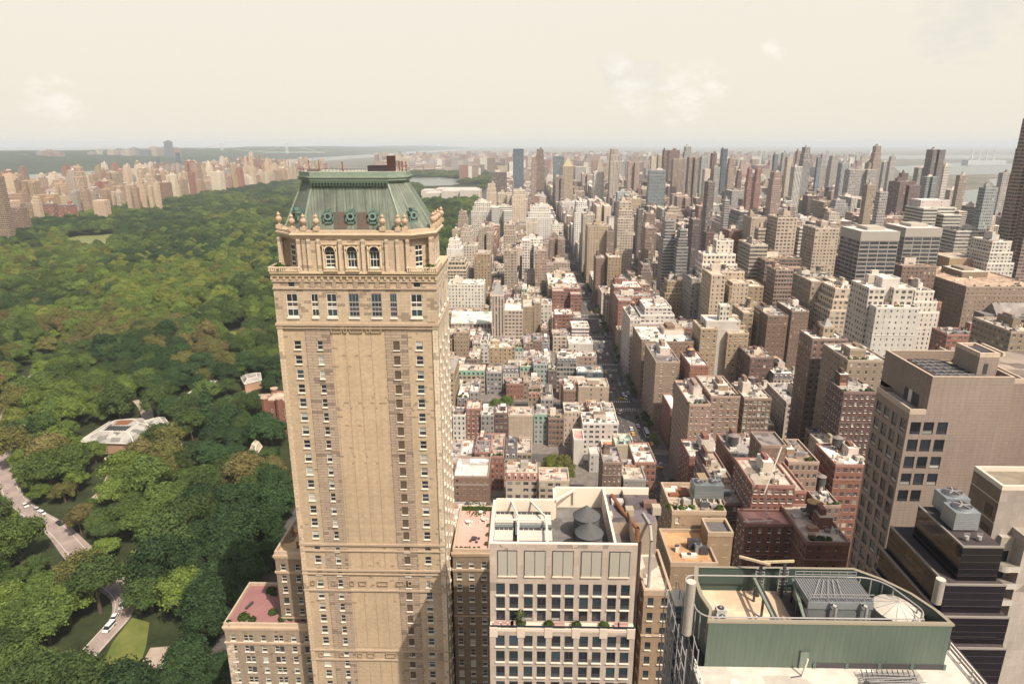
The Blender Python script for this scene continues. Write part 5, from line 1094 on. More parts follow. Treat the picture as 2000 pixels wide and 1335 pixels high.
hb(1369, 1464, 643, 745, 424, 22, 'y', 'p', 1, '', lod=2, vis0=8, label='yellow-tan stepped apartment building with a small white-capped tower')
hb(1380, 1446, 628, 645, 428.5, 16, 'w', 'z', 5, 'f', lod=1)
hb(1407, 1426, 598, 643, 431, 5.5, 'w', 'w', 5, 'f', lod=1)
hb(1452, 1501, 612, 680, 470, 26, 'y', 'w', 1, 't', lod=1)
hb(1500, 1540, 618, 690, 455, 30, 'b', 'm', 2, '', lod=1)
hb(1547, 1581, 609, 690, 462, 30, 'b', 'm', 5, '', lod=1)
hb(1466, 1512, 700, 745, 400, 24, 'm', 'p', 4, '', lod=1)
hb(1512, 1550, 730, 752, 392, 22, 'l', 'w', 5, 'M', lod=1)
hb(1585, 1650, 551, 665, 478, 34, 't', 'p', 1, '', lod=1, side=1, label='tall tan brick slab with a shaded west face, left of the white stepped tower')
hb(1627, 1690, 567, 650, 452, 30, 'l', 'w', 5, 'gs', lod=1)
hb(1712, 1796, 602, 690, 372, 34, 'w', 'm', 5, '', lod=1, label='white stepped apartment tower with terraces, the whitest building right of centre')
hb(1698, 1786, 564, 602, 380, 22, 'w', 'w', 5, '', lod=1)
hb(1724, 1758, 545, 566, 384, 9, 'w', 'z', 5, 'f', lod=1)
hb(1786, 1842, 572, 640, 455, 30, 'w', 'p', 5, 's', lod=1)
hb(1822, 1840, 592, 632, 470, 24, 'r', 'p', 4, '', lod=1)
hb(1888, 2040, 561, 640, 510, 88, 't', 'm', ((.40, .28, .2), 'a rusty roof'), 't', lod=1, label='long tan brick apartment block with a rusty cluttered roof at the right edge')
hb(1763, 1830, 521, 562, 545, 36, 'b', 'p', 4, '', lod=1)
hb(1587, 1655, 664, 800, 318, 16, 'b', 'p', 5, '', lod=1, label='ornate dark brown apartment tower with a small lantern on its roof')
hb(1609, 1630, 640, 665, 322, 6, 't', 'w', 5, 'p', lod=1, pc='c')
hb(1656, 1734, 706, 760, 286, 26, 't', 'm', 0, 'g', lod=1)
hb(1661, 1692, 684, 706, 292, 9, 't', 'z', 5, 'f', lod=1)
hb(1648, 1712, 768, 860, 268, 16, 'm', 'p', 2, 'g', lod=2, vis0=10, label='dark red brick block with roof planting, left of the tan tiled tower')
hb(1850, 2000, 655, 672, 395, 16, 'r', 'w', 3, '', lod=1)
hb(1975, 2045, 650, 690, 330, 30, 't', 'w', 1, '', lod=1)
# church and long roofs on the right
hb(1950, 2060, 648, 700, 430, 10, 'g', 's', 2, 'f', lod=1)
# west side of the avenue and the park block
hb(886, 954, 932, 985, 255, 20, 'b', 'z', 5, 'f', lod=1, perf=1, label='brown windowless box with rows of small round holes and a white roof', H=21)
hb(988, 1051, 925, 990, 226, 14, 'l', 'w', 1, 'M', mc='R', lod=1, label='limestone townhouse with a red mansard roof and three arched dormers', H=21)
hb(1053, 1112, 940, 990, 228, 13, 'c', 'w', ((.55, .36, .3), 'a pink roof'), '', lod=1, H=19)
hb(1178, 1215, 905, 985, 214, 16, 'b', 'm', 2, '', lod=2, vis0=8, label='brown brick building with tall chimneys in front of the tented lot', H=30)
hb(1218, 1262, 938, 975, 226, 20, 'g', 'z', 1, '', lod=1, H=22)
hb(1240, 1282, 905, 960, 248, 22, 'r', 'w', 5, '', lod=1, H=24)
hb(1202, 1238, 870, 915, 262, 14, 'c', 'z', ((.30, .45, .36), 'a green deck roof'), '', lod=1, H=17)
hb(1138, 1208, 828, 865, 316, 16, 'w', 'w', 5, '', lod=1, label='white mansion with a flat white roof and a hedge, left of the avenue cars', H=19)
hb(1121, 1141, 860, 905, 300, 14, 'w', 'z', ((.62, .3, .25), 'a white roof with an orange rim'), 'f', lod=1, H=15)
hb(910, 938, 800, 845, 339, 14, 'r', 'p', 1, '', lod=2, vis0=2, label='narrow orange-red brick townhouse with white-capped windows', H=22)
hb(884, 909, 812, 850, 338, 12, 'w', 'p', 3, '', lod=1, H=19)
hb(939, 965, 812, 850, 340, 13, 'g', 'p', 5, '', lod=1, H=19)
hb(966, 992, 808, 845, 341, 13, 'm', 'w', 5, '', lod=1, H=20)
hb(993, 1042, 812, 850, 338, 13, 'c', 'z', 1, '', lod=1, H=18)
hb(1043, 1070, 810, 850, 339, 13, 'n', 'w', 2, 'M', mc='G', lod=1, H=19)
hb(1071, 1101, 818, 855, 340, 13, 'b', 'w', 4, 'g', lod=1, H=18)
hb(1102, 1132, 805, 850, 341, 14, 'c', 'p', 0, '', lod=1, H=20)
hb(894, 947, 724, 745, 414, 16, 'c', 'w', 1, 'M', mc='G', lod=1, label='townhouse with a green mansard roof and a row of round dormers', H=18)
hb(950, 980, 728, 750, 416, 14, 'g', 'w', 0, '', lod=1, H=17)
hb(982, 1013, 720, 750, 415, 15, 'w', 'p', 2, 'M', lod=1, H=18)
hb(1015, 1041, 716, 748, 416, 15, 'c', 'p', 5, 'M', mc='G', lod=1, label='townhouse with a pale green roof and small dormers, centre of the low blocks', H=18)
hb(1042, 1069, 712, 748, 417, 15, 'n', 'w', 2, '', lod=1, H=21)
hb(1070, 1087, 724, 750, 418, 12, 'd', 'p', 3, '', lod=1, H=17)
hb(1088, 1126, 700, 748, 420, 16, 'g', 'b', 5, 'M', lod=1, label='grey five-storey house with a slate slope above a white strip', H=24)
hb(1128, 1180, 728, 750, 414, 14, 's', 'g', 5, '', lod=1, label='low building with blue-grey glass front and painted roof hoarding', H=16)
hb(1140, 1200, 756, 790, 388, 16, 'c', 'z', 1, '', lod=1, H=18)
hb(955, 1000, 680, 715, 456, 14, 'y', 'p', 5, '', lod=1, H=22)
hb(886, 915, 650, 700, 470, 16, 't', 'p', 1, '', lod=1, H=26)
hb(1120, 1168, 672, 690, 470, 20, 'w', 'z', 5, '', lod=1, H=15)
hb(1083, 1120, 615, 668, 516, 22, 'r', 'w', 5, '', lod=1, H=24)
hb(1120, 1154, 640, 668, 512, 20, 'w', 'r', 5, 'g', lod=1, H=19)
hb(1021, 1042, 600, 650, 540, 30, 't', 'z', 1, 'f', lod=1, H=32); hb(1043, 1057, 592, 648, 532, 20, 't', 'z', 1, 'f', lod=1, H=35)
hb(985, 1021, 607, 662, 522, 26, 'l', 'w', 5, 'f', lod=1, label='limestone community house beside the pointed church tower', H=30)
hb(881, 959, 632, 655, 524, 26, 'l', 's', ((.50, .50, .43), 'a long pale roof'), 'f', lod=1, gable=1, label='long pale hall with a broad sloping roof beside the pointed tower', H=15)
hb(960, 984, 578, 662, 519, 10, 'l', 's', 1, 'fp', lod=1, label='tall square limestone tower with a small grey pyramid cap', ph=1.3, H=46)
hb(1080, 1138, 569, 618, 634, 34, 'r', 'w', 1, '', lod=1, label='square dark red brick apartment block at the avenue, with a cream cornice')
hb(875, 945, 556, 606, 640, 26, 'w', 'p', 5, 'g', lod=1, label='white apartment block with tall window strips beside the copper-roofed tower', H=34)
hb(1040, 1078, 595, 620, 600, 20, 'w', 'p', 5, '', lod=1, H=30)
# Fifth Avenue row
hb(1152, 1172, 888, 930, 330, 8, 'w', 'z', 5, 'f', H=11, lod=1, label='white sheeted shed in the tented building lot by the avenue')
hb(1176, 1212, 872, 890, 330, 7, 'w', 'z', ((.60, .24, .13), 'an orange roof'), 'f', H=9, lod=1, label='low orange-roofed shed in the tented building lot by the avenue')
for a in ((872, 915, 512, 560, 720, 30, 'c', 'b', 1, 's'), (926, 960, 497, 548, 740, 30, 'y', 'p', 4, ''), (872, 905, 470, 515, 840, 26, 'w', 'z', 5, 's'), (905, 935, 480, 520, 800, 26, 'c', 'p', 1, ''), (883, 900, 450, 480, 960, 24, 'y', 'z', 4, ''), (900, 925, 445, 490, 940, 26, 'c', 'p', 1, 's'),
          (894, 915, 415, 450, 1120, 30, 't', 'p', 1, 's'), (935, 965, 445, 500, 900, 30, 't', 'p', 4, 't'), (983, 1008, 440, 490, 880, 30, 't', 'p', 1, 's'), (985, 1010, 490, 512, 760, 24, 't', 'w', 2, 't'), (1045, 1068, 490, 530, 740, 28, 'p', 'w', 2, ''), (1020, 1060, 470, 495, 800, 30, 'w', 'w', 5, ''),
          (920, 965, 397, 440, 1180, 40, 'w', 'w', 5, 's'), (960, 1000, 405, 440, 1150, 30, 'w', 'r', 5, 'g'), (1028, 1082, 405, 460, 1020, 40, 'w', 'p', 5, 's'), (1030, 1050, 435, 462, 960, 14, 'l', 'z', 1, ''), (1072, 1104, 468, 500, 860, 30, 'b', 'p', 4, 'g'), (1096, 1120, 440, 472, 980, 24, 'w', 'w', 5, ''),
          (1053, 1066, 385, 405, 1250, 14, 'c', 'w', 5, 'p'), (958, 990, 337, 377, 1500, 40, 'd', 'w', 6, ''), (950, 970, 360, 385, 1440, 26, 'c', 'z', 1, 's'), (972, 1000, 378, 400, 1350, 30, 'c', 'p', 1, ''), (1000, 1030, 373, 400, 1330, 26, 'c', 'p', 1, 's'),
          (1098, 1130, 395, 445, 1060, 40, 'w', 'w', 5, 's'), (1112, 1138, 420, 470, 900, 36, 'l', 'p', 5, 't'), (1135, 1182, 442, 500, 830, 34, 'y', 'p', 1, 't'), (1182, 1200, 452, 500, 820, 20, 'b', 'p', 3, 'g'), (1160, 1182, 505, 545, 720, 24, 'b', 'z', 1, ''), (1182, 1214, 503, 545, 712, 26, 'y', 'p', 5, ''),
          (1201, 1240, 396, 472, 850, 36, 'c', 'w', 1, 's'), (1243, 1256, 410, 480, 870, 30, 'd', 'p', 2, ''), (1253, 1283, 446, 480, 800, 30, 'b', 'w', 2, ''), (1257, 1280, 418, 446, 960, 24, 'b', 'p', 4, ''), (1290, 1322, 432, 500, 690, 22, 'g', 'r', 2, 's'), (1318, 1347, 450, 505, 672, 16, 'g', 'r', 5, 's'), (1298, 1322, 418, 435, 760, 12, 't', 'z', 1, 'f'),
          (1345, 1370, 430, 480, 720, 40, 'd', 'p', 4, 't'), (1370, 1403, 357, 455, 800, 36, 'd', 'w', 6, 'q'), (1411, 1426, 392, 430, 940, 22, 'g', 'r', 2, ''), (1411, 1450, 452, 472, 690, 28, 'r', 'p', 4, ''), (1372, 1395, 455, 500, 660, 30, 'm', 'p', 2, ''),
          (1499, 1558, 426, 500, 640, 40, 'l', 'w', 1, 'k'), (1452, 1498, 426, 500, 665, 34, 'l', 'z', 1, 'k'), (1474, 1496, 448, 500, 618, 22, 'l', 'r', 5, ''), (1466, 1500, 480, 520, 578, 34, 'l', 'r', 1, 'k'), (1556, 1568, 445, 500, 640, 30, 'w', 'r', 5, ''), (1568, 1640, 447, 500, 655, 32, 'l', 'w', 2, ''), (1372, 1446, 500, 545, 560, 26, 'w', 'w', 5, 's'), (1400, 1433, 471, 500, 575, 12, 'w', 'p', 5, ''),
          (1390, 1465, 538, 560, 520, 30, 'c', 'p', 1, 't'), (1495, 1575, 510, 540, 560, 34, 'b', 'b', 4, 'g'), (1516, 1550, 528, 560, 530, 20, 'p', 'b', 1, 'g'), (1351, 1392, 545, 600, 560, 34, 'g', 'p', 5, ''), (1393, 1424, 548, 600, 540, 24, 'l', 'w', 2, ''), (1425, 1492, 560, 598, 520, 26, 'y', 'p', 5, 'tg'), (1300, 1346, 552, 598, 590, 22, 'y', 'p', 4, 's'),
          (1683, 1758, 454, 548, 520, 34, 'g', 'o', 5, 'kfO'), (1770, 1841, 447, 520, 560, 34, 'g', 'o', 5, 'kfO'), (1768, 1880, 408, 450, 690, 34, 'w', 'r', 5, ''), (1778, 1856, 392, 410, 706, 20, 'w', 'z', 5, 'f'), (1838, 1925, 452, 510, 630, 30, 'w', 'r', 2, ''), (1687, 1710, 362, 440, 750, 40, 't', 'm', 1, 'k'), (1711, 1735, 376, 440, 800, 30, 'g', 'w', 2, ''),
          (1736, 1800, 356, 400, 880, 50, 'm', 'w', 6, ''), (1756, 1775, 338, 358, 930, 20, 'm', 'w', 6, ''), (1912, 1950, 368, 450, 740, 44, 'n', 'w', 2, 'g'), (1922, 1950, 458, 530, 600, 24, 'b', 'p', 4, ''), (1937, 1990, 474, 530, 570, 34, 'w', 'w', 5, 's'), (1855, 1922, 505, 530, 590, 30, 'y', 'z', 1, 'f'),
          (1868, 1890, 343, 400, 900, 30, 't', 'w', 1, ''), (1810, 1848, 293, 380, 1020, 40, 'd', 'w', 4, ''), (1800, 1832, 346, 380, 950, 30, 'n', 'r', 5, ''), (1786, 1812, 328, 360, 1150, 30, 'g', 'w', 5, ''), (1840, 1856, 323, 370, 1050, 24, 'w', 'r', 5, ''), (1951, 1976, 338, 390, 850, 30, 'g', 'w', 2, ''),
          (1702, 1725, 286, 345, 1300, 30, 'p', 'w', 4, 's'), (1722, 1736, 317, 350, 1400, 30, 'g', 'w', 2, ''), (1735, 1752, 306, 350, 1350, 30, 'g', 'p', 2, 's'), (1650, 1714, 332, 365, 1080, 26, 'g', 'w', 5, ''), (1637, 1660, 319, 365, 1150, 24, 'n', 's', 5, ''), (1600, 1616, 303, 345, 1450, 30, 'g', 'w', 2, 's'), (1618, 1640, 305, 350, 1500, 30, 'g', 'p', 4, 's'), (1690, 1712, 318, 340, 1300, 24, 't', 'p', 1, ''),
          (1002, 1023, 291, 325, 2500, 40, 's', 'g', 2, 'f'), (1058, 1077, 292, 325, 2000, 34, 'b', 'w', 4, 's'), (1037, 1048, 307, 355, 1800, 28, 'p', 'p', 1, 's'), (1080, 1101, 305, 330, 1900, 34, 's', 'w', 2, ''), (1098, 1120, 325, 375, 1300, 26, 'y', 'p', 1, 'p'), (1158, 1180, 337, 365, 1300, 30, 'w', 'w', 5, 'k'), (1165, 1179, 311, 337, 1500, 24, 'c', 'p', 1, 's'),
          (1190, 1212, 291, 340, 1800, 34, 'c', 's', 1, 's'), (1080, 1098, 345, 395, 1250, 28, 'p', 'b', 4, ''), (1283, 1299, 303, 330, 1500, 26, 'c', 'r', 5, ''), (1270, 1283, 306, 330, 1500, 26, 'c', 'p', 5, ''), (1294, 1304, 294, 330, 1700, 24, 'm', 'p', 4, ''), (1304, 1328, 294, 330, 1600, 30, 'm', 'p', 6, ''), (1312, 1341, 311, 352, 1250, 26, 't', 's', 1, 'k'),
          (1333, 1353, 287, 312, 1500, 30, 'n', 'w', 2, 's'), (1342, 1366, 308, 350, 1200, 26, 't', 's', 1, ''), (1366, 1384, 307, 345, 1300, 26, 'n', 'w', 2, ''), (1388, 1401, 300, 326, 1400, 26, 'm', 'p', 4, ''), (1408, 1422, 291, 345, 1350, 26, 's', 'g', 2, 'k'), (1389, 1407, 327, 360, 1000, 26, 'g', 'p', 2, ''), (1372, 1388, 331, 365, 1000, 22, 'l', 'z', 1, 'f'),
          (1265, 1301, 333, 360, 1150, 26, 'n', 'g', 2, ''), (1225, 1250, 316, 345, 1450, 26, 'p', 'w', 2, ''), (1438, 1450, 334, 370, 1150, 24, 'm', 'p', 4, 's'), (1458, 1472, 330, 395, 960, 26, 'r', 'w', 4, 's'), (1472, 1489, 331, 400, 930, 26, 'r', 'p', 4, 's'), (1502, 1530, 337, 405, 880, 30, 'p', 'w', 4, 's'), (1510, 1521, 302, 335, 1300, 22, 's', 'w', 5, ''),
          (1526, 1537, 299, 335, 1350, 22, 'n', 'w', 2, ''), (1534, 1548, 307, 350, 1250, 22, 'c', 'p', 5, ''), (1554, 1566, 295, 330, 1350, 22, 'p', 'w', 4, ''), (1564, 1587, 288, 335, 1300, 34, 'g', 's', 6, 's'), (1545, 1568, 326, 365, 1050, 26, 'w', 's', 5, ''), (1420, 1437, 310, 345, 1300, 22, 'p', 'p', 1, 's'), (1595, 1604, 307, 340, 1300, 20, 's', 'w', 5, ''),
          (-40, -4, 345, 440, 1150, 14, 't', 'b', 4, ''), (140, 166, 327, 366, 1700, 40, 'c', 's', 1, 's'), (243, 256, 362, 392, 1700, 40, 'c', 'p', 2, ''), (257, 271, 367, 392, 1700, 44, 't', 'p', 2, ''), (272, 286, 360, 392, 1702, 40, 'c', 'm', 2, ''), (287, 298, 364, 390, 1690, 40, 'l', 'p', 4, ''), (299, 311, 358, 390, 1692, 40, 'c', 'p', 4, ''), (288, 301, 333, 365, 1750, 26, 'l', 'p', 5, 's'), (268, 279, 335, 366, 1850, 26, 'l', 'p', 5, 's'), (175, 192, 374, 390, 1720, 40, 'g', 'w', 2, ''), (193, 215, 371, 390, 1725, 40, 't', 'w', 2, ''), (216, 242, 375, 390, 1720, 40, 'l', 'w', 2, ''), (135, 155, 374, 396, 1650, 40, 'g', 'w', 2, ''), (156, 175, 370, 396, 1655, 40, 'p', 'w', 2, ''),
          (475, 482, 306, 345, 2900, 22, 'c', 'p', 1, 's'), (487, 494, 304, 345, 2880, 22, 'c', 'p', 1, 's'), (473, 498, 325, 345, 2870, 22, 'c', 'p', 1, ''), (400, 415, 318, 345, 2700, 40, 'w', 'p', 5, 's'), (40, 78, 354, 380, 1700, 50, 'y', 's', 1, ''), (27, 40, 352, 380, 1800, 40, 'b', 'p', 2, ''), (20, 55, 406, 432, 1250, 50, 'b', 'w', 2, ''), (330, 345, 342, 368, 2100, 40, 'w', 'p', 5, ''), (307, 335, 357, 378, 2020, 40, 'b', 'p', 4, ''),
          (60, 80, 385, 412, 1440, 40, 'c', 'p', 4, 's'), (342, 351, 298, 318, 4200, 40, 's', 'g', 2, 'f'), (304, 311, 306, 320, 4200, 40, 's', 'g', 2, 'f'), (410, 438, 336, 362, 2350, 40, 'w', 'p', 5, ''), (366, 380, 337, 358, 2300, 40, 'r', 'p', 4, ''), (82, 112, 398, 412, 1480, 40, 'r', 'w', 4, 'M'), (112, 150, 400, 412, 1470, 40, 'r', 'w', 4, 'M'), (180, 214, 392, 402, 1500, 26, 'l', 'z', 5, 'f')):
    lb = {(958, 337): 'dark brown apartment tower at the far park edge, below the reservoir', (1002, 291): 'lone blue-grey glass slab far beyond the park corner', (1098, 325): 'yellow tower with a pointed gold pyramid roof on the far avenue', (1683, 454): 'nearer of two identical grey grid office blocks on the right',
          (1770, 447): 'farther of two identical grey grid office blocks on the right', (1370, 357): 'tall dark brown slab rising alone right of centre', (1810, 293): 'dark tower with a reddish crown, far right', (1499, 426): 'large beige hospital block with tall dark window bays', (1466, 480): 'beige office wing with long ribbon windows, left of the beige hospital',
          (1372, 500): 'white stepped apartment block below the beige office wing', (1736, 356): 'wide maroon slab tower on the right', (1687, 362): 'tan and glass slab tower above the grey grid offices', (1408, 291): 'slim blue glass tower on the skyline right of centre', (1318, 450): 'netted grey apartment building under scaffolding, right one of a pair',
          (1290, 432): 'netted grey building under scaffolding with a tan tank house, left one of a pair', (1135, 442): 'yellow-tan block with vertical bays, right beside the avenue canyon', (1912, 368): 'green-grey tower with a garden on its roof at right', (-40, 345): 'tan terraced tower at the left frame edge beyond the park'}.get((a[0], a[2]))
    a = (a[:4] + (a[4] * 1.42,) + a[5:]) if (a[2] <= 357 and 850 <= a[4] < 1650 and a[0] > 1000) else a; a_sil = 1 if a[4] >= 600 and a[0] > 0 else 0; dd = hb(*a, sil=a_sil, lod=1, pc='y' if a[0] == 1098 else 'x', ph=.9) if lb is None else hb(*a, sil=a_sil, lod=1, pc='y', ph=.9, label=lb)
# tapering brown tower cut by the right edge
for (a, yt, D, dy) in ((1984, 292, 26, 0), (1991, 268, 18, 4), (1998, 232, 12, 7), (1972, 345, 34, -4)):
    hb(1027 + (a - 1027) * (600 + dy + D) / (600 + dy), 2100, yt, 500 if a == 1972 else yt + 60, 600 + dy, D, 'p', 'b', 4, 'kz', lod=1, label={1984: 'second tier of the brown banded tower at the right edge', 1991: 'third tier of the brown banded tower at the right edge', 1998: 'slim top of the tallest brown tower at the right edge', 1972: 'brown banded balcony tower rising past the skyline at the right edge'}[a])
# ---- blocks filled lot by lot
AVE_X = [(-73, 54), (79, 177), (221, 312), (336, 440), (470, 640), (665, 850), (880, 1060)]
ST = [20 + 80.5 * k for k in range(0, 40)]
HAND = [(d['x0'], d['x1'], d['y0'], d['y1']) for d in CITY] + [(-60, -10, 125, 165), (-75, -5, 130, 165), (-12, 30, 94, 124), (15, 60, 55, 72), (70, 130, 60, 160)] + [(gx - a_, gx + a_, gy - b_, gy + b_) for gx, gy, a_, b_ in ((*ground(1092, 935), 11, 9), (*ground(980, 812), 9, 9), (*ground(1170, 892), 9, 5), (*ground(1180, 945), 9, 8), (*ground(1600, 850), 12, 8), (*ground(930, 1040), 8, 12))]
RESV = 6
def clash(x0, x1, y0, y1): return any(x0 < b and x1 > a and y0 < d and y1 > c for a, b, c, d in HAND)
def limit_height(x0, x1, y0, y1, h):
    c0 = proj(x0, y0, h); c1 = proj(x1, y0, h); b1 = proj(x0, y1, h); b2 = proj(x1, y1, h); xa = min(c0[0], b1[0]); xb = max(c1[0], b2[0])
    lim = h
    for (xl, xr, yt, yb, Y) in PROT:
        if Y > y0 + 4 and xa < xr - 2 and xb > xl + 2:
            z = at((xa + xb) / 2, yb - 2, y1)[1]
            lim = min(lim, z)
    for (xl, xr, yt, yb, Y) in [(1215, 1330, 560, 960, 400)] if x1 < 60 and y0 > 150 else []:
        if xb > xl: 
            px = proj(60, y1, 0)
            if xb > px[0] + 400: lim = min(lim, 20)
    return lim
def lots():
    rng = random.Random(42); GARD.clear()
    for bi, (bx0, bx1) in enumerate(AVE_X):
        for k in range(len(ST) - 1):
            by0, by1 = ST[k] + 9, ST[k + 1] - 9
            if by1 < 170 or (bi and by0 < 100): continue
            # skip blocks out of frame
            a, b = proj(bx1, by1, 30), proj(bx0, by0, 30)
            if min(a[0], b[0], proj(bx0, by1, 30)[0]) > 2080 or max(a[0], b[0]) < -60: continue
            if by0 > 2700: continue
            mid = (by0 + by1) / 2; far = by0 > 1500
            east = bi >= 3
            ends = [(bx0, bx0 + 30), (bx1 - 30, bx1)]
            for e, (ex0, ex1) in enumerate(ends):
                rows_ = [(by0, mid - 1), (mid + 1, by1)] if rng.random() < .6 else [(by0, by1)]
                for (r0, r1) in rows_:
                    hi = (40 if by0 < 420 else 33) if bi in (0, 1, 2) else (26 if by0 < 650 else 44)
                    if bi == 0 and e == 1: hi = 24 if by0 < 900 else 36     # avenue west side: low
                    if bi == 0 and e == 0: hi = 40
                    h = rng.gauss(hi, 9) if rng.random() < .8 else rng.uniform(16, 26)
                    if rng.random() < (.22 if east and by0 > 650 else .05 if by0 > 800 else 0): h = rng.uniform(42, 68)
                    
                    if h < 27 and by0 < 900:
                        yy = r0
                        while yy < r1 - 4:
                            dy = min(rng.uniform(6, 12), r1 - yy); emit(rng, ex0, ex1 if rng.random() < .5 else ex1, yy, yy + dy - .1, max(11, rng.uniform(12, h)), bi); yy += dy
                    else: emit(rng, ex0, ex1, r0, r1, max(13, h), bi)
            x = bx0 + 31
            while x < bx1 - 37:
                if rng.random() < (.10 if bi < 3 else .34): w = rng.uniform(15, 26); hh = rng.uniform(22, 38)
                else: w = rng.uniform(5.6, 9) if by0 < 1000 else rng.uniform(10, 16); hh = rng.uniform(13.5, 20)
                w = min(w, bx1 - 31 - x)
                if rng.random() < (.14 if east and by0 > 650 else 0): hh = rng.uniform(36, 58); w = max(w, 20)
                for s in (0, 1):
                    dp = rng.uniform(18, 29) if w < 10 else rng.uniform(24, 29); h2 = hh * rng.uniform(.85, 1.15) if hh < 22 else (hh if s == 0 else rng.uniform(14, 30))
                    y0, y1 = (by0, by0 + dp) if s == 0 else (by1 - dp, by1)
                    emit(rng, x, x + w - .15, y0, y1, h2, bi)
                if by0 < 800 and rng.random() < .55: GARD.append((x + w / 2, mid + rng.uniform(-2, 2)))
                x += w
GARD = []
def emit(rng, x0, x1, y0, y1, h, bi):
    if clash(x0 - .1, x1 + .1, y0 - .1, y1 + .1):
        if x1 - x0 > 14 and y1 - y0 > 14 and y0 > 170:
            xm_, ym_ = (x0 + x1) / 2, (y0 + y1) / 2
            for q in ((x0, xm_ - .1, y0, ym_ - .1), (xm_, x1, y0, ym_ - .1), (x0, xm_ - .1, ym_, y1), (xm_, x1, ym_, y1)): emit(rng, *q, h * .8, bi)
        return
    p = proj((x0 + x1) / 2, y0, 10)
    if p[0] > 2060 or p[0] < 560: return
    lim = limit_height(x0, x1, y0, y1, h)
    h = max(min(h, lim), min(h, rng.uniform(9.5, 13.0))); W = x1 - x0; small = h < 22
    if small and W < 12: col = rng.choice('ccllwwtttbbrrgppyy'); sty = rng.choice('ppwwp')
    elif h > 58: col = rng.choice('tppmbbggcwdns'); sty = rng.choice('wwsbprg')
    elif bi >= 2: col = rng.choice('tbbrrppmcwgyd'); sty = rng.choice('ppwwb')
    else: col = rng.choice('cclttywbbrplg'); sty = rng.choice('ppwpm')
    o = ''
    if h > 34 and rng.random() < .3: o += 's'
    if small and rng.random() < .22: o += 'M'
    if 28 < h < 75 and rng.random() < .35: o += 't'
    if rng.random() < .15: o += 'g'
    d = spec(x0, x1, y0, y1, h, col, sty, (rng.choice([0, 0, 1, 1, 2, 3, 4, 5, 5, 6])), o, mc=rng.choice('DDDGR'), lod=1)
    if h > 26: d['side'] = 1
lots()
# across the park and beyond: rows behind the western park edge
def far_fill():
    rng = random.Random(77)
    for k in range(0, 60):
        Y = 1050 + k * 62
        for j in range(0, 16):
            X = -1085 - j * 60 - rng.uniform(0, 8) - (k * 2)
            w, d = rng.uniform(18, 38), rng.uniform(20, 38); h = rng.uniform(42, 62) if j == 0 else (rng.uniform(16, 34) if rng.random() < .7 else rng.uniform(40, 85))
            if rng.random() < .04: h += 35
            x, y, _ = proj(X, Y, h)
            if x < -20 or x > 640: continue
            if clash(X - w, X, Y, Y + d): continue
            if j: h = min(h, max(14, limit_height(X - w, X, Y, Y + d, h)))
            else: h = max(16, limit_height(X - w, X, Y, Y + d, h))
            spec(X - w, X, Y, Y + d, h, rng.choice('cccllyttwwpr') if j < 3 else rng.choice('cctrwpbyg'), rng.choice('ppwm'), None, 's' if rng.random() < .5 else '', lod=1, west=1)
    # north of the park and the far uptown carpet
    for k in range(0, 70):
        Y = 2750 + k * 105; n = 0
        X = -0.22 * Y
        while X < min(.80 * Y, 1500 + (Y - 2700) * .05):
            w = rng.uniform(24, 70); d = rng.uniform(30, 80)
            h = rng.uniform(12, 26) if rng.random() < .86 else rng.uniform(40, 75)
            if Y < 4200 and X < -150: X += w + 10; continue
            xr_ = proj(X, Y, 10)[0]
            if -10 < xr_ < 2020 and not clash(X, X + w, Y, Y + d):
                spec(X, X + w, Y, Y + d, h, rng.choice('rbtcgpwml'), rng.choice('pwz'), None, 'f', lod=0)
            X += w + rng.uniform(4, 30)
    for k in range(420):      # scattered slabs and towers far out
        Y = rng.uniform(3000, 9500); X = rng.uniform(-.12, .5) * Y; w = rng.uniform(20, 50); h = rng.uniform(45, 95)
        spec(X, X + w, Y, Y + rng.uniform(16, 30), h, rng.choice('rbtgwp'), 'p', None, 'f', lod=0)
far_fill()
# ------------------------------------------------------------------ choose the buildings that stand as things of their own
GW, GH, GS = 500, 334, 4.0
idb = np.full((GH, GW), -1, dtype=np.int32)
order = sorted(range(len(CITY)), key=lambda i: -CITY[i]['y0'])
OCC = [(540, 865, 320, 1335, 130), (440, 605, 1222, 1335, 136), (884, 957, 1078, 1335, 137), (956, 1246, 985, 1335, 100), (1345, 1915, 1130, 1335, 60), (1740, 2000, 690, 1115, 130)]
occ = sorted(OCC, key=lambda o: -o[4]); oi = 0
def fillrect(xa, xb, ya, yb, i):
    x0, x1 = int(max(0, xa / GS)), int(min(GW, math.ceil(xb / GS))); y0, y1 = int(max(0, ya / GS)), int(min(GH, math.ceil(yb / GS)))
    if x1 > x0 and y1 > y0: idb[y0:y1, x0:x1] = i
for i in order:
    d = CITY[i]
    while oi < len(occ) and occ[oi][4] > d['y0']: fillrect(*occ[oi][:4], -2); oi += 1
    f0, f1 = proj(d['x0'], d['y0'], d['h']), proj(d['x1'], d['y0'], d['h']); b0, b1 = proj(d['x0'], d['y1'], d['h']), proj(d['x1'], d['y1'], d['h']); g = proj(d['x0'], d['y0'], 0)
    fillrect(min(f0[0], b0[0]), max(f1[0], b1[0]), min(b0[1], b1[1]), min(1400, g[1]), i)
for o in occ[oi:]: fillrect(*o[:4], -2)
cnt = np.bincount(idb[idb >= 0].ravel(), minlength=len(CITY))
rank = sorted(range(len(CITY)), key=lambda i: -(cnt[i] + (400 if CITY[i].get('label') else 0)))
NB_MAX = 288
TH_MAX = 150
chosen = set(); nb = nt = 0
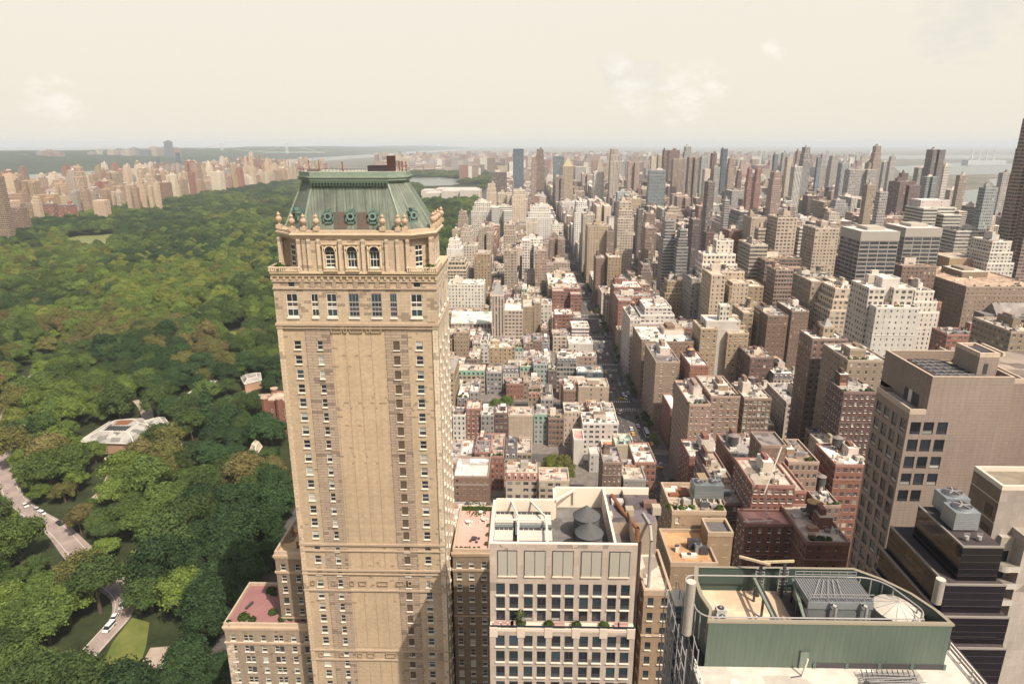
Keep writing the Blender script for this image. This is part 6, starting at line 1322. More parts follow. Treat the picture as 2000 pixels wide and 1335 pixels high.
for i in rank:
    if cnt[i] < 2 and not CITY[i].get('label'): break
    d = CITY[i]; th = (d['x1'] - d['x0'] < 12 and d['h'] < 24 and not d.get('label') and d['y0'] < 1500)
    if th and nt < TH_MAX: chosen.add(i); nt += 1; d['th'] = 1
    elif not th and nb < NB_MAX: chosen.add(i); nb += 1
print('CITY', len(CITY), 'apartment things', nb, 'townhouses', nt)
# ------------------------------------------------------------------ labels that say which one
ANCH = [('the copper-roofed tower', 860, 560), ('the blue-grey glass slab', 1012, 300), ('the reservoir', 870, 352), ('the museum', 880, 375), ('the gold pyramid tower', 1110, 340), ('the avenue crossing', 1215, 790), ('the pointed limestone tower', 972, 600), ('the white mansion', 1170, 840),
        ('the twin-tank block', 1100, 960), ('the tall dark slab', 1387, 400), ('the white stepped tower', 1750, 610), ('the grey grid offices', 1740, 480), ('the beige hospital', 1510, 450), ('the tan tiled tower', 1800, 740), ('the stepped red brick block', 1500, 960), ('the netted grey building', 1320, 460),
        ('the slim blue glass tower', 1415, 320), ('the dark crowned tower', 1830, 330), ('the right edge tower', 1975, 380), ('the wide maroon slab', 1768, 370), ('the green mansard house', 920, 720), ('the dark red square block', 1110, 590), ('the brown corner block', 1380, 790), ('the maroon twin towers', 1475, 340),
        ('the park lake', 175, 465), ('the twin-spired park tower', 486, 315), ('the long red museum roof', 120, 400), ('the left edge tower', 10, 380), ('the white stepped avenue block', 1285, 620), ('the red mansard house', 1018, 950)]
USED = {}
ORD = ['', 'second ', 'third ', 'fourth ', 'fifth ', 'sixth ', 'seventh ', 'eighth ', 'ninth ', 'tenth ', 'eleventh ', 'twelfth ', 'thirteenth ', 'fourteenth ']
def where(px, py):
    a = min(ANCH, key=lambda q: math.hypot(q[1] - px, (q[2] - py) * 1.3)); dx, dy = px - a[1], py - a[2]
    if abs(dx) > abs(dy) * 1.2: s = ('just ' if abs(dx) < 45 else 'well ') + ('right of ' if dx > 0 else 'left of ')
    else: s = ('just ' if abs(dy) < 25 else 'well ') + ('below ' if dy > 0 else 'above ')
    return s + a[0]
def uniq(desc, px, py):
    w = where(px, py); k = (desc, w); n = USED.get(k, 0); USED[k] = n + 1
    if n == 0: return desc + ', ' + w
    return (ORD[n] if n < len(ORD) else 'farther ') + desc + ', ' + w
def auto_label(d):
    h = d['h']; cn = PAL[d['col']][1]; th = d.get('th')
    size = 'narrow ' if th else ('low ' if h < 22 else 'mid-height ' if h < 42 else 'tall ' if h < 70 else 'very tall ')
    kind = 'townhouse' if th else ('tower' if h > 70 else 'apartment block' if h > 22 else 'low building')
    if not th: size = size.replace('low ', '')
    ft = ' with ' + d['roofn'] if 'M' not in d['opts'] else ' with a mansard roof'
    if 's' in d['opts']: ft = ' with stepped top'
    if 'p' in d['opts']: ft = ' with pyramid top'
    wd = {'r': ' banded', 'b': ' balconied', 's': ' striped', 'g': ' glassy'}.get(d['sty'], '')
    p = proj((d['x0'] + d['x1']) / 2, d['y0'], h)
    px, py = min(1995, max(5, p[0])), p[1]; base = (size + cn + wd + ' ' + kind).strip(); n_ = len((base + ft + ' ' + where(px, py)).split())
    if n_ > 14: base = (size + cn + ' ' + kind).strip()
    if len((base + ft + ' ' + where(px, py)).split()) > 15: ft = ''
    return uniq(base + ft, px, py)
# ------------------------------------------------------------------ build heroes and city
hotel_tower(); pale_block(); green_enclosure(); tiled_tower(); black_glass()
for i in rank:
    d = CITY[i]; rng = random.Random(i * 31 + 5)
    if i not in chosen:
        if cnt[i] < 1 and d['y0'] < 1500 and not d.get('hand'): pass
        for n, m in make_parts(d, 0 if (d['lod'] == 0 or d['y0'] > 1100) else 1, rng)[0]: STUFF.merge(m)
        continue
    lod = d['lod'] if d['y0'] < 2600 else 0
    parts, wins = make_parts(d, lod, rng); th = d.get('th')
    cx_, cy_ = (d['x0'] + d['x1']) / 2, (d['y0'] + d['y1']) / 2
    T = thing('townhouse' if th else ('high_rise' if d['h'] > 70 else 'apartment_building'), d.get('label') or auto_label(d), 'townhouse' if th else ('high-rise' if d['h'] > 70 else 'apartment building'), (cx_, cy_, 0),
              'townhouses of the low blocks' if th else 'towers rising from the city' if d['h'] > 70 else 'apartment buildings of the city')
    z = d['h']; x0, x1, y0, y1 = d['x0'], d['x1'], d['y0'], d['y1']
    if d.get('cool'):
        m = tower_cooler(at(1352, 1003, y0 + 4)[0], at(1408, 1003, y0 + 4)[0], y0 + 3.5, y0 + 7.5, z + 1.8, 3.8, 2, (.19, .21, .215)); xx = at(1352, 1003, y0 + 4)[0]
        for k in range(5): m.bar((xx + k * 1.6, y0 + 3.6, z), (xx + k * 1.6, y0 + 3.6, z + 2.1), .3, 'frame_white')
        for k in range(3): m.tube([(xx + 2 + k * .6, y0 + 3.2, z), (xx + 2 + k * .6, y0 + 3.2, z + 1.8)], .14, 'frame_white', n=6)
        parts.append(('cooling_unit', m)); m = MB(); m.box(x0 + 1, x0 + 6, y0 + 8, y0 + 12, z + .02, z + .5, 'rust'); m.box(x0 + 1.5, xx - 1, y0 + 1.2, y0 + 2.6, z + .02, z + .4, 'frame_white'); parts.append(('roof_vent', m))
    if d.get('deck'):
        for k, (u, v, w_, h_, mt) in enumerate(((.30, .35, 3.4, .7, 'frame_white'), (.62, .55, 1.6, 2.2, 'metal'), (.72, .5, 1.8, 1.9, 'frame_dark'), (.5, .75, 2.6, 2.4, 'frame_dark'), (.2, .6, .8, 1.4, 'frame_white'))):
            m = MB(); xx = x0 + (x1 - x0) * u; yy = y0 + (y1 - y0) * v * .6; m.box(xx, xx + w_, yy, yy + 1.2, z + .03, z + h_, mt, (.25, .26, .27)); m.cyl(xx + w_ / 2, yy + .6, z + h_, z + h_ + .15, .5, None, 10, 'frame_dark'); parts.append(('roof_machine', m))
    if d.get('crane'):
        m = MB(); A = at(1497, 1020, y0 + 1); B = at(1497, 966, y0 + 1); m.bar((A[0], y0 + 1, A[1]), (B[0], y0 + 1, B[1]), .35, 'frame_white'); A = at(1452, 1018, y0 + .5); B = at(1510, 1016, y0 + .5); m.bar((A[0], y0 + .5, A[1]), (B[0], y0 + .5, B[1]), .3, 'frame_white')
        A = at(1492, 965, y0 + 3); B = at(1527, 872, y0 + 10); m.bar((A[0], y0 + 3, A[1]), (B[0], y0 + 10, B[1]), .3, 'frame_white'); C_ = at(1512, 930, y0 + 14); m.bar((B[0], y0 + 10, B[1]), (C_[0], y0 + 14, C_[1]), .1, 'frame_grey'); parts.append(('hoist', m))
    if d.get('perf'):
        m = MB()
        for r_ in range(5):
            for c in range(11): xx = x0 + (x1 - x0) * (c + .5) / 11.5; zz = z - 5.2 - r_ * 1.15; m.cyl(xx, y0, 0, 0, 0, n=3) if False else m.face([(xx + .22 * math.cos(t * .785), y0 - .02, zz + .22 * math.sin(t * .785)) for t in range(8)], 'frame_dark')
        m.box(x0, x1, y0 - .06, y0 - .003, z - 4.0, z - 3.2, 'smooth', (.3, .27, .24), bottom=True); parts.append(('round_hole', m))
    if d.get('gable'):
        m = MB(); ym = (y0 + y1) / 2; m.prism([(x0 - .4, y0 - .5), (x1 + .4, y0 - .5), (x1 + .4, y1 + .5), (x0 - .4, y1 + .5)], z + .04, z + 7.5, 'roofing', (.50, .50, .43), taper=[(x0 - .4, ym + 3.9), (x1 + .4, ym + 3.9), (x1 + .4, ym + 4.1), (x0 - .4, ym + 4.1)]); parts.append(('pitched_roof', m))
    for n, m in parts:
        # vents, chimneys and the like that are only a few pixels stay one part
        if m.f: m.build(n, T)
    if wins: place_windows(T, wins, rng, 60 if not d.get('label') else 80)
if STUFF.f:
    o = STUFF.build('distant_buildings', None, (0, 0, 0)); o['kind'] = 'stuff'; o['label'] = 'carpet of small distant and half hidden buildings filling the city to the horizon'; o['category'] = 'buildings'
# ------------------------------------------------------------------ single structures: church, museum, bridge, zoo pavilions, brick arsenal
def church():
    x0, z = at(1948, 618, 478); x1 = x0 + 40; T = thing('church', 'grey stone church with a slate roof and tall arched windows at the right edge', 'church', ((x0 + x1) / 2, 487, 0)); g = (.20, .175, .155)
    m = MB(); m.box(x0, x1, 478, 494, 0, z, 'stone', g); m.box(x0 - 8, x0 - .02, 480, 492, 0, z + 1, 'stone', g)
    for i in range(8): xx = x0 + i * 5.2; m.box(xx - .5, xx + .5, 475.8, 477.99, 0, z - 1.2, 'stone', (.26, .23, .2))
    m.build('wall', T)
    r = MB(); r.prism([(x0 - .4, 477.5), (x1, 477.5), (x1, 494.5), (x0 - .4, 494.5)], z, z + 8.5, 'roofing', (.23, .20, .18), taper=[(x0 - .4, 485.9), (x1, 485.9), (x1, 486.1), (x0 - .4, 486.1)]); r.build('roof', T)
    for i in range(7):
        w = MB(); xx = x0 + 2.6 + i * 5.2; w.face([(xx - 1.3, 477.9, z - 11), (xx + 1.3, 477.9, z - 11)] + [(p, 477.9, q) for p, q in arc(xx, z - 3.5, 1.3, 0, math.pi, 8)], 'glass_dark'); w.build('window', T)
church()
def museum():
    T = thing('museum', 'long pale museum with low light roofs in the trees below the reservoir', 'museum', (*ground(880, 385), 0)); rng = random.Random(4); c = (.45, .40, .35)
    for (xl, xr, yt, Y, D) in ((828, 862, 377, 2110, 60), (862, 900, 373, 2100, 90), (898, 938, 372, 2090, 80), (850, 935, 369, 2190, 60), (822, 850, 372, 2180, 60)):
        x0, z = at(xl, yt, Y); x1 = at(xr, yt, Y)[0]; m = MB(); m.box(x0, x1, Y, Y + D, 0, z, 'facade_sparse', c, top='roofing', topcol=(.48, .43, .38), UVn=(6, 9)); m.box(x0 + 8, x1 - 8, Y + 15, Y + D - 15, z, z + 3, 'smooth', (.55, .5, .46)); m.build('wing', T)
museum()
def bridge():
    Y = 9000.0; T = thing('suspension_bridge', 'faint pale suspension bridge crossing the river, far left on the skyline', 'bridge', (at(433, 300, Y)[0], Y, 0)); g = (.45, .47, .47)
    (xa, za), (xb, zb) = at(433, 286, Y), at(560, 286, Y)
    zt = 175.0
    for xx in (xa, xb):
        m = MB(); m.box(xx - 16, xx - 8, Y - 6, Y + 6, 0, zt, 'smooth', g); m.box(xx + 8, xx + 16, Y - 6, Y + 6, 0, zt, 'smooth', g)
        for h in (70, 120, zt - 12): m.box(xx - 8, xx + 8, Y - 5, Y + 5, h, h + 10, 'smooth', g, bottom=True)
        m.build('tower', T)
    m = MB(); m.box(xa - 500, xb + 500, Y - 12, Y + 12, 62, 70, 'smooth', g, bottom=True); m.build('deck', T)
    m = MB(); N_ = 24
    for i in range(N_):
        t0, t1 = i / N_, (i + 1) / N_; f = lambda t: 78 + (zt - 78) * (2 * t - 1) ** 2; m.bar((xa + (xb - xa) * t0, Y, f(t0)), (xa + (xb - xa) * t1, Y, f(t1)), 4, 'smooth', g)
    for s, xx in ((-1, xa), (1, xb)): m.bar((xx, Y, zt), (xx + s * 420, Y, 72), 4, 'smooth', g)
    m.build('cable', T)
bridge()
def pavilion(pts, h, rh, label, glass=False, name='zoo_pavilion', col=(.29, .275, .24)):
    P = [ground(x, y, h) for x, y in pts]; cx_ = sum(p[0] for p in P) / len(P); cy_ = sum(p[1] for p in P) / len(P)
    # keep counter-clockwise
    ar_ = sum(P[i][0] * P[(i + 1) % len(P)][1] - P[(i + 1) % len(P)][0] * P[i][1] for i in range(len(P)))
    if ar_ < 0: P.reverse()
    T = thing(name, label, 'pavilion', (cx_, cy_, 0)); m = MB(); m.prism(P, 0, h, 'masonry', (.36, .22, .15), cap=False); m.build('wall', T)
    q = [(cx_ + (p[0] - cx_) * .55, cy_ + (p[1] - cy_) * .55) for p in P]; e = [(cx_ + (p[0] - cx_) * 1.04, cy_ + (p[1] - cy_) * 1.04) for p in P]
    m = MB(); m.prism(e, h, h + rh, 'roofing', col, taper=q, bottom=True); m.build('roof', T)
    m = MB()
    for a, b_ in zip(e, q): m.bar((a[0], a[1], h + .1), (b_[0], b_[1], h + rh + .1), .35, 'frame_white')
    for i in range(len(e)): j = (i + 1) % len(e); m.bar((e[i][0], e[i][1], h + .1), (e[j][0], e[j][1], h + .1), .4, 'frame_white'); m.bar((q[i][0], q[i][1], h + rh + .05), (q[j][0], q[j][1], h + rh + .05), .4, 'frame_white')
    m.build('roof_rib', T)
    if glass:
        m = MB(); xs = [p[0] for p in q]; ys = [p[1] for p in q]; x0, x1, y0, y1 = min(xs), max(xs), min(ys), max(ys); w = (x1 - x0)
        for i in range(8): xx = x0 + w * (.15 + .09 * i); m.box(xx, xx + w * .055, y0 + 2, y0 + (y1 - y0) * .42, h + rh + .02, h + rh + .35, 'glass_dark')
        m.box(x0 + w * .2, x0 + w * .62, y0 + (y1 - y0) * .52, y0 + (y1 - y0) * .85, h + rh + .02, h + rh + .4, 'rust'); m.build('skylight', T)
    return T
pavilion([(155, 862), (215, 824), (275, 818), (300, 832), (262, 866)], 7, 3.4, 'polygonal glass and metal pavilion roof among the park trees, left of the copper-roofed tower', True)
pavilion([(268, 828), (320, 815), (332, 832), (285, 848)], 6, 2.5, 'small pale pavilion roof joined to the right of the polygonal glass pavilion')
pavilion([(470, 735), (508, 728), (510, 742), (478, 750)], 6, 2, 'flat grey roof with a dark terrace among park trees, near the tower shaft', col=(.30, .27, .24))
pavilion([(405, 745), (425, 738), (430, 748), (412, 754)], 5, 1.6, 'smallest pale gabled roof in the park clearing')
pavilion([(330, 790), (395, 752), (400, 758), (336, 798)], 4, 1.2, 'long narrow glass colonnade roof running between park trees', col=(.46, .46, .42))
pavilion([(205, 895), (245, 890), (262, 905), (225, 915)], 5, 3, 'grey shingled roof below the polygonal glass pavilion', col=(.36, .28, .22))
pavilion([(488, 880), (500, 865), (512, 872), (500, 888)], 6, 3.5, 'steep tan gabled roof in trees left of the tower', col=(.42, .34, .24))
def arsenal():
    Y = 372; x0, z = at(517, 784, Y); x1 = at(556, 784, Y)[0] + 6; T = thing('brick_castle', 'red brick building with corner turrets in the trees left of the copper-roofed tower', 'building', ((x0 + x1) / 2, Y + 8, 0)); c = (.20, .082, .056)
    m = MB(); m.box(x0, x1, Y, Y + 16, 0, z, 'brickwork', c, top='roofing', topcol=(.4, .33, .25)); ring(m, x0 - .1, x1 + .1, Y - .1, Y + 16.1, z - .2, 1.1, .5, 'brickwork', (.3, .16, .11)); m.build('wall', T)
    for xx, yy in ((x0, Y), (x0, Y + 16), (x0 + 9, Y - .5)): m = MB(); m.cyl(xx, yy, 0, z + 2.2, 2.1, None, 8, 'brickwork', c, top='masonry'); m.cyl(xx, yy, z + 2.2, z + 2.9, 2.4, None, 8, 'masonry', (.42, .3, .22)); m.build('turret', T)
    for i in range(4):
        for k in range(4): w = MB(); xx = x0 + 3.4 + i * 3.6; w.box(xx, xx + 1.1, Y - .08, Y - .003, 2 + k * 4, 4.2 + k * 4, 'frame_white'); w.box(xx + .15, xx + .95, Y - .1, Y - .081, 2.2 + k * 4, 4 + k * 4, 'glass_dark'); w.build('window', T)
arsenal()
# ------------------------------------------------------------------ ground, roads, water, hills
def sheetmat(name, c0, c1, scale, rough=.9, c2=None, spec=.2):
    m, b, N, L, M, mix = newmat(name); pos = posn(N); n1 = noise_f(N, L, scale, 6, pos, .65)
    cr = N('ShaderNodeValToRGB'); e = cr.color_ramp.elements; e[0].position = .36; e[0].color = c0 + (1,); e[1].position = .66; e[1].color = c1 + (1,)
    if c2: q = e.new(.5); q.color = c2 + (1,)
    L(n1, cr.inputs[0]); L(cr.outputs[0], b.inputs['Base Color']); b.inputs['Roughness'].default_value = rough; b.inputs['Specular IOR Level'].default_value = spec; MATS[name] = m
sheetmat('far_land', (.07, .09, .05), (.24, .20, .16), .006, c2=(.13, .12, .09)); sheetmat('asphalt', (.070, .064, .064), (.115, .103, .096), .12); sheetmat('concrete', (.13, .115, .10), (.22, .19, .165), .3)
sheetmat('undergrowth', (.018, .026, .010), (.045, .055, .020), .09); sheetmat('park_path', (.30, .24, .19), (.42, .34, .27), .2); sheetmat('grass', (.085, .115, .025), (.16, .165, .045), .12); sheetmat('park_road', (.24, .19, .17), (.34, .27, .235), .15)
sheetmat('paint', (.45, .42, .37), (.60, .56, .5), .8); sheetmat('hill', (.018, .034, .018), (.05, .065, .03), .012)
m, b, N, L, M, mix = newmat('water'); b.inputs['Base Color'].default_value = (.10, .11, .09, 1); b.inputs['Roughness'].default_value = .22; b.inputs['Specular IOR Level'].default_value = .7; MATS['water'] = m
m, b, N, L, M, mix = newmat('pond'); b.inputs['Base Color'].default_value = (.17, .18, .055, 1); b.inputs['Roughness'].default_value = .5; MATS['pond'] = m
def sheet(name, polys, z, mat, kind='structure'):
    mb = MB()
    for p in polys:
        a = sum(p[i][0] * p[(i + 1) % len(p)][1] - p[(i + 1) % len(p)][0] * p[i][1] for i in range(len(p)))
        if a < 0: p = list(reversed(p))
        mb.face([(q[0], q[1], z) for q in p], mat)
    o = mb.build(name, None, (0, 0, 0)); o['kind'] = kind; return o
R_ = 60000
sheet('ground', [[(-R_, -4000), (R_, -4000), (R_, R_), (-R_, R_)]], -.05, 'far_land')
sheet('street_asphalt', [[(-106, -60), (1130, -60), (1130, 3200), (-166, 3200), (-148, 2000), (-118, 600)]], -.01, 'asphalt')
pk_e = lambda Y: -106 - (12 if Y > 600 else Y * .02) - max(0, (Y - 600)) * .0215
park = [(-106, 24), (-118, 600), (-148, 2000), (-178, 4150), (-1130, 4150), (-1078, 24)]
sheet('park_ground', [park], .0, 'undergrowth')
sheet('river', [[(880 + 260, -300), (7000, -300), (7000, 1900), (2900, 2300), (2200, 3000), (1330, 2400), (1200, 1500)], [(2600, 2900), (6500, 2500), (9000, 4000), (5200, 4600), (3000, 3800)], [(4200, 5200), (12000, 5200), (14000, 7500), (5200, 6200)], [(-2500, -500), (-2300, 3000), (-2050, 9000), (-1700, 30000), (-2900, 30000), (-2750, 9000), (-2900, 3000), (-3100, -500)]], -.02, 'water')
pv = MB()
for (bx0, bx1) in AVE_X:
    for k in range(len(ST) - 1):
        if ST[k + 1] < 100 and bx0 > 60: continue
        pv.box(bx0 - 4.2, bx1 + 4.2, ST[k] + 5.2, ST[k + 1] - 5.2, 0, .14, 'concrete', top='concrete')
MATS['concrete'] and structure(pv, 'pavement')
# avenue markings: crosswalk bars, stop lines, lane dashes
mk = MB(); AX0, AX1 = 58.2, 74.8
for k in range(2, 14):
    for yy in (ST[k] - 8.2, ST[k] + 5.3):
        n = 11
        for i in range(n): x = AX0 + .4 + i * 1.5; mk.face([(x, yy, .0), (x + .7, yy, .0), (x + .7, yy + 3.0, .0), (x, yy + 3.0, .0)], 'paint')
    mk.face([(AX0, ST[k] - 10.2, .0), (AX1, ST[k] - 10.2, .0), (AX1, ST[k] - 9.7, .0), (AX0, ST[k] - 9.7, .0)], 'paint')
    for yy in np.arange(ST[k] + 10, ST[k + 1] - 12, 7.0):
        for x in (62.3, 66.5, 70.7): mk.face([(x, yy, 0), (x + .16, yy, 0), (x + .16, yy + 3, 0), (x, yy + 3, 0)], 'paint')
structure(mk, 'road_marking')
# park drive, paths, lawns, clearings: traced once as ground outlines
def smooth(pts, w, n=4):
    P, W_ = [], []; w = list(w) if isinstance(w, (list, tuple)) else [w] * len(pts)
    for i in range(len(pts) - 1):
        p0, p1, p2, p3 = (pts[max(i - 1, 0)], pts[i], pts[i + 1], pts[min(i + 2, len(pts) - 1)])
        for k in range(n):
            t = k / n; P.append(tuple(.5 * (2 * p1[a] + (p2[a] - p0[a]) * t + (2 * p0[a] - 5 * p1[a] + 4 * p2[a] - p3[a]) * t * t + (3 * p1[a] - p0[a] - 3 * p2[a] + p3[a]) * t ** 3) for a in (0, 1))); W_.append(w[i] + (w[i + 1] - w[i]) * t)
    return P + [pts[-1]], W_ + [w[-1]]
def strip(pts, w):
    pts, w = smooth(pts, w)
    P = [Vector(ground(*p)) for p in pts]; L_, R2 = [], []
    for i, p in enumerate(P):
        d = (P[min(i + 1, len(P) - 1)] - P[max(i - 1, 0)]).normalized(); n = Vector((-d.y, d.x)); ww = w[i] if isinstance(w, (list, tuple)) else w
        L_.append(p + n * ww / 2); R2.append(p - n * ww / 2)
    return [(L_[i], L_[i + 1], R2[i + 1], R2[i]) for i in range(len(P) - 1)], P
drive, DP = strip([(95, 705), (62, 745), (28, 790), (12, 840), (8, 900), (22, 960), (60, 1000), (110, 1032), (150, 1075), (195, 1120), (240, 1160), (238, 1200), (205, 1240), (150, 1300), (110, 1340)], [10, 11, 11, 10, 9, 8, 8, 9, 11, 11, 9, 7.5, 7, 7, 7])
def quads(name, qs, z, mat):
    mb = MB()
    for q in qs:
        p = [tuple(v) for v in q]; a = sum(p[i][0] * p[(i + 1) % 4][1] - p[(i + 1) % 4][0] * p[i][1] for i in range(4))
        if a < 0: p.reverse()
        mb.face([(v[0], v[1], z) for v in p], mat)
    return structure(mb, name)
FARW = [[ground(1745, 326), ground(1850, 318), ground(2060, 320), ground(2060, 344), ground(1930, 340), ground(1770, 344)], [ground(1640, 304), ground(2060, 302), ground(2060, 309), ground(1700, 311)], [ground(1930, 350), ground(2060, 346), ground(2060, 385), ground(1960, 380)]]
sheet('river', FARW, .03, 'water')
quads('park_drive', drive, .02, 'park_road')
ed = MB()
for off in (-3.2, 3.0):
    for i in range(len(DP) - 1):
        d = (DP[i + 1] - DP[i]); l = d.length; d.normalize(); n = Vector((-d.y, d.x)); a = DP[i] + n * off; c = DP[i + 1] + n * off
        q = [a - n * .12, a + n * .12, c + n * .12, c - n * .12]; s = [(v.x, v.y, .03) for v in q]; A_ = sum(s[k][0] * s[(k + 1) % 4][1] - s[(k + 1) % 4][0] * s[k][1] for k in range(4)); ed.face(s if A_ > 0 else s[::-1], 'paint')
structure(ed, 'lane_line')
paths = []; PC = []
for pts, w in (([(560, 800), (520, 770), (470, 790), (430, 805), (395, 815)], 5), ([(500, 745), (470, 775), (440, 790)], 6), ([(240, 640), (300, 645), (330, 655)], 9), ([(360, 690), (400, 670), (412, 655)], 6), ([(0, 672), (60, 668), (120, 672)], 6), ([(170, 720), (200, 718)], 9), ([(270, 780), (285, 800), (290, 830)], 7), ([(440, 905), (400, 880), (340, 860)], 5), ([(230, 1335), (265, 1325), (300, 1295), (320, 1262)], 9), ([(150, 995), (200, 960), (230, 900)], 5)):
    q, P = strip(pts, w); paths += q; PC.append((P, w))
quads('park_walk', paths, .012, 'park_path')
LAWN = [[(255, 1075), (310, 1062), (320, 1100), (300, 1135), (262, 1130)], [(215, 1335), (180, 1335), (222, 1250), (258, 1205), (292, 1215), (285, 1262), (262, 1335)], [(415, 650), (470, 645), (490, 662), (460, 675), (420, 668)], [(395, 470), (412, 468), (410, 480), (398, 480)], [(300, 655), (318, 655), (318, 668), (302, 668)], [(80, 1335), (70, 1290), (120, 1300), (140, 1335)], [(250, 1135), (285, 1140), (275, 1200), (245, 1190)]]
LW = [[ground(*p) for p in q] for q in LAWN]; sheet('lawn', [list(p) for p in LW], .008, 'grass')
LAKE = [ground(x, y) for x, y in ((128, 466), (150, 461), (200, 459), (229, 455), (226, 476), (208, 488), (150, 489), (122, 490))]
sheet('lake', [list(LAKE)], .05, 'pond')
RES = [ground(x, y) for x, y in ((700, 352), (760, 346), (860, 346), (905, 350), (914, 356), (880, 362), (800, 364), (720, 363))]
sheet('reservoir', [list(RES)], .05, 'water')
def inpoly(x, y, P):
    c = False; j = len(P) - 1
    for i in range(len(P)):
        if (P[i][1] > y) != (P[j][1] > y) and x < (P[j][0] - P[i][0]) * (y - P[i][1]) / (P[j][1] - P[i][1]) + P[i][0]: c = not c
        j = i
    return c
def segd(x, y, P):
    best = 1e9
    for i in range(len(P) - 1):
        ax, ay, bx, by = P[i].x, P[i].y, P[i + 1].x, P[i + 1].y; dx, dy = bx - ax, by - ay; t = max(0, min(1, ((x - ax) * dx + (y - ay) * dy) / (dx * dx + dy * dy + 1e-9))); best = min(best, math.hypot(x - ax - dx * t, y - ay - dy * t))
    return best
# palisades and far ridges
def ridge(name, pts, depth, seed):
    rng = random.Random(seed); mb = MB(); rows = 7; G = []
    for (X, Y, h) in pts:
        G.append([(X - depth * (j / (rows - 1)) * (1 if X < 0 else 0), Y + depth * (j / (rows - 1)) * .5, h * math.sin(math.pi * (.06 + .5 * j / (rows - 1))) * (1 + .12 * mnoise.noise(Vector((X * .0007, Y * .0009, j * .4)))) if j else 0) for j in range(rows)])
    for i in range(len(G) - 1):
        for j in range(rows - 1): mb.face([G[i][j], G[i][j + 1], G[i + 1][j + 1], G[i + 1][j]][::-1] if pts[0][0] < 0 and False else [G[i][j], G[i + 1][j], G[i + 1][j + 1], G[i][j + 1]], 'hill')
    structure(mb, name)
ridge('hill', [(-2950 + 14 * k, 1500 + 460 * k, 92 + 7 * math.sin(k * .9) + 1.0 * k) for k in range(0, 30)], 2600, 1)
ridge('hill', [(-2900 + 60 * k, 14000 + 900 * k, 105 + 10 * math.sin(k * .7)) for k in range(0, 16)], 2600, 2)
# towers on the ridge across the river
rng = random.Random(15)
for (xl, xr, yt, Y, c) in ((37, 53, 303, 5600, 'g'), (70, 84, 296, 5600, 'g'), (82, 101, 294, 5500, 'p'), (100, 117, 298, 5500, 'p'), (186, 192, 291, 6200, 'w'), (170, 182, 298, 6100, 'g'), (208, 222, 293, 6200, 'c'), (222, 236, 291, 6300, 'g'), (236, 252, 294, 6200, 'c'), (253, 264, 289, 6400, 'g'), (270, 288, 293, 6300, 's'), (290, 304, 287, 6500, 'c'), (311, 320, 288, 6500, 'g'), (319, 330, 276, 6400, 's'), (331, 346, 289, 6500, 'p')):
    x0, z = at(xl, yt, Y); x1 = at(xr, yt, Y)[0]; m = MB(); m.box(x0, x1, Y, Y + 60, 0, z, 'facade_wide', PAL[c][0], top='roofing', topcol=(.4, .38, .35), UVn=(5, 3.3)); m.box(x0 + (x1 - x0) * .3, x1 - (x1 - x0) * .3, Y + 15, Y + 45, z, z + 8, 'masonry', PAL[c][0])
    o = m.build('high_rise', None, ((x0 + x1) / 2, Y + 30, 0)); tag(o, uniq('hazy ' + PAL[c][1] + ' tower on the far ridge', xl, yt), 'high-rise', 'towers on the far ridge')
# power station chimneys far right
T = thing('power_station', 'faint power station with four thin chimneys beyond the river, far right', 'power station', (*ground(1925, 330), 0)); gx, gy = ground(1925, 322)
m = MB(); m.box(gx - 150, gx + 170, gy, gy + 90, 0, 38, 'facade_sparse', (.4, .42, .42), UVn=(12, 12)); m.build('hall', T)
for k in range(4): m = MB(); m.cyl(gx - 90 + k * 62, gy + 60, 38, 118, 6, 4.5, 10, 'smooth', (.5, .5, .5)); m.build('chimney', T)
# ------------------------------------------------------------------ trees
TONES = {'dark green': (.054, .084, .024), 'green': (.085, .124, .030), 'deep bluish green': (.036, .068, .024), 'olive': (.125, .124, .038), 'yellow-green': (.165, .190, .040), 'brownish olive': (.145, .126, .048), 'bright green': (.120, .168, .034)}
m, b, N, L, M, mix = newmat('leaf')
rnd = N('ShaderNodeObjectInfo').outputs['Random']; pos = posn(N); sm = noise_f(N, L, .45, 3, pos)
vm = N('ShaderNodeVectorMath', operation='SCALE'); L(wc_out(N), vm.inputs[0]); L(M('MULTIPLY', M('MULTIPLY_ADD', sm, 1.0, .5), M('MULTIPLY_ADD', rnd, .5, .78)), vm.inputs['Scale'])
L(vm.outputs[0], b.inputs['Base Color']); b.inputs['Roughness'].default_value = .7; b.inputs['Specular IOR Level'].default_value = .15
tr = N('ShaderNodeBsdfTranslucent'); L(vm.outputs[0], tr.inputs[0]); ms = N('ShaderNodeMixShader'); ms.inputs[0].default_value = .22; L(b.outputs[0], ms.inputs[1]); L(tr.outputs[0], ms.inputs[2])
out = [n for n in m.node_tree.nodes if n.type == 'OUTPUT_MATERIAL'][0]; L(ms.outputs[0], out.inputs[0]); MATS['leaf'] = m
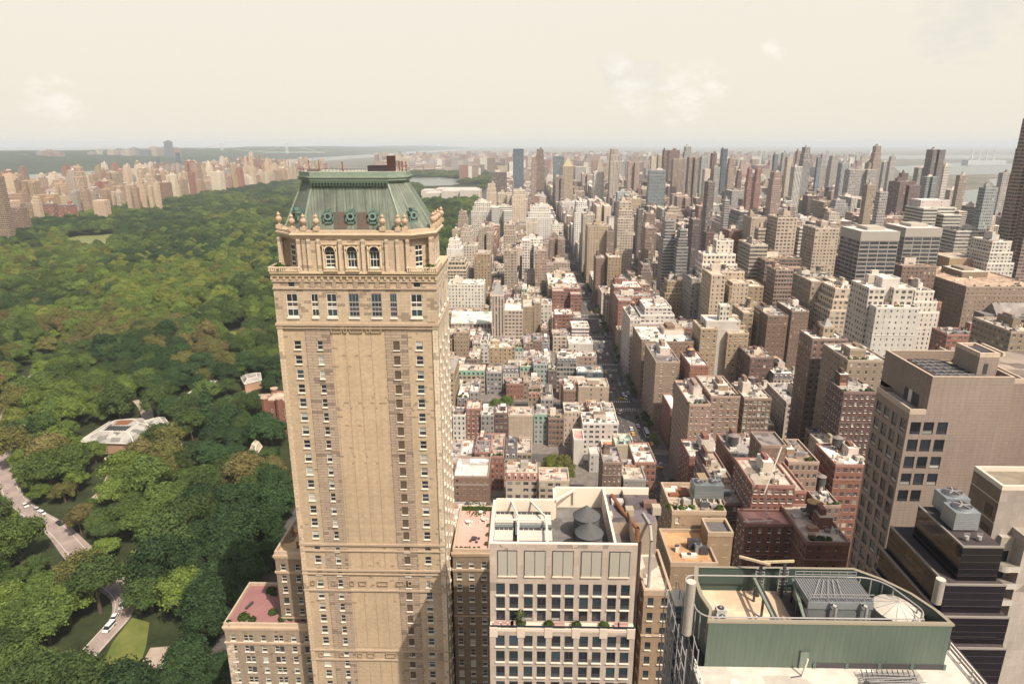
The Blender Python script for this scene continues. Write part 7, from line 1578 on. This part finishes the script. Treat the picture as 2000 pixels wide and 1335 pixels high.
def crown_mesh(seed, tone, conifer=False, leaves=3400, size=.30):
    rng = random.Random(seed); mb = MB(); lobes = []; c = TONES[tone]; R = 5.6
    if conifer: lobes = [(0, 0, 4 + k * 1.9, 3.6 - k * .55, 1.5) for k in range(6)]
    else:
        n = rng.randint(19, 27); lobes.append((0, 0, 8.0, 3.3, 2.6))
        for i in range(n):
            a = i * 2.4 + rng.uniform(-.4, .4); rr = R * math.sqrt((i + .6) / n) * rng.uniform(.58, .92); lobes.append((rr * math.cos(a), rr * math.sin(a), 10.0 - (rr / R) ** 2 * 5.6 + rng.uniform(-1.2, 1.2), rng.uniform(1.1, 2.3), rng.uniform(1.0, 1.9)))
    tot = sum(l[3] ** 2 for l in lobes)
    for (x, y, z, r, h) in lobes:
        # solid heart of the clump
        prof = [(r * .2, -h * .6), (r * .58, -h * .35), (r * .64, .05), (r * .45, h * .42), (r * .1, h * .6)]; mb.lathe(x, y, z, prof, 7, 'leaf', tuple(q * .8 for q in c))
        for _ in range(int(leaves * r * r / tot)):
            th = rng.uniform(0, 6.283); cz = rng.uniform(-.45, 1); sn = math.sqrt(1 - cz * cz); q = rng.uniform(.66, 1.0) if rng.random() < .7 else rng.uniform(.95, 1.38); d = Vector((sn * math.cos(th), sn * math.sin(th), cz)); p = Vector((x + d.x * r * q, y + d.y * r * q, z + d.z * h * q))
            nrm = (d * 1.0 + Vector((rng.uniform(-.8, .8), rng.uniform(-.8, .8), rng.uniform(-.2, .9)))).normalized(); u = nrm.orthogonal().normalized(); v = nrm.cross(u); a = rng.uniform(0, 6.28); u, v = u * math.cos(a) + v * math.sin(a), v * math.cos(a) - u * math.sin(a); k = size * rng.uniform(.55, 1.25); f = rng.uniform(.75, 1.3)
            mb.face([tuple(p - u * k), tuple(p - v * k * .7), tuple(p + u * k), tuple(p + v * k * .7)], 'leaf', None, (c[0] * f, c[1] * f, c[2] * f))
    return mb.mesh('crown')
def trunk_mesh(seed):
    rng = random.Random(seed); mb = MB(); mb.cyl(0, 0, 0, 3.2, .42, .32, 8, 'bark'); mb.cyl(0, 0, 3.2, 8.2, .32, .12, 8, 'bark')
    for k in range(6):
        a = k * 1.05 + rng.random(); z = 3 + rng.random() * 2.5; mb.bar((0, 0, z), (3.4 * math.cos(a), 3.4 * math.sin(a), z + 3.6), .2, 'bark')
    return mb.mesh('trunk')
KINDS = []
for i, t in enumerate(('dark green', 'dark green', 'green', 'green', 'deep bluish green', 'olive', 'yellow-green', 'brownish olive', 'bright green', 'olive', 'green', 'dark green')): KINDS.append((t, crown_mesh(100 + i, t, False, 8400), False))
KINDS.append(('deep bluish green', crown_mesh(140, 'deep bluish green', True, 2400), True))
TRUNKS = [trunk_mesh(k) for k in range(3)]
BYTONE = {}
for i, k in enumerate(KINDS): BYTONE.setdefault(k[0] if not k[2] else 'conifer', []).append(i)
def tone_at(x, y, rng):
    n = mnoise.noise(Vector((x * .0065, y * .0045, 3.1))) + .55 * mnoise.noise(Vector((x * .022, y * .018, 7.7))) + rng.uniform(-.28, .28); px, py, _ = proj(x, y, 12)
    g = lambda cx_, cy_, rx, ry: math.exp(-((px - cx_) / rx) ** 2 - ((py - cy_) / ry) ** 2)
    ol = g(150, 640, 190, 32) + g(130, 900, 110, 50) + g(390, 680, 80, 25) + g(70, 1010, 60, 40) + g(140, 1085, 60, 40) + g(0, 760, 50, 60) + g(300, 890, 60, 40) + g(480, 910, 60, 30)
    yg = g(300, 1185, 60, 55) + g(60, 1200, 80, 40) + g(380, 520, 180, 35) * .8 + g(90, 470, 30, 25) + g(500, 470, 60, 25) * .9 + g(330, 590, 130, 22) * .7
    if rng.random() < ol * .6: return rng.choice(['olive', 'brownish olive', 'olive'])
    if rng.random() < yg * .7: return rng.choice(['yellow-green', 'bright green'])
    if n < -.26: return 'deep bluish green'
    if n < .02: return 'dark green'
    if n < .30: return 'green'
    if n < .55: return 'bright green'
    return rng.choice(['yellow-green', 'olive'])
TREES = []
def scatter():
    rng = random.Random(99); Y = 34.0
    while Y < 4150:
        st = 9.6 if Y < 420 else 8.8 if Y < 700 else 10.5 if Y < 1400 else 14 if Y < 2400 else 20
        xe = -106 - min(Y, 600) * .02 - max(0, Y - 600) * .0215 + (14 if Y < 340 else 0); X = xe - 5
        xmin = max(-1075, -0.84 * Y - 60)
        while X > xmin:
            x, y = X + rng.uniform(-.42, .42) * st, Y + rng.uniform(-.42, .42) * st; X -= st
            px, py, dd = proj(x, y, 8)
            if px < -60 or py > 1420 or px > 1010: continue
            if x > xe - 3: continue
            if 545 < px < 850 and py > 520: continue
            s = st / 8.6 * rng.choice([rng.uniform(.55, .9), rng.uniform(.85, 1.2), rng.uniform(1.1, 1.5)]) * (1.12 if st < 10 else .98)
            r = 5.2 * s
            if inpoly(x, y - r * .3, LAKE) or inpoly(x, y, RES) or any(inpoly(x, y, q) for q in LW): continue
            if py > 650:
                if segd(x, y + 1, DP) < 6.2 and rng.random() < .93: continue
                if py < 1010 and segd(x, y + 8, DP) < 10: continue
                if 950 < py < 1120 and segd(x, y + 7, DP) < 9.5: continue
                if any(inpoly(x, y + 6, q) or inpoly(x, y + 11, q) for q in LW[:2]): continue
                if any(segd(x, y + 4, P) < w * .5 + 5 for P, w in PC): continue
                if any(abs(x - q[0]) < q[2] and -q[3] - 5 < y - q[1] < q[3] for q in BLD): continue
            if 820 < px < 942 and 360 < proj(x, y, 0)[1] < 396: continue
            hs = rng.uniform(.85, 1.25) * (1 + .25 * mnoise.noise(Vector((x * .012, y * .012, 0))))
            if st > 10: hs *= 8.6 / st * 1.15
            TREES.append((x, y, s, s * hs, tone_at(x, y, rng), rng.uniform(0, 6.28), dd))
        Y += st * .95
BLD = [(*ground(225, 845, 5), 26, 20), (*ground(300, 832, 5), 14, 12), (*ground(490, 740, 5), 14, 12), (*ground(365, 775, 4), 14, 16), (*ground(230, 903, 4), 10, 8), (*ground(500, 878, 5), 7, 7), (-152, 380, 16, 14), (*ground(430, 800, 2), 12, 8), (*ground(418, 748, 5), 7, 8)]
scatter()
TREES.sort(key=lambda t: t[6] / t[2])
print('TREES', len(TREES))
crowncol = bpy.data.collections.new('crown_kinds'); scene.collection.children.link(crowncol); firstcrown = {}
def tree(x, y, s, h, kind, rot, label, group, name='park_tree', z=0):
    T = bpy.data.objects.new(name, None); scene.collection.objects.link(T); T.location = (x, y, z); T.rotation_euler = (0, 0, rot); T.scale = (s, s, h)
    T['label'] = label; T['category'] = 'tree'; T['group'] = group
    t = bpy.data.objects.new('trunk', TRUNKS[kind % 3]); scene.collection.objects.link(t); t.parent = T
    c = bpy.data.objects.new('crown', KINDS[kind][1]); c.parent = T
    if kind not in firstcrown: firstcrown[kind] = c
    scene.collection.objects.link(c); return T
NTREE = 285; rng = random.Random(8); TU = {}
TANCH = [('the polygonal glass pavilion', 230, 845), ('the pink terrace wing', 500, 1180), ('the park drive cars', 125, 1015), ('the parked cars', 235, 1190), ('the lawn strip', 235, 1270), ('the round lawn', 285, 1095), ('the copper-roofed tower', 560, 800), ('the left frame edge', 5, 1100), ('the tan roof wing', 560, 1050), ('the bottom left corner', 30, 1320), ('the park drive bend', 20, 880), ('the long colonnade roof', 365, 775), ('the steep tan roof', 500, 880), ('the tower foot', 420, 1290), ('the narrow park lawn', 450, 660), ('the upper drive', 70, 740)]
for i, (x, y, s, h, tone, rot, dd) in enumerate(TREES[:NTREE]):
    conif = rng.random() < .03; k = BYTONE['conifer'][0] if conif else rng.choice(BYTONE[tone]); px, py, _ = proj(x, y, 10); a = min(TANCH, key=lambda q: math.hypot(q[1] - px, q[2] - py)); dx, dy = px - a[1], py - a[2]
    rel = ('right of ' if dx > 0 else 'left of ') if abs(dx) > abs(dy) else ('below ' if dy > 0 else 'above ')
    if a[0].endswith('corner') or a[0].endswith('edge'): rel = 'near '
    sz = 'large' if s > 1.15 else 'small' if s < .9 else 'mid-sized'
    desc = f"{sz} {KINDS[k][0]} {'pointed conifer' if conif else 'round tree'} {rel}{a[0]}"; n = TU.get(desc, 0); TU[desc] = n + 1
    desc = (ORD[min(n, 13)] + 'nearest ' if n else 'nearest ') + desc
    tree(x, y, s, h, k, rot, desc, 'trees of the park nearest the viewpoint')
for k in range(len(KINDS)):
    if k not in firstcrown:
        x, y, s, h, tone, rot, dd = TREES[NTREE + k]; tree(x, y, s, h, k, rot, f'{KINDS[k][0]} tree among the far park trees, number apart by its tone', 'trees of the park nearest the viewpoint')
        TREES[NTREE + k] = None
for k in range(len(KINDS)): crowncol.objects.link(firstcrown[k])
names = sorted((firstcrown[k].name, k) for k in range(len(KINDS))); ordn = {k: i for i, (_, k) in enumerate(names)}
rest = [t for t in TREES[NTREE:] if t]
me = bpy.data.meshes.new('wood_points'); me.from_pydata([(t[0], t[1], 0) for t in rest], [], [])
for nm, ty, vals in (('kind_index', 'INT', [ordn[rng.choice(BYTONE[t[4]])] for t in rest]), ('turn', 'FLOAT', [t[5] for t in rest])):
    a = me.attributes.new(nm, ty, 'POINT'); a.data.foreach_set('value', vals)
a = me.attributes.new('size', 'FLOAT_VECTOR', 'POINT'); a.data.foreach_set('vector', [v for t in rest for v in (t[2], t[2], t[3])])
wood = bpy.data.objects.new('wood', me); scene.collection.objects.link(wood); wood['kind'] = 'stuff'; wood['label'] = 'dense far-off park wood stretching to the horizon, left half of the picture'; wood['category'] = 'wood'
ng = bpy.data.node_groups.new('wood_nodes', 'GeometryNodeTree'); ng.interface.new_socket('Geometry', in_out='INPUT', socket_type='NodeSocketGeometry'); ng.interface.new_socket('Geometry', in_out='OUTPUT', socket_type='NodeSocketGeometry')
gi = ng.nodes.new('NodeGroupInput'); go = ng.nodes.new('NodeGroupOutput'); ip = ng.nodes.new('GeometryNodeInstanceOnPoints'); ci = ng.nodes.new('GeometryNodeCollectionInfo'); ci.inputs['Collection'].default_value = crowncol; ci.inputs['Separate Children'].default_value = True; ci.inputs['Reset Children'].default_value = True
def na(nm, ty): n = ng.nodes.new('GeometryNodeInputNamedAttribute'); n.data_type = ty; n.inputs['Name'].default_value = nm; return n.outputs['Attribute']
ng.links.new(gi.outputs[0], ip.inputs['Points']); ng.links.new(ci.outputs[0], ip.inputs['Instance']); ip.inputs['Pick Instance'].default_value = True
ng.links.new(na('kind_index', 'INT'), ip.inputs['Instance Index']); ng.links.new(na('size', 'FLOAT_VECTOR'), ip.inputs['Scale'])
cx3 = ng.nodes.new('ShaderNodeCombineXYZ'); ng.links.new(na('turn', 'FLOAT'), cx3.inputs[2]); ng.links.new(cx3.outputs[0], ip.inputs['Rotation']); ng.links.new(ip.outputs[0], go.inputs[0])
wood.modifiers.new('scatter', 'NODES').node_group = ng
# street and back garden trees
rng = random.Random(31); ns = 0; TU2 = {}
BUILT = [(d['x0'], d['x1'], d['y0'], d['y1']) for d in CITY if d['y0'] < 1000]
cand = [(x, y, rng.uniform(.35, .6)) for x, y in GARD]
for k in range(3, 14):
    for i in range(7):
        for sx in (56.6, 76.6):
            if rng.random() < (.62 if sx > 70 else .25): cand.append((sx + rng.uniform(-.5, .5), ST[k] + 14 + i * 8.4, rng.uniform(.38, .55)))
cand += [(*ground(px, py), s) for px, py, s in ((968, 812, .9), (988, 808, .95), (978, 822, .7), (1078, 930, .95), (1100, 932, 1.0), (1090, 945, .8), (1110, 945, .7), (1170, 870, .35), (1180, 871, .35), (1160, 869, .35), (1600, 800, 1.0), (1625, 805, .9), (1520, 830, .7), (1545, 845, .8), (1560, 835, .8), (1940, 640, .9), (1960, 650, .9), (1900, 700, .9), (1925, 690, .8), (1590, 1020, .8), (1905, 655, .7), (925, 790, .5), (905, 850, .6), (920, 848, .5), (925, 1010, .5), (935, 1020, .45), (928, 1000, .45))]
for x, y, s in cand:
    if any(x + 1 > a and x - 1 < b and y + 1 > c and y - 1 < d for a, b, c, d in BUILT): continue
    px, py, dd = proj(x, y, 5)
    if px > 2010 or px < 865 or dd > 900 or ns > 190: continue
    tone = rng.choice(['dark green', 'green', 'green', 'bright green', 'olive', 'yellow-green']); k = rng.choice(BYTONE[tone]); w = where(px, py); sz = 'small ' if s < .48 else ''
    desc = f'{sz}{KINDS[k][0]} tree {w}'; n = TU2.get(desc, 0); TU2[desc] = n + 1
    tree(x, y, s, s * 1.1, k, rng.uniform(0, 6), (ORD[min(n, 13)] + desc) if n else desc, 'street and back-yard trees', 'street_tree', .1); ns += 1
# ------------------------------------------------------------------ cars
def car_parts(col, kind):
    L_, W, H = {'car': (4.6, 1.85, 1.45), 'van': (5.4, 2.0, 2.1), 'bus': (11.5, 2.55, 3.1)}[kind]; res = []; hw = W / 2
    b_ = MB(); zb = .35; zh = H * (.56 if kind == 'car' else .5)
    prof = [(-L_ / 2, zb), (L_ / 2, zb), (L_ / 2, zh * .82), (L_ / 2 - .25, zh), (-L_ / 2 + .12, zh), (-L_ / 2, zh * .85)]
    n = len(prof)
    b_.face([(p, -hw, q) for p, q in prof], 'smooth', None, col); b_.face([(p, hw, q) for p, q in reversed(prof)], 'smooth', None, col)
    for i in range(n): j = (i + 1) % n; b_.face([(prof[j][0], -hw, prof[j][1]), (prof[i][0], -hw, prof[i][1]), (prof[i][0], hw, prof[i][1]), (prof[j][0], hw, prof[j][1])], 'smooth', None, col)
    res.append(('body', b_)); c0, c1, r0, r1 = {'car': (-1.9, 1.15, -1.35, .45), 'van': (-2.6, 1.9, -2.5, 1.1), 'bus': (-5.7, 5.7, -5.6, 5.5)}[kind]
    g = MB(); k = .12; g.prism([(c0, -hw + .06), (c1, -hw + .06), (c1, hw - .06), (c0, hw - .06)], zh + .01, H - .08, 'glass_dark', col, taper=[(r0, -hw + .06 + k), (r1, -hw + .06 + k), (r1, hw - .06 - k), (r0, hw - .06 - k)]); res.append(('window', g))
    r = MB(); r.box(r0 - .03, r1 + .03, -hw + .05 + k, hw - .05 - k, H - .079, H, 'smooth', col); res.append(('roof', r))
    for sx in (-1, 1):
        for sy in (-1, 1):
            w = MB(); xx = sx * L_ * .31; yy = sy * (hw - .12); R_ = .34 if kind == 'car' else .42
            ring_ = [(xx + R_ * math.cos(a), R_ + R_ * math.sin(a)) for a in [i * math.pi / 6 for i in range(12)]]
            w.face([(p, yy - .12, q) for p, q in ring_], 'rubber'); w.face([(p, yy + .12, q) for p, q in reversed(ring_)], 'rubber')
            for i in range(12): j = (i + 1) % 12; w.face([(ring_[j][0], yy - .12, ring_[j][1]), (ring_[i][0], yy - .12, ring_[i][1]), (ring_[i][0], yy + .12, ring_[i][1]), (ring_[j][0], yy + .12, ring_[j][1])], 'rubber')
            res.append(('wheel', w))
    return [(n_, m_.mesh(n_)) for n_, m_ in res]
CC = {'white': (.72, .70, .66), 'black': (.02, .02, .022), 'silver': (.42, .42, .42), 'yellow': (.75, .38, .03), 'red': (.35, .03, .02), 'grey': (.14, .14, .15), 'blue': (.05, .08, .16)}
CP_ = {}; CU = {}
def car(x, y, ang, col, kind, label, z=.02):
    k = (col, kind)
    if k not in CP_: CP_[k] = car_parts(CC[col], kind)
    nm = {'car': 'taxi' if col == 'yellow' else 'car', 'van': 'van', 'bus': 'bus'}[kind]
    T = thing(nm, label, nm, (x, y, z), 'vehicles on the avenue' if x > 0 else 'cars on the park drive'); T.rotation_euler = (0, 0, ang)
    for n, me_ in CP_[k]: o = bpy.data.objects.new(n, me_); scene.collection.objects.link(o); o.parent = T
rng = random.Random(12)
for (px, py, col, kind, ang) in ((1233, 838, 'white', 'car', 90), (1246, 832, 'silver', 'car', 90), (1236, 848, 'yellow', 'car', 90), (1231, 860, 'white', 'van', 90), (1262, 848, 'silver', 'bus', 90), (1273, 868, 'yellow', 'car', 90), (1218, 852, 'silver', 'car', 90), (1214, 780, 'yellow', 'car', 10), (1206, 826, 'yellow', 'car', 90), (1213, 806, 'white', 'van', 60), (1226, 768, 'white', 'car', 90), (1219, 750, 'silver', 'car', 90),
                               (1186, 692, 'white', 'car', 90), (1203, 709, 'black', 'car', 0), (1190, 722, 'grey', 'car', 90), (1195, 745, 'black', 'car', 60), (1172, 632, 'white', 'bus', 90), (1179, 668, 'white', 'car', 90), (1172, 676, 'black', 'car', 90), (1162, 650, 'black', 'car', 0), (1222, 778, 'white', 'van', 90), (1287, 915, 'yellow', 'car', 20), (1305, 945, 'black', 'car', 95), (1311, 955, 'grey', 'car', 95), (1314, 965, 'silver', 'car', 95), (1294, 908, 'silver', 'car', 70),
                               (1240, 870, 'blue', 'car', 90), (1252, 880, 'white', 'car', 90), (1244, 815, 'black', 'car', 90), (1160, 590, 'black', 'car', 90), (1156, 575, 'white', 'car', 90), (1150, 560, 'silver', 'car', 90), (1168, 610, 'yellow', 'car', 90), (1183, 655, 'silver', 'car', 90), (1192, 735, 'white', 'car', 90), (1198, 760, 'red', 'car', 90)):
    gx, gy = ground(px, py); gx = min(max(gx, 58.6), 75.2); w = {'bus': 'long ', 'van': 'boxy '}.get(kind, ''); s = f"{w}{col} {'taxi' if col == 'yellow' else kind} on the avenue {'north of' if py < 790 else 'south of'} the crossing"; n = CU.get(s, 0); CU[s] = n + 1
    car(gx, gy, rad(ang), col, kind, (ORD[n] + s + ', counting from the nearest') if n else s)
for k in range(34):
    yy = 430 + k * 14 + rng.uniform(-5, 5); xx = rng.choice([59.6, 62.8, 66.4, 70.0, 73.6]); col = rng.choice(['white', 'black', 'silver', 'grey', 'yellow', 'blue', 'white'])
    s = f"tiny {col} {'taxi' if col == 'yellow' else 'car'} far up the shaded avenue"; n = CU.get(s, 0); CU[s] = n + 1; car(xx, yy, rad(90), col, 'car', (ORD[n] + s) if n else s)
for (px, py, col, kind, lb) in ((100, 996, 'white', 'car', 'white car beside the tree shadow on the park drive'), (92, 989, 'silver', 'car', 'small silver car just behind the white car on the park drive'), (124, 1020, 'black', 'car', 'dark car in tree shade on the park drive'), (50, 988, 'white', 'car', 'white car leftmost on the park drive'), (5, 822, 'white', 'car', 'white car on the upper park drive at the left edge'), (246, 1149, 'silver', 'car', 'silver car topmost of the row parked by the grass'),
                              (241, 1168, 'grey', 'car', 'grey car second in the row parked by the grass'), (238, 1184, 'silver', 'car', 'silver car half hidden by the yellow-green tree'), (223, 1208, 'white', 'car', 'white car parked beside the lawn strip, upper of two'), (214, 1227, 'white', 'van', 'white van parked beside the lawn strip, lower of two'), (190, 1105, 'black', 'car', 'dark car under the tree at the drive bend'), (160, 1306, 'white', 'car', 'white car glimpsed under trees at bottom left')):
    gx, gy = ground(px, py); best = min(range(len(DP) - 1), key=lambda i: segd(gx, gy, DP[i:i + 2])); d = DP[best + 1] - DP[best]; dn = d.normalized(); r_ = Vector((gx, gy)) - DP[best]; t_ = max(0, min(d.length, r_.dot(dn))); nn_ = Vector((-dn.y, dn.x)); o_ = max(-2.6, min(2.6, r_.dot(nn_))); pp_ = DP[best] + dn * t_ + nn_ * o_; gx, gy = pp_.x, pp_.y; car(gx, gy, math.atan2(d.y, d.x), col, kind, lb, .04)
# ------------------------------------------------------------------ the air
hz = bpy.data.meshes.new('haze'); s0 = MB(); s0.box(-61000, 61000, -4200, 61000, -1.1, 262, 'masonry', bottom=True); me = s0.mesh('haze'); me.materials.clear()
hm = bpy.data.materials.new('haze_air'); hm.use_nodes = True; nt = hm.node_tree; nt.nodes.clear(); o_ = nt.nodes.new('ShaderNodeOutputMaterial'); v_ = nt.nodes.new('ShaderNodeVolumePrincipled')
v_.inputs['Color'].default_value = (.86, .93, .98, 1); v_.inputs['Density'].default_value = 0.000065; v_.inputs['Anisotropy'].default_value = .0; nt.links.new(v_.outputs[0], o_.inputs['Volume'])
me.materials.append(hm); ho = bpy.data.objects.new('haze', me); scene.collection.objects.link(ho); ho['kind'] = 'stuff'; ho['label'] = 'thin pale summer haze lying over the whole city'; ho['category'] = 'haze'
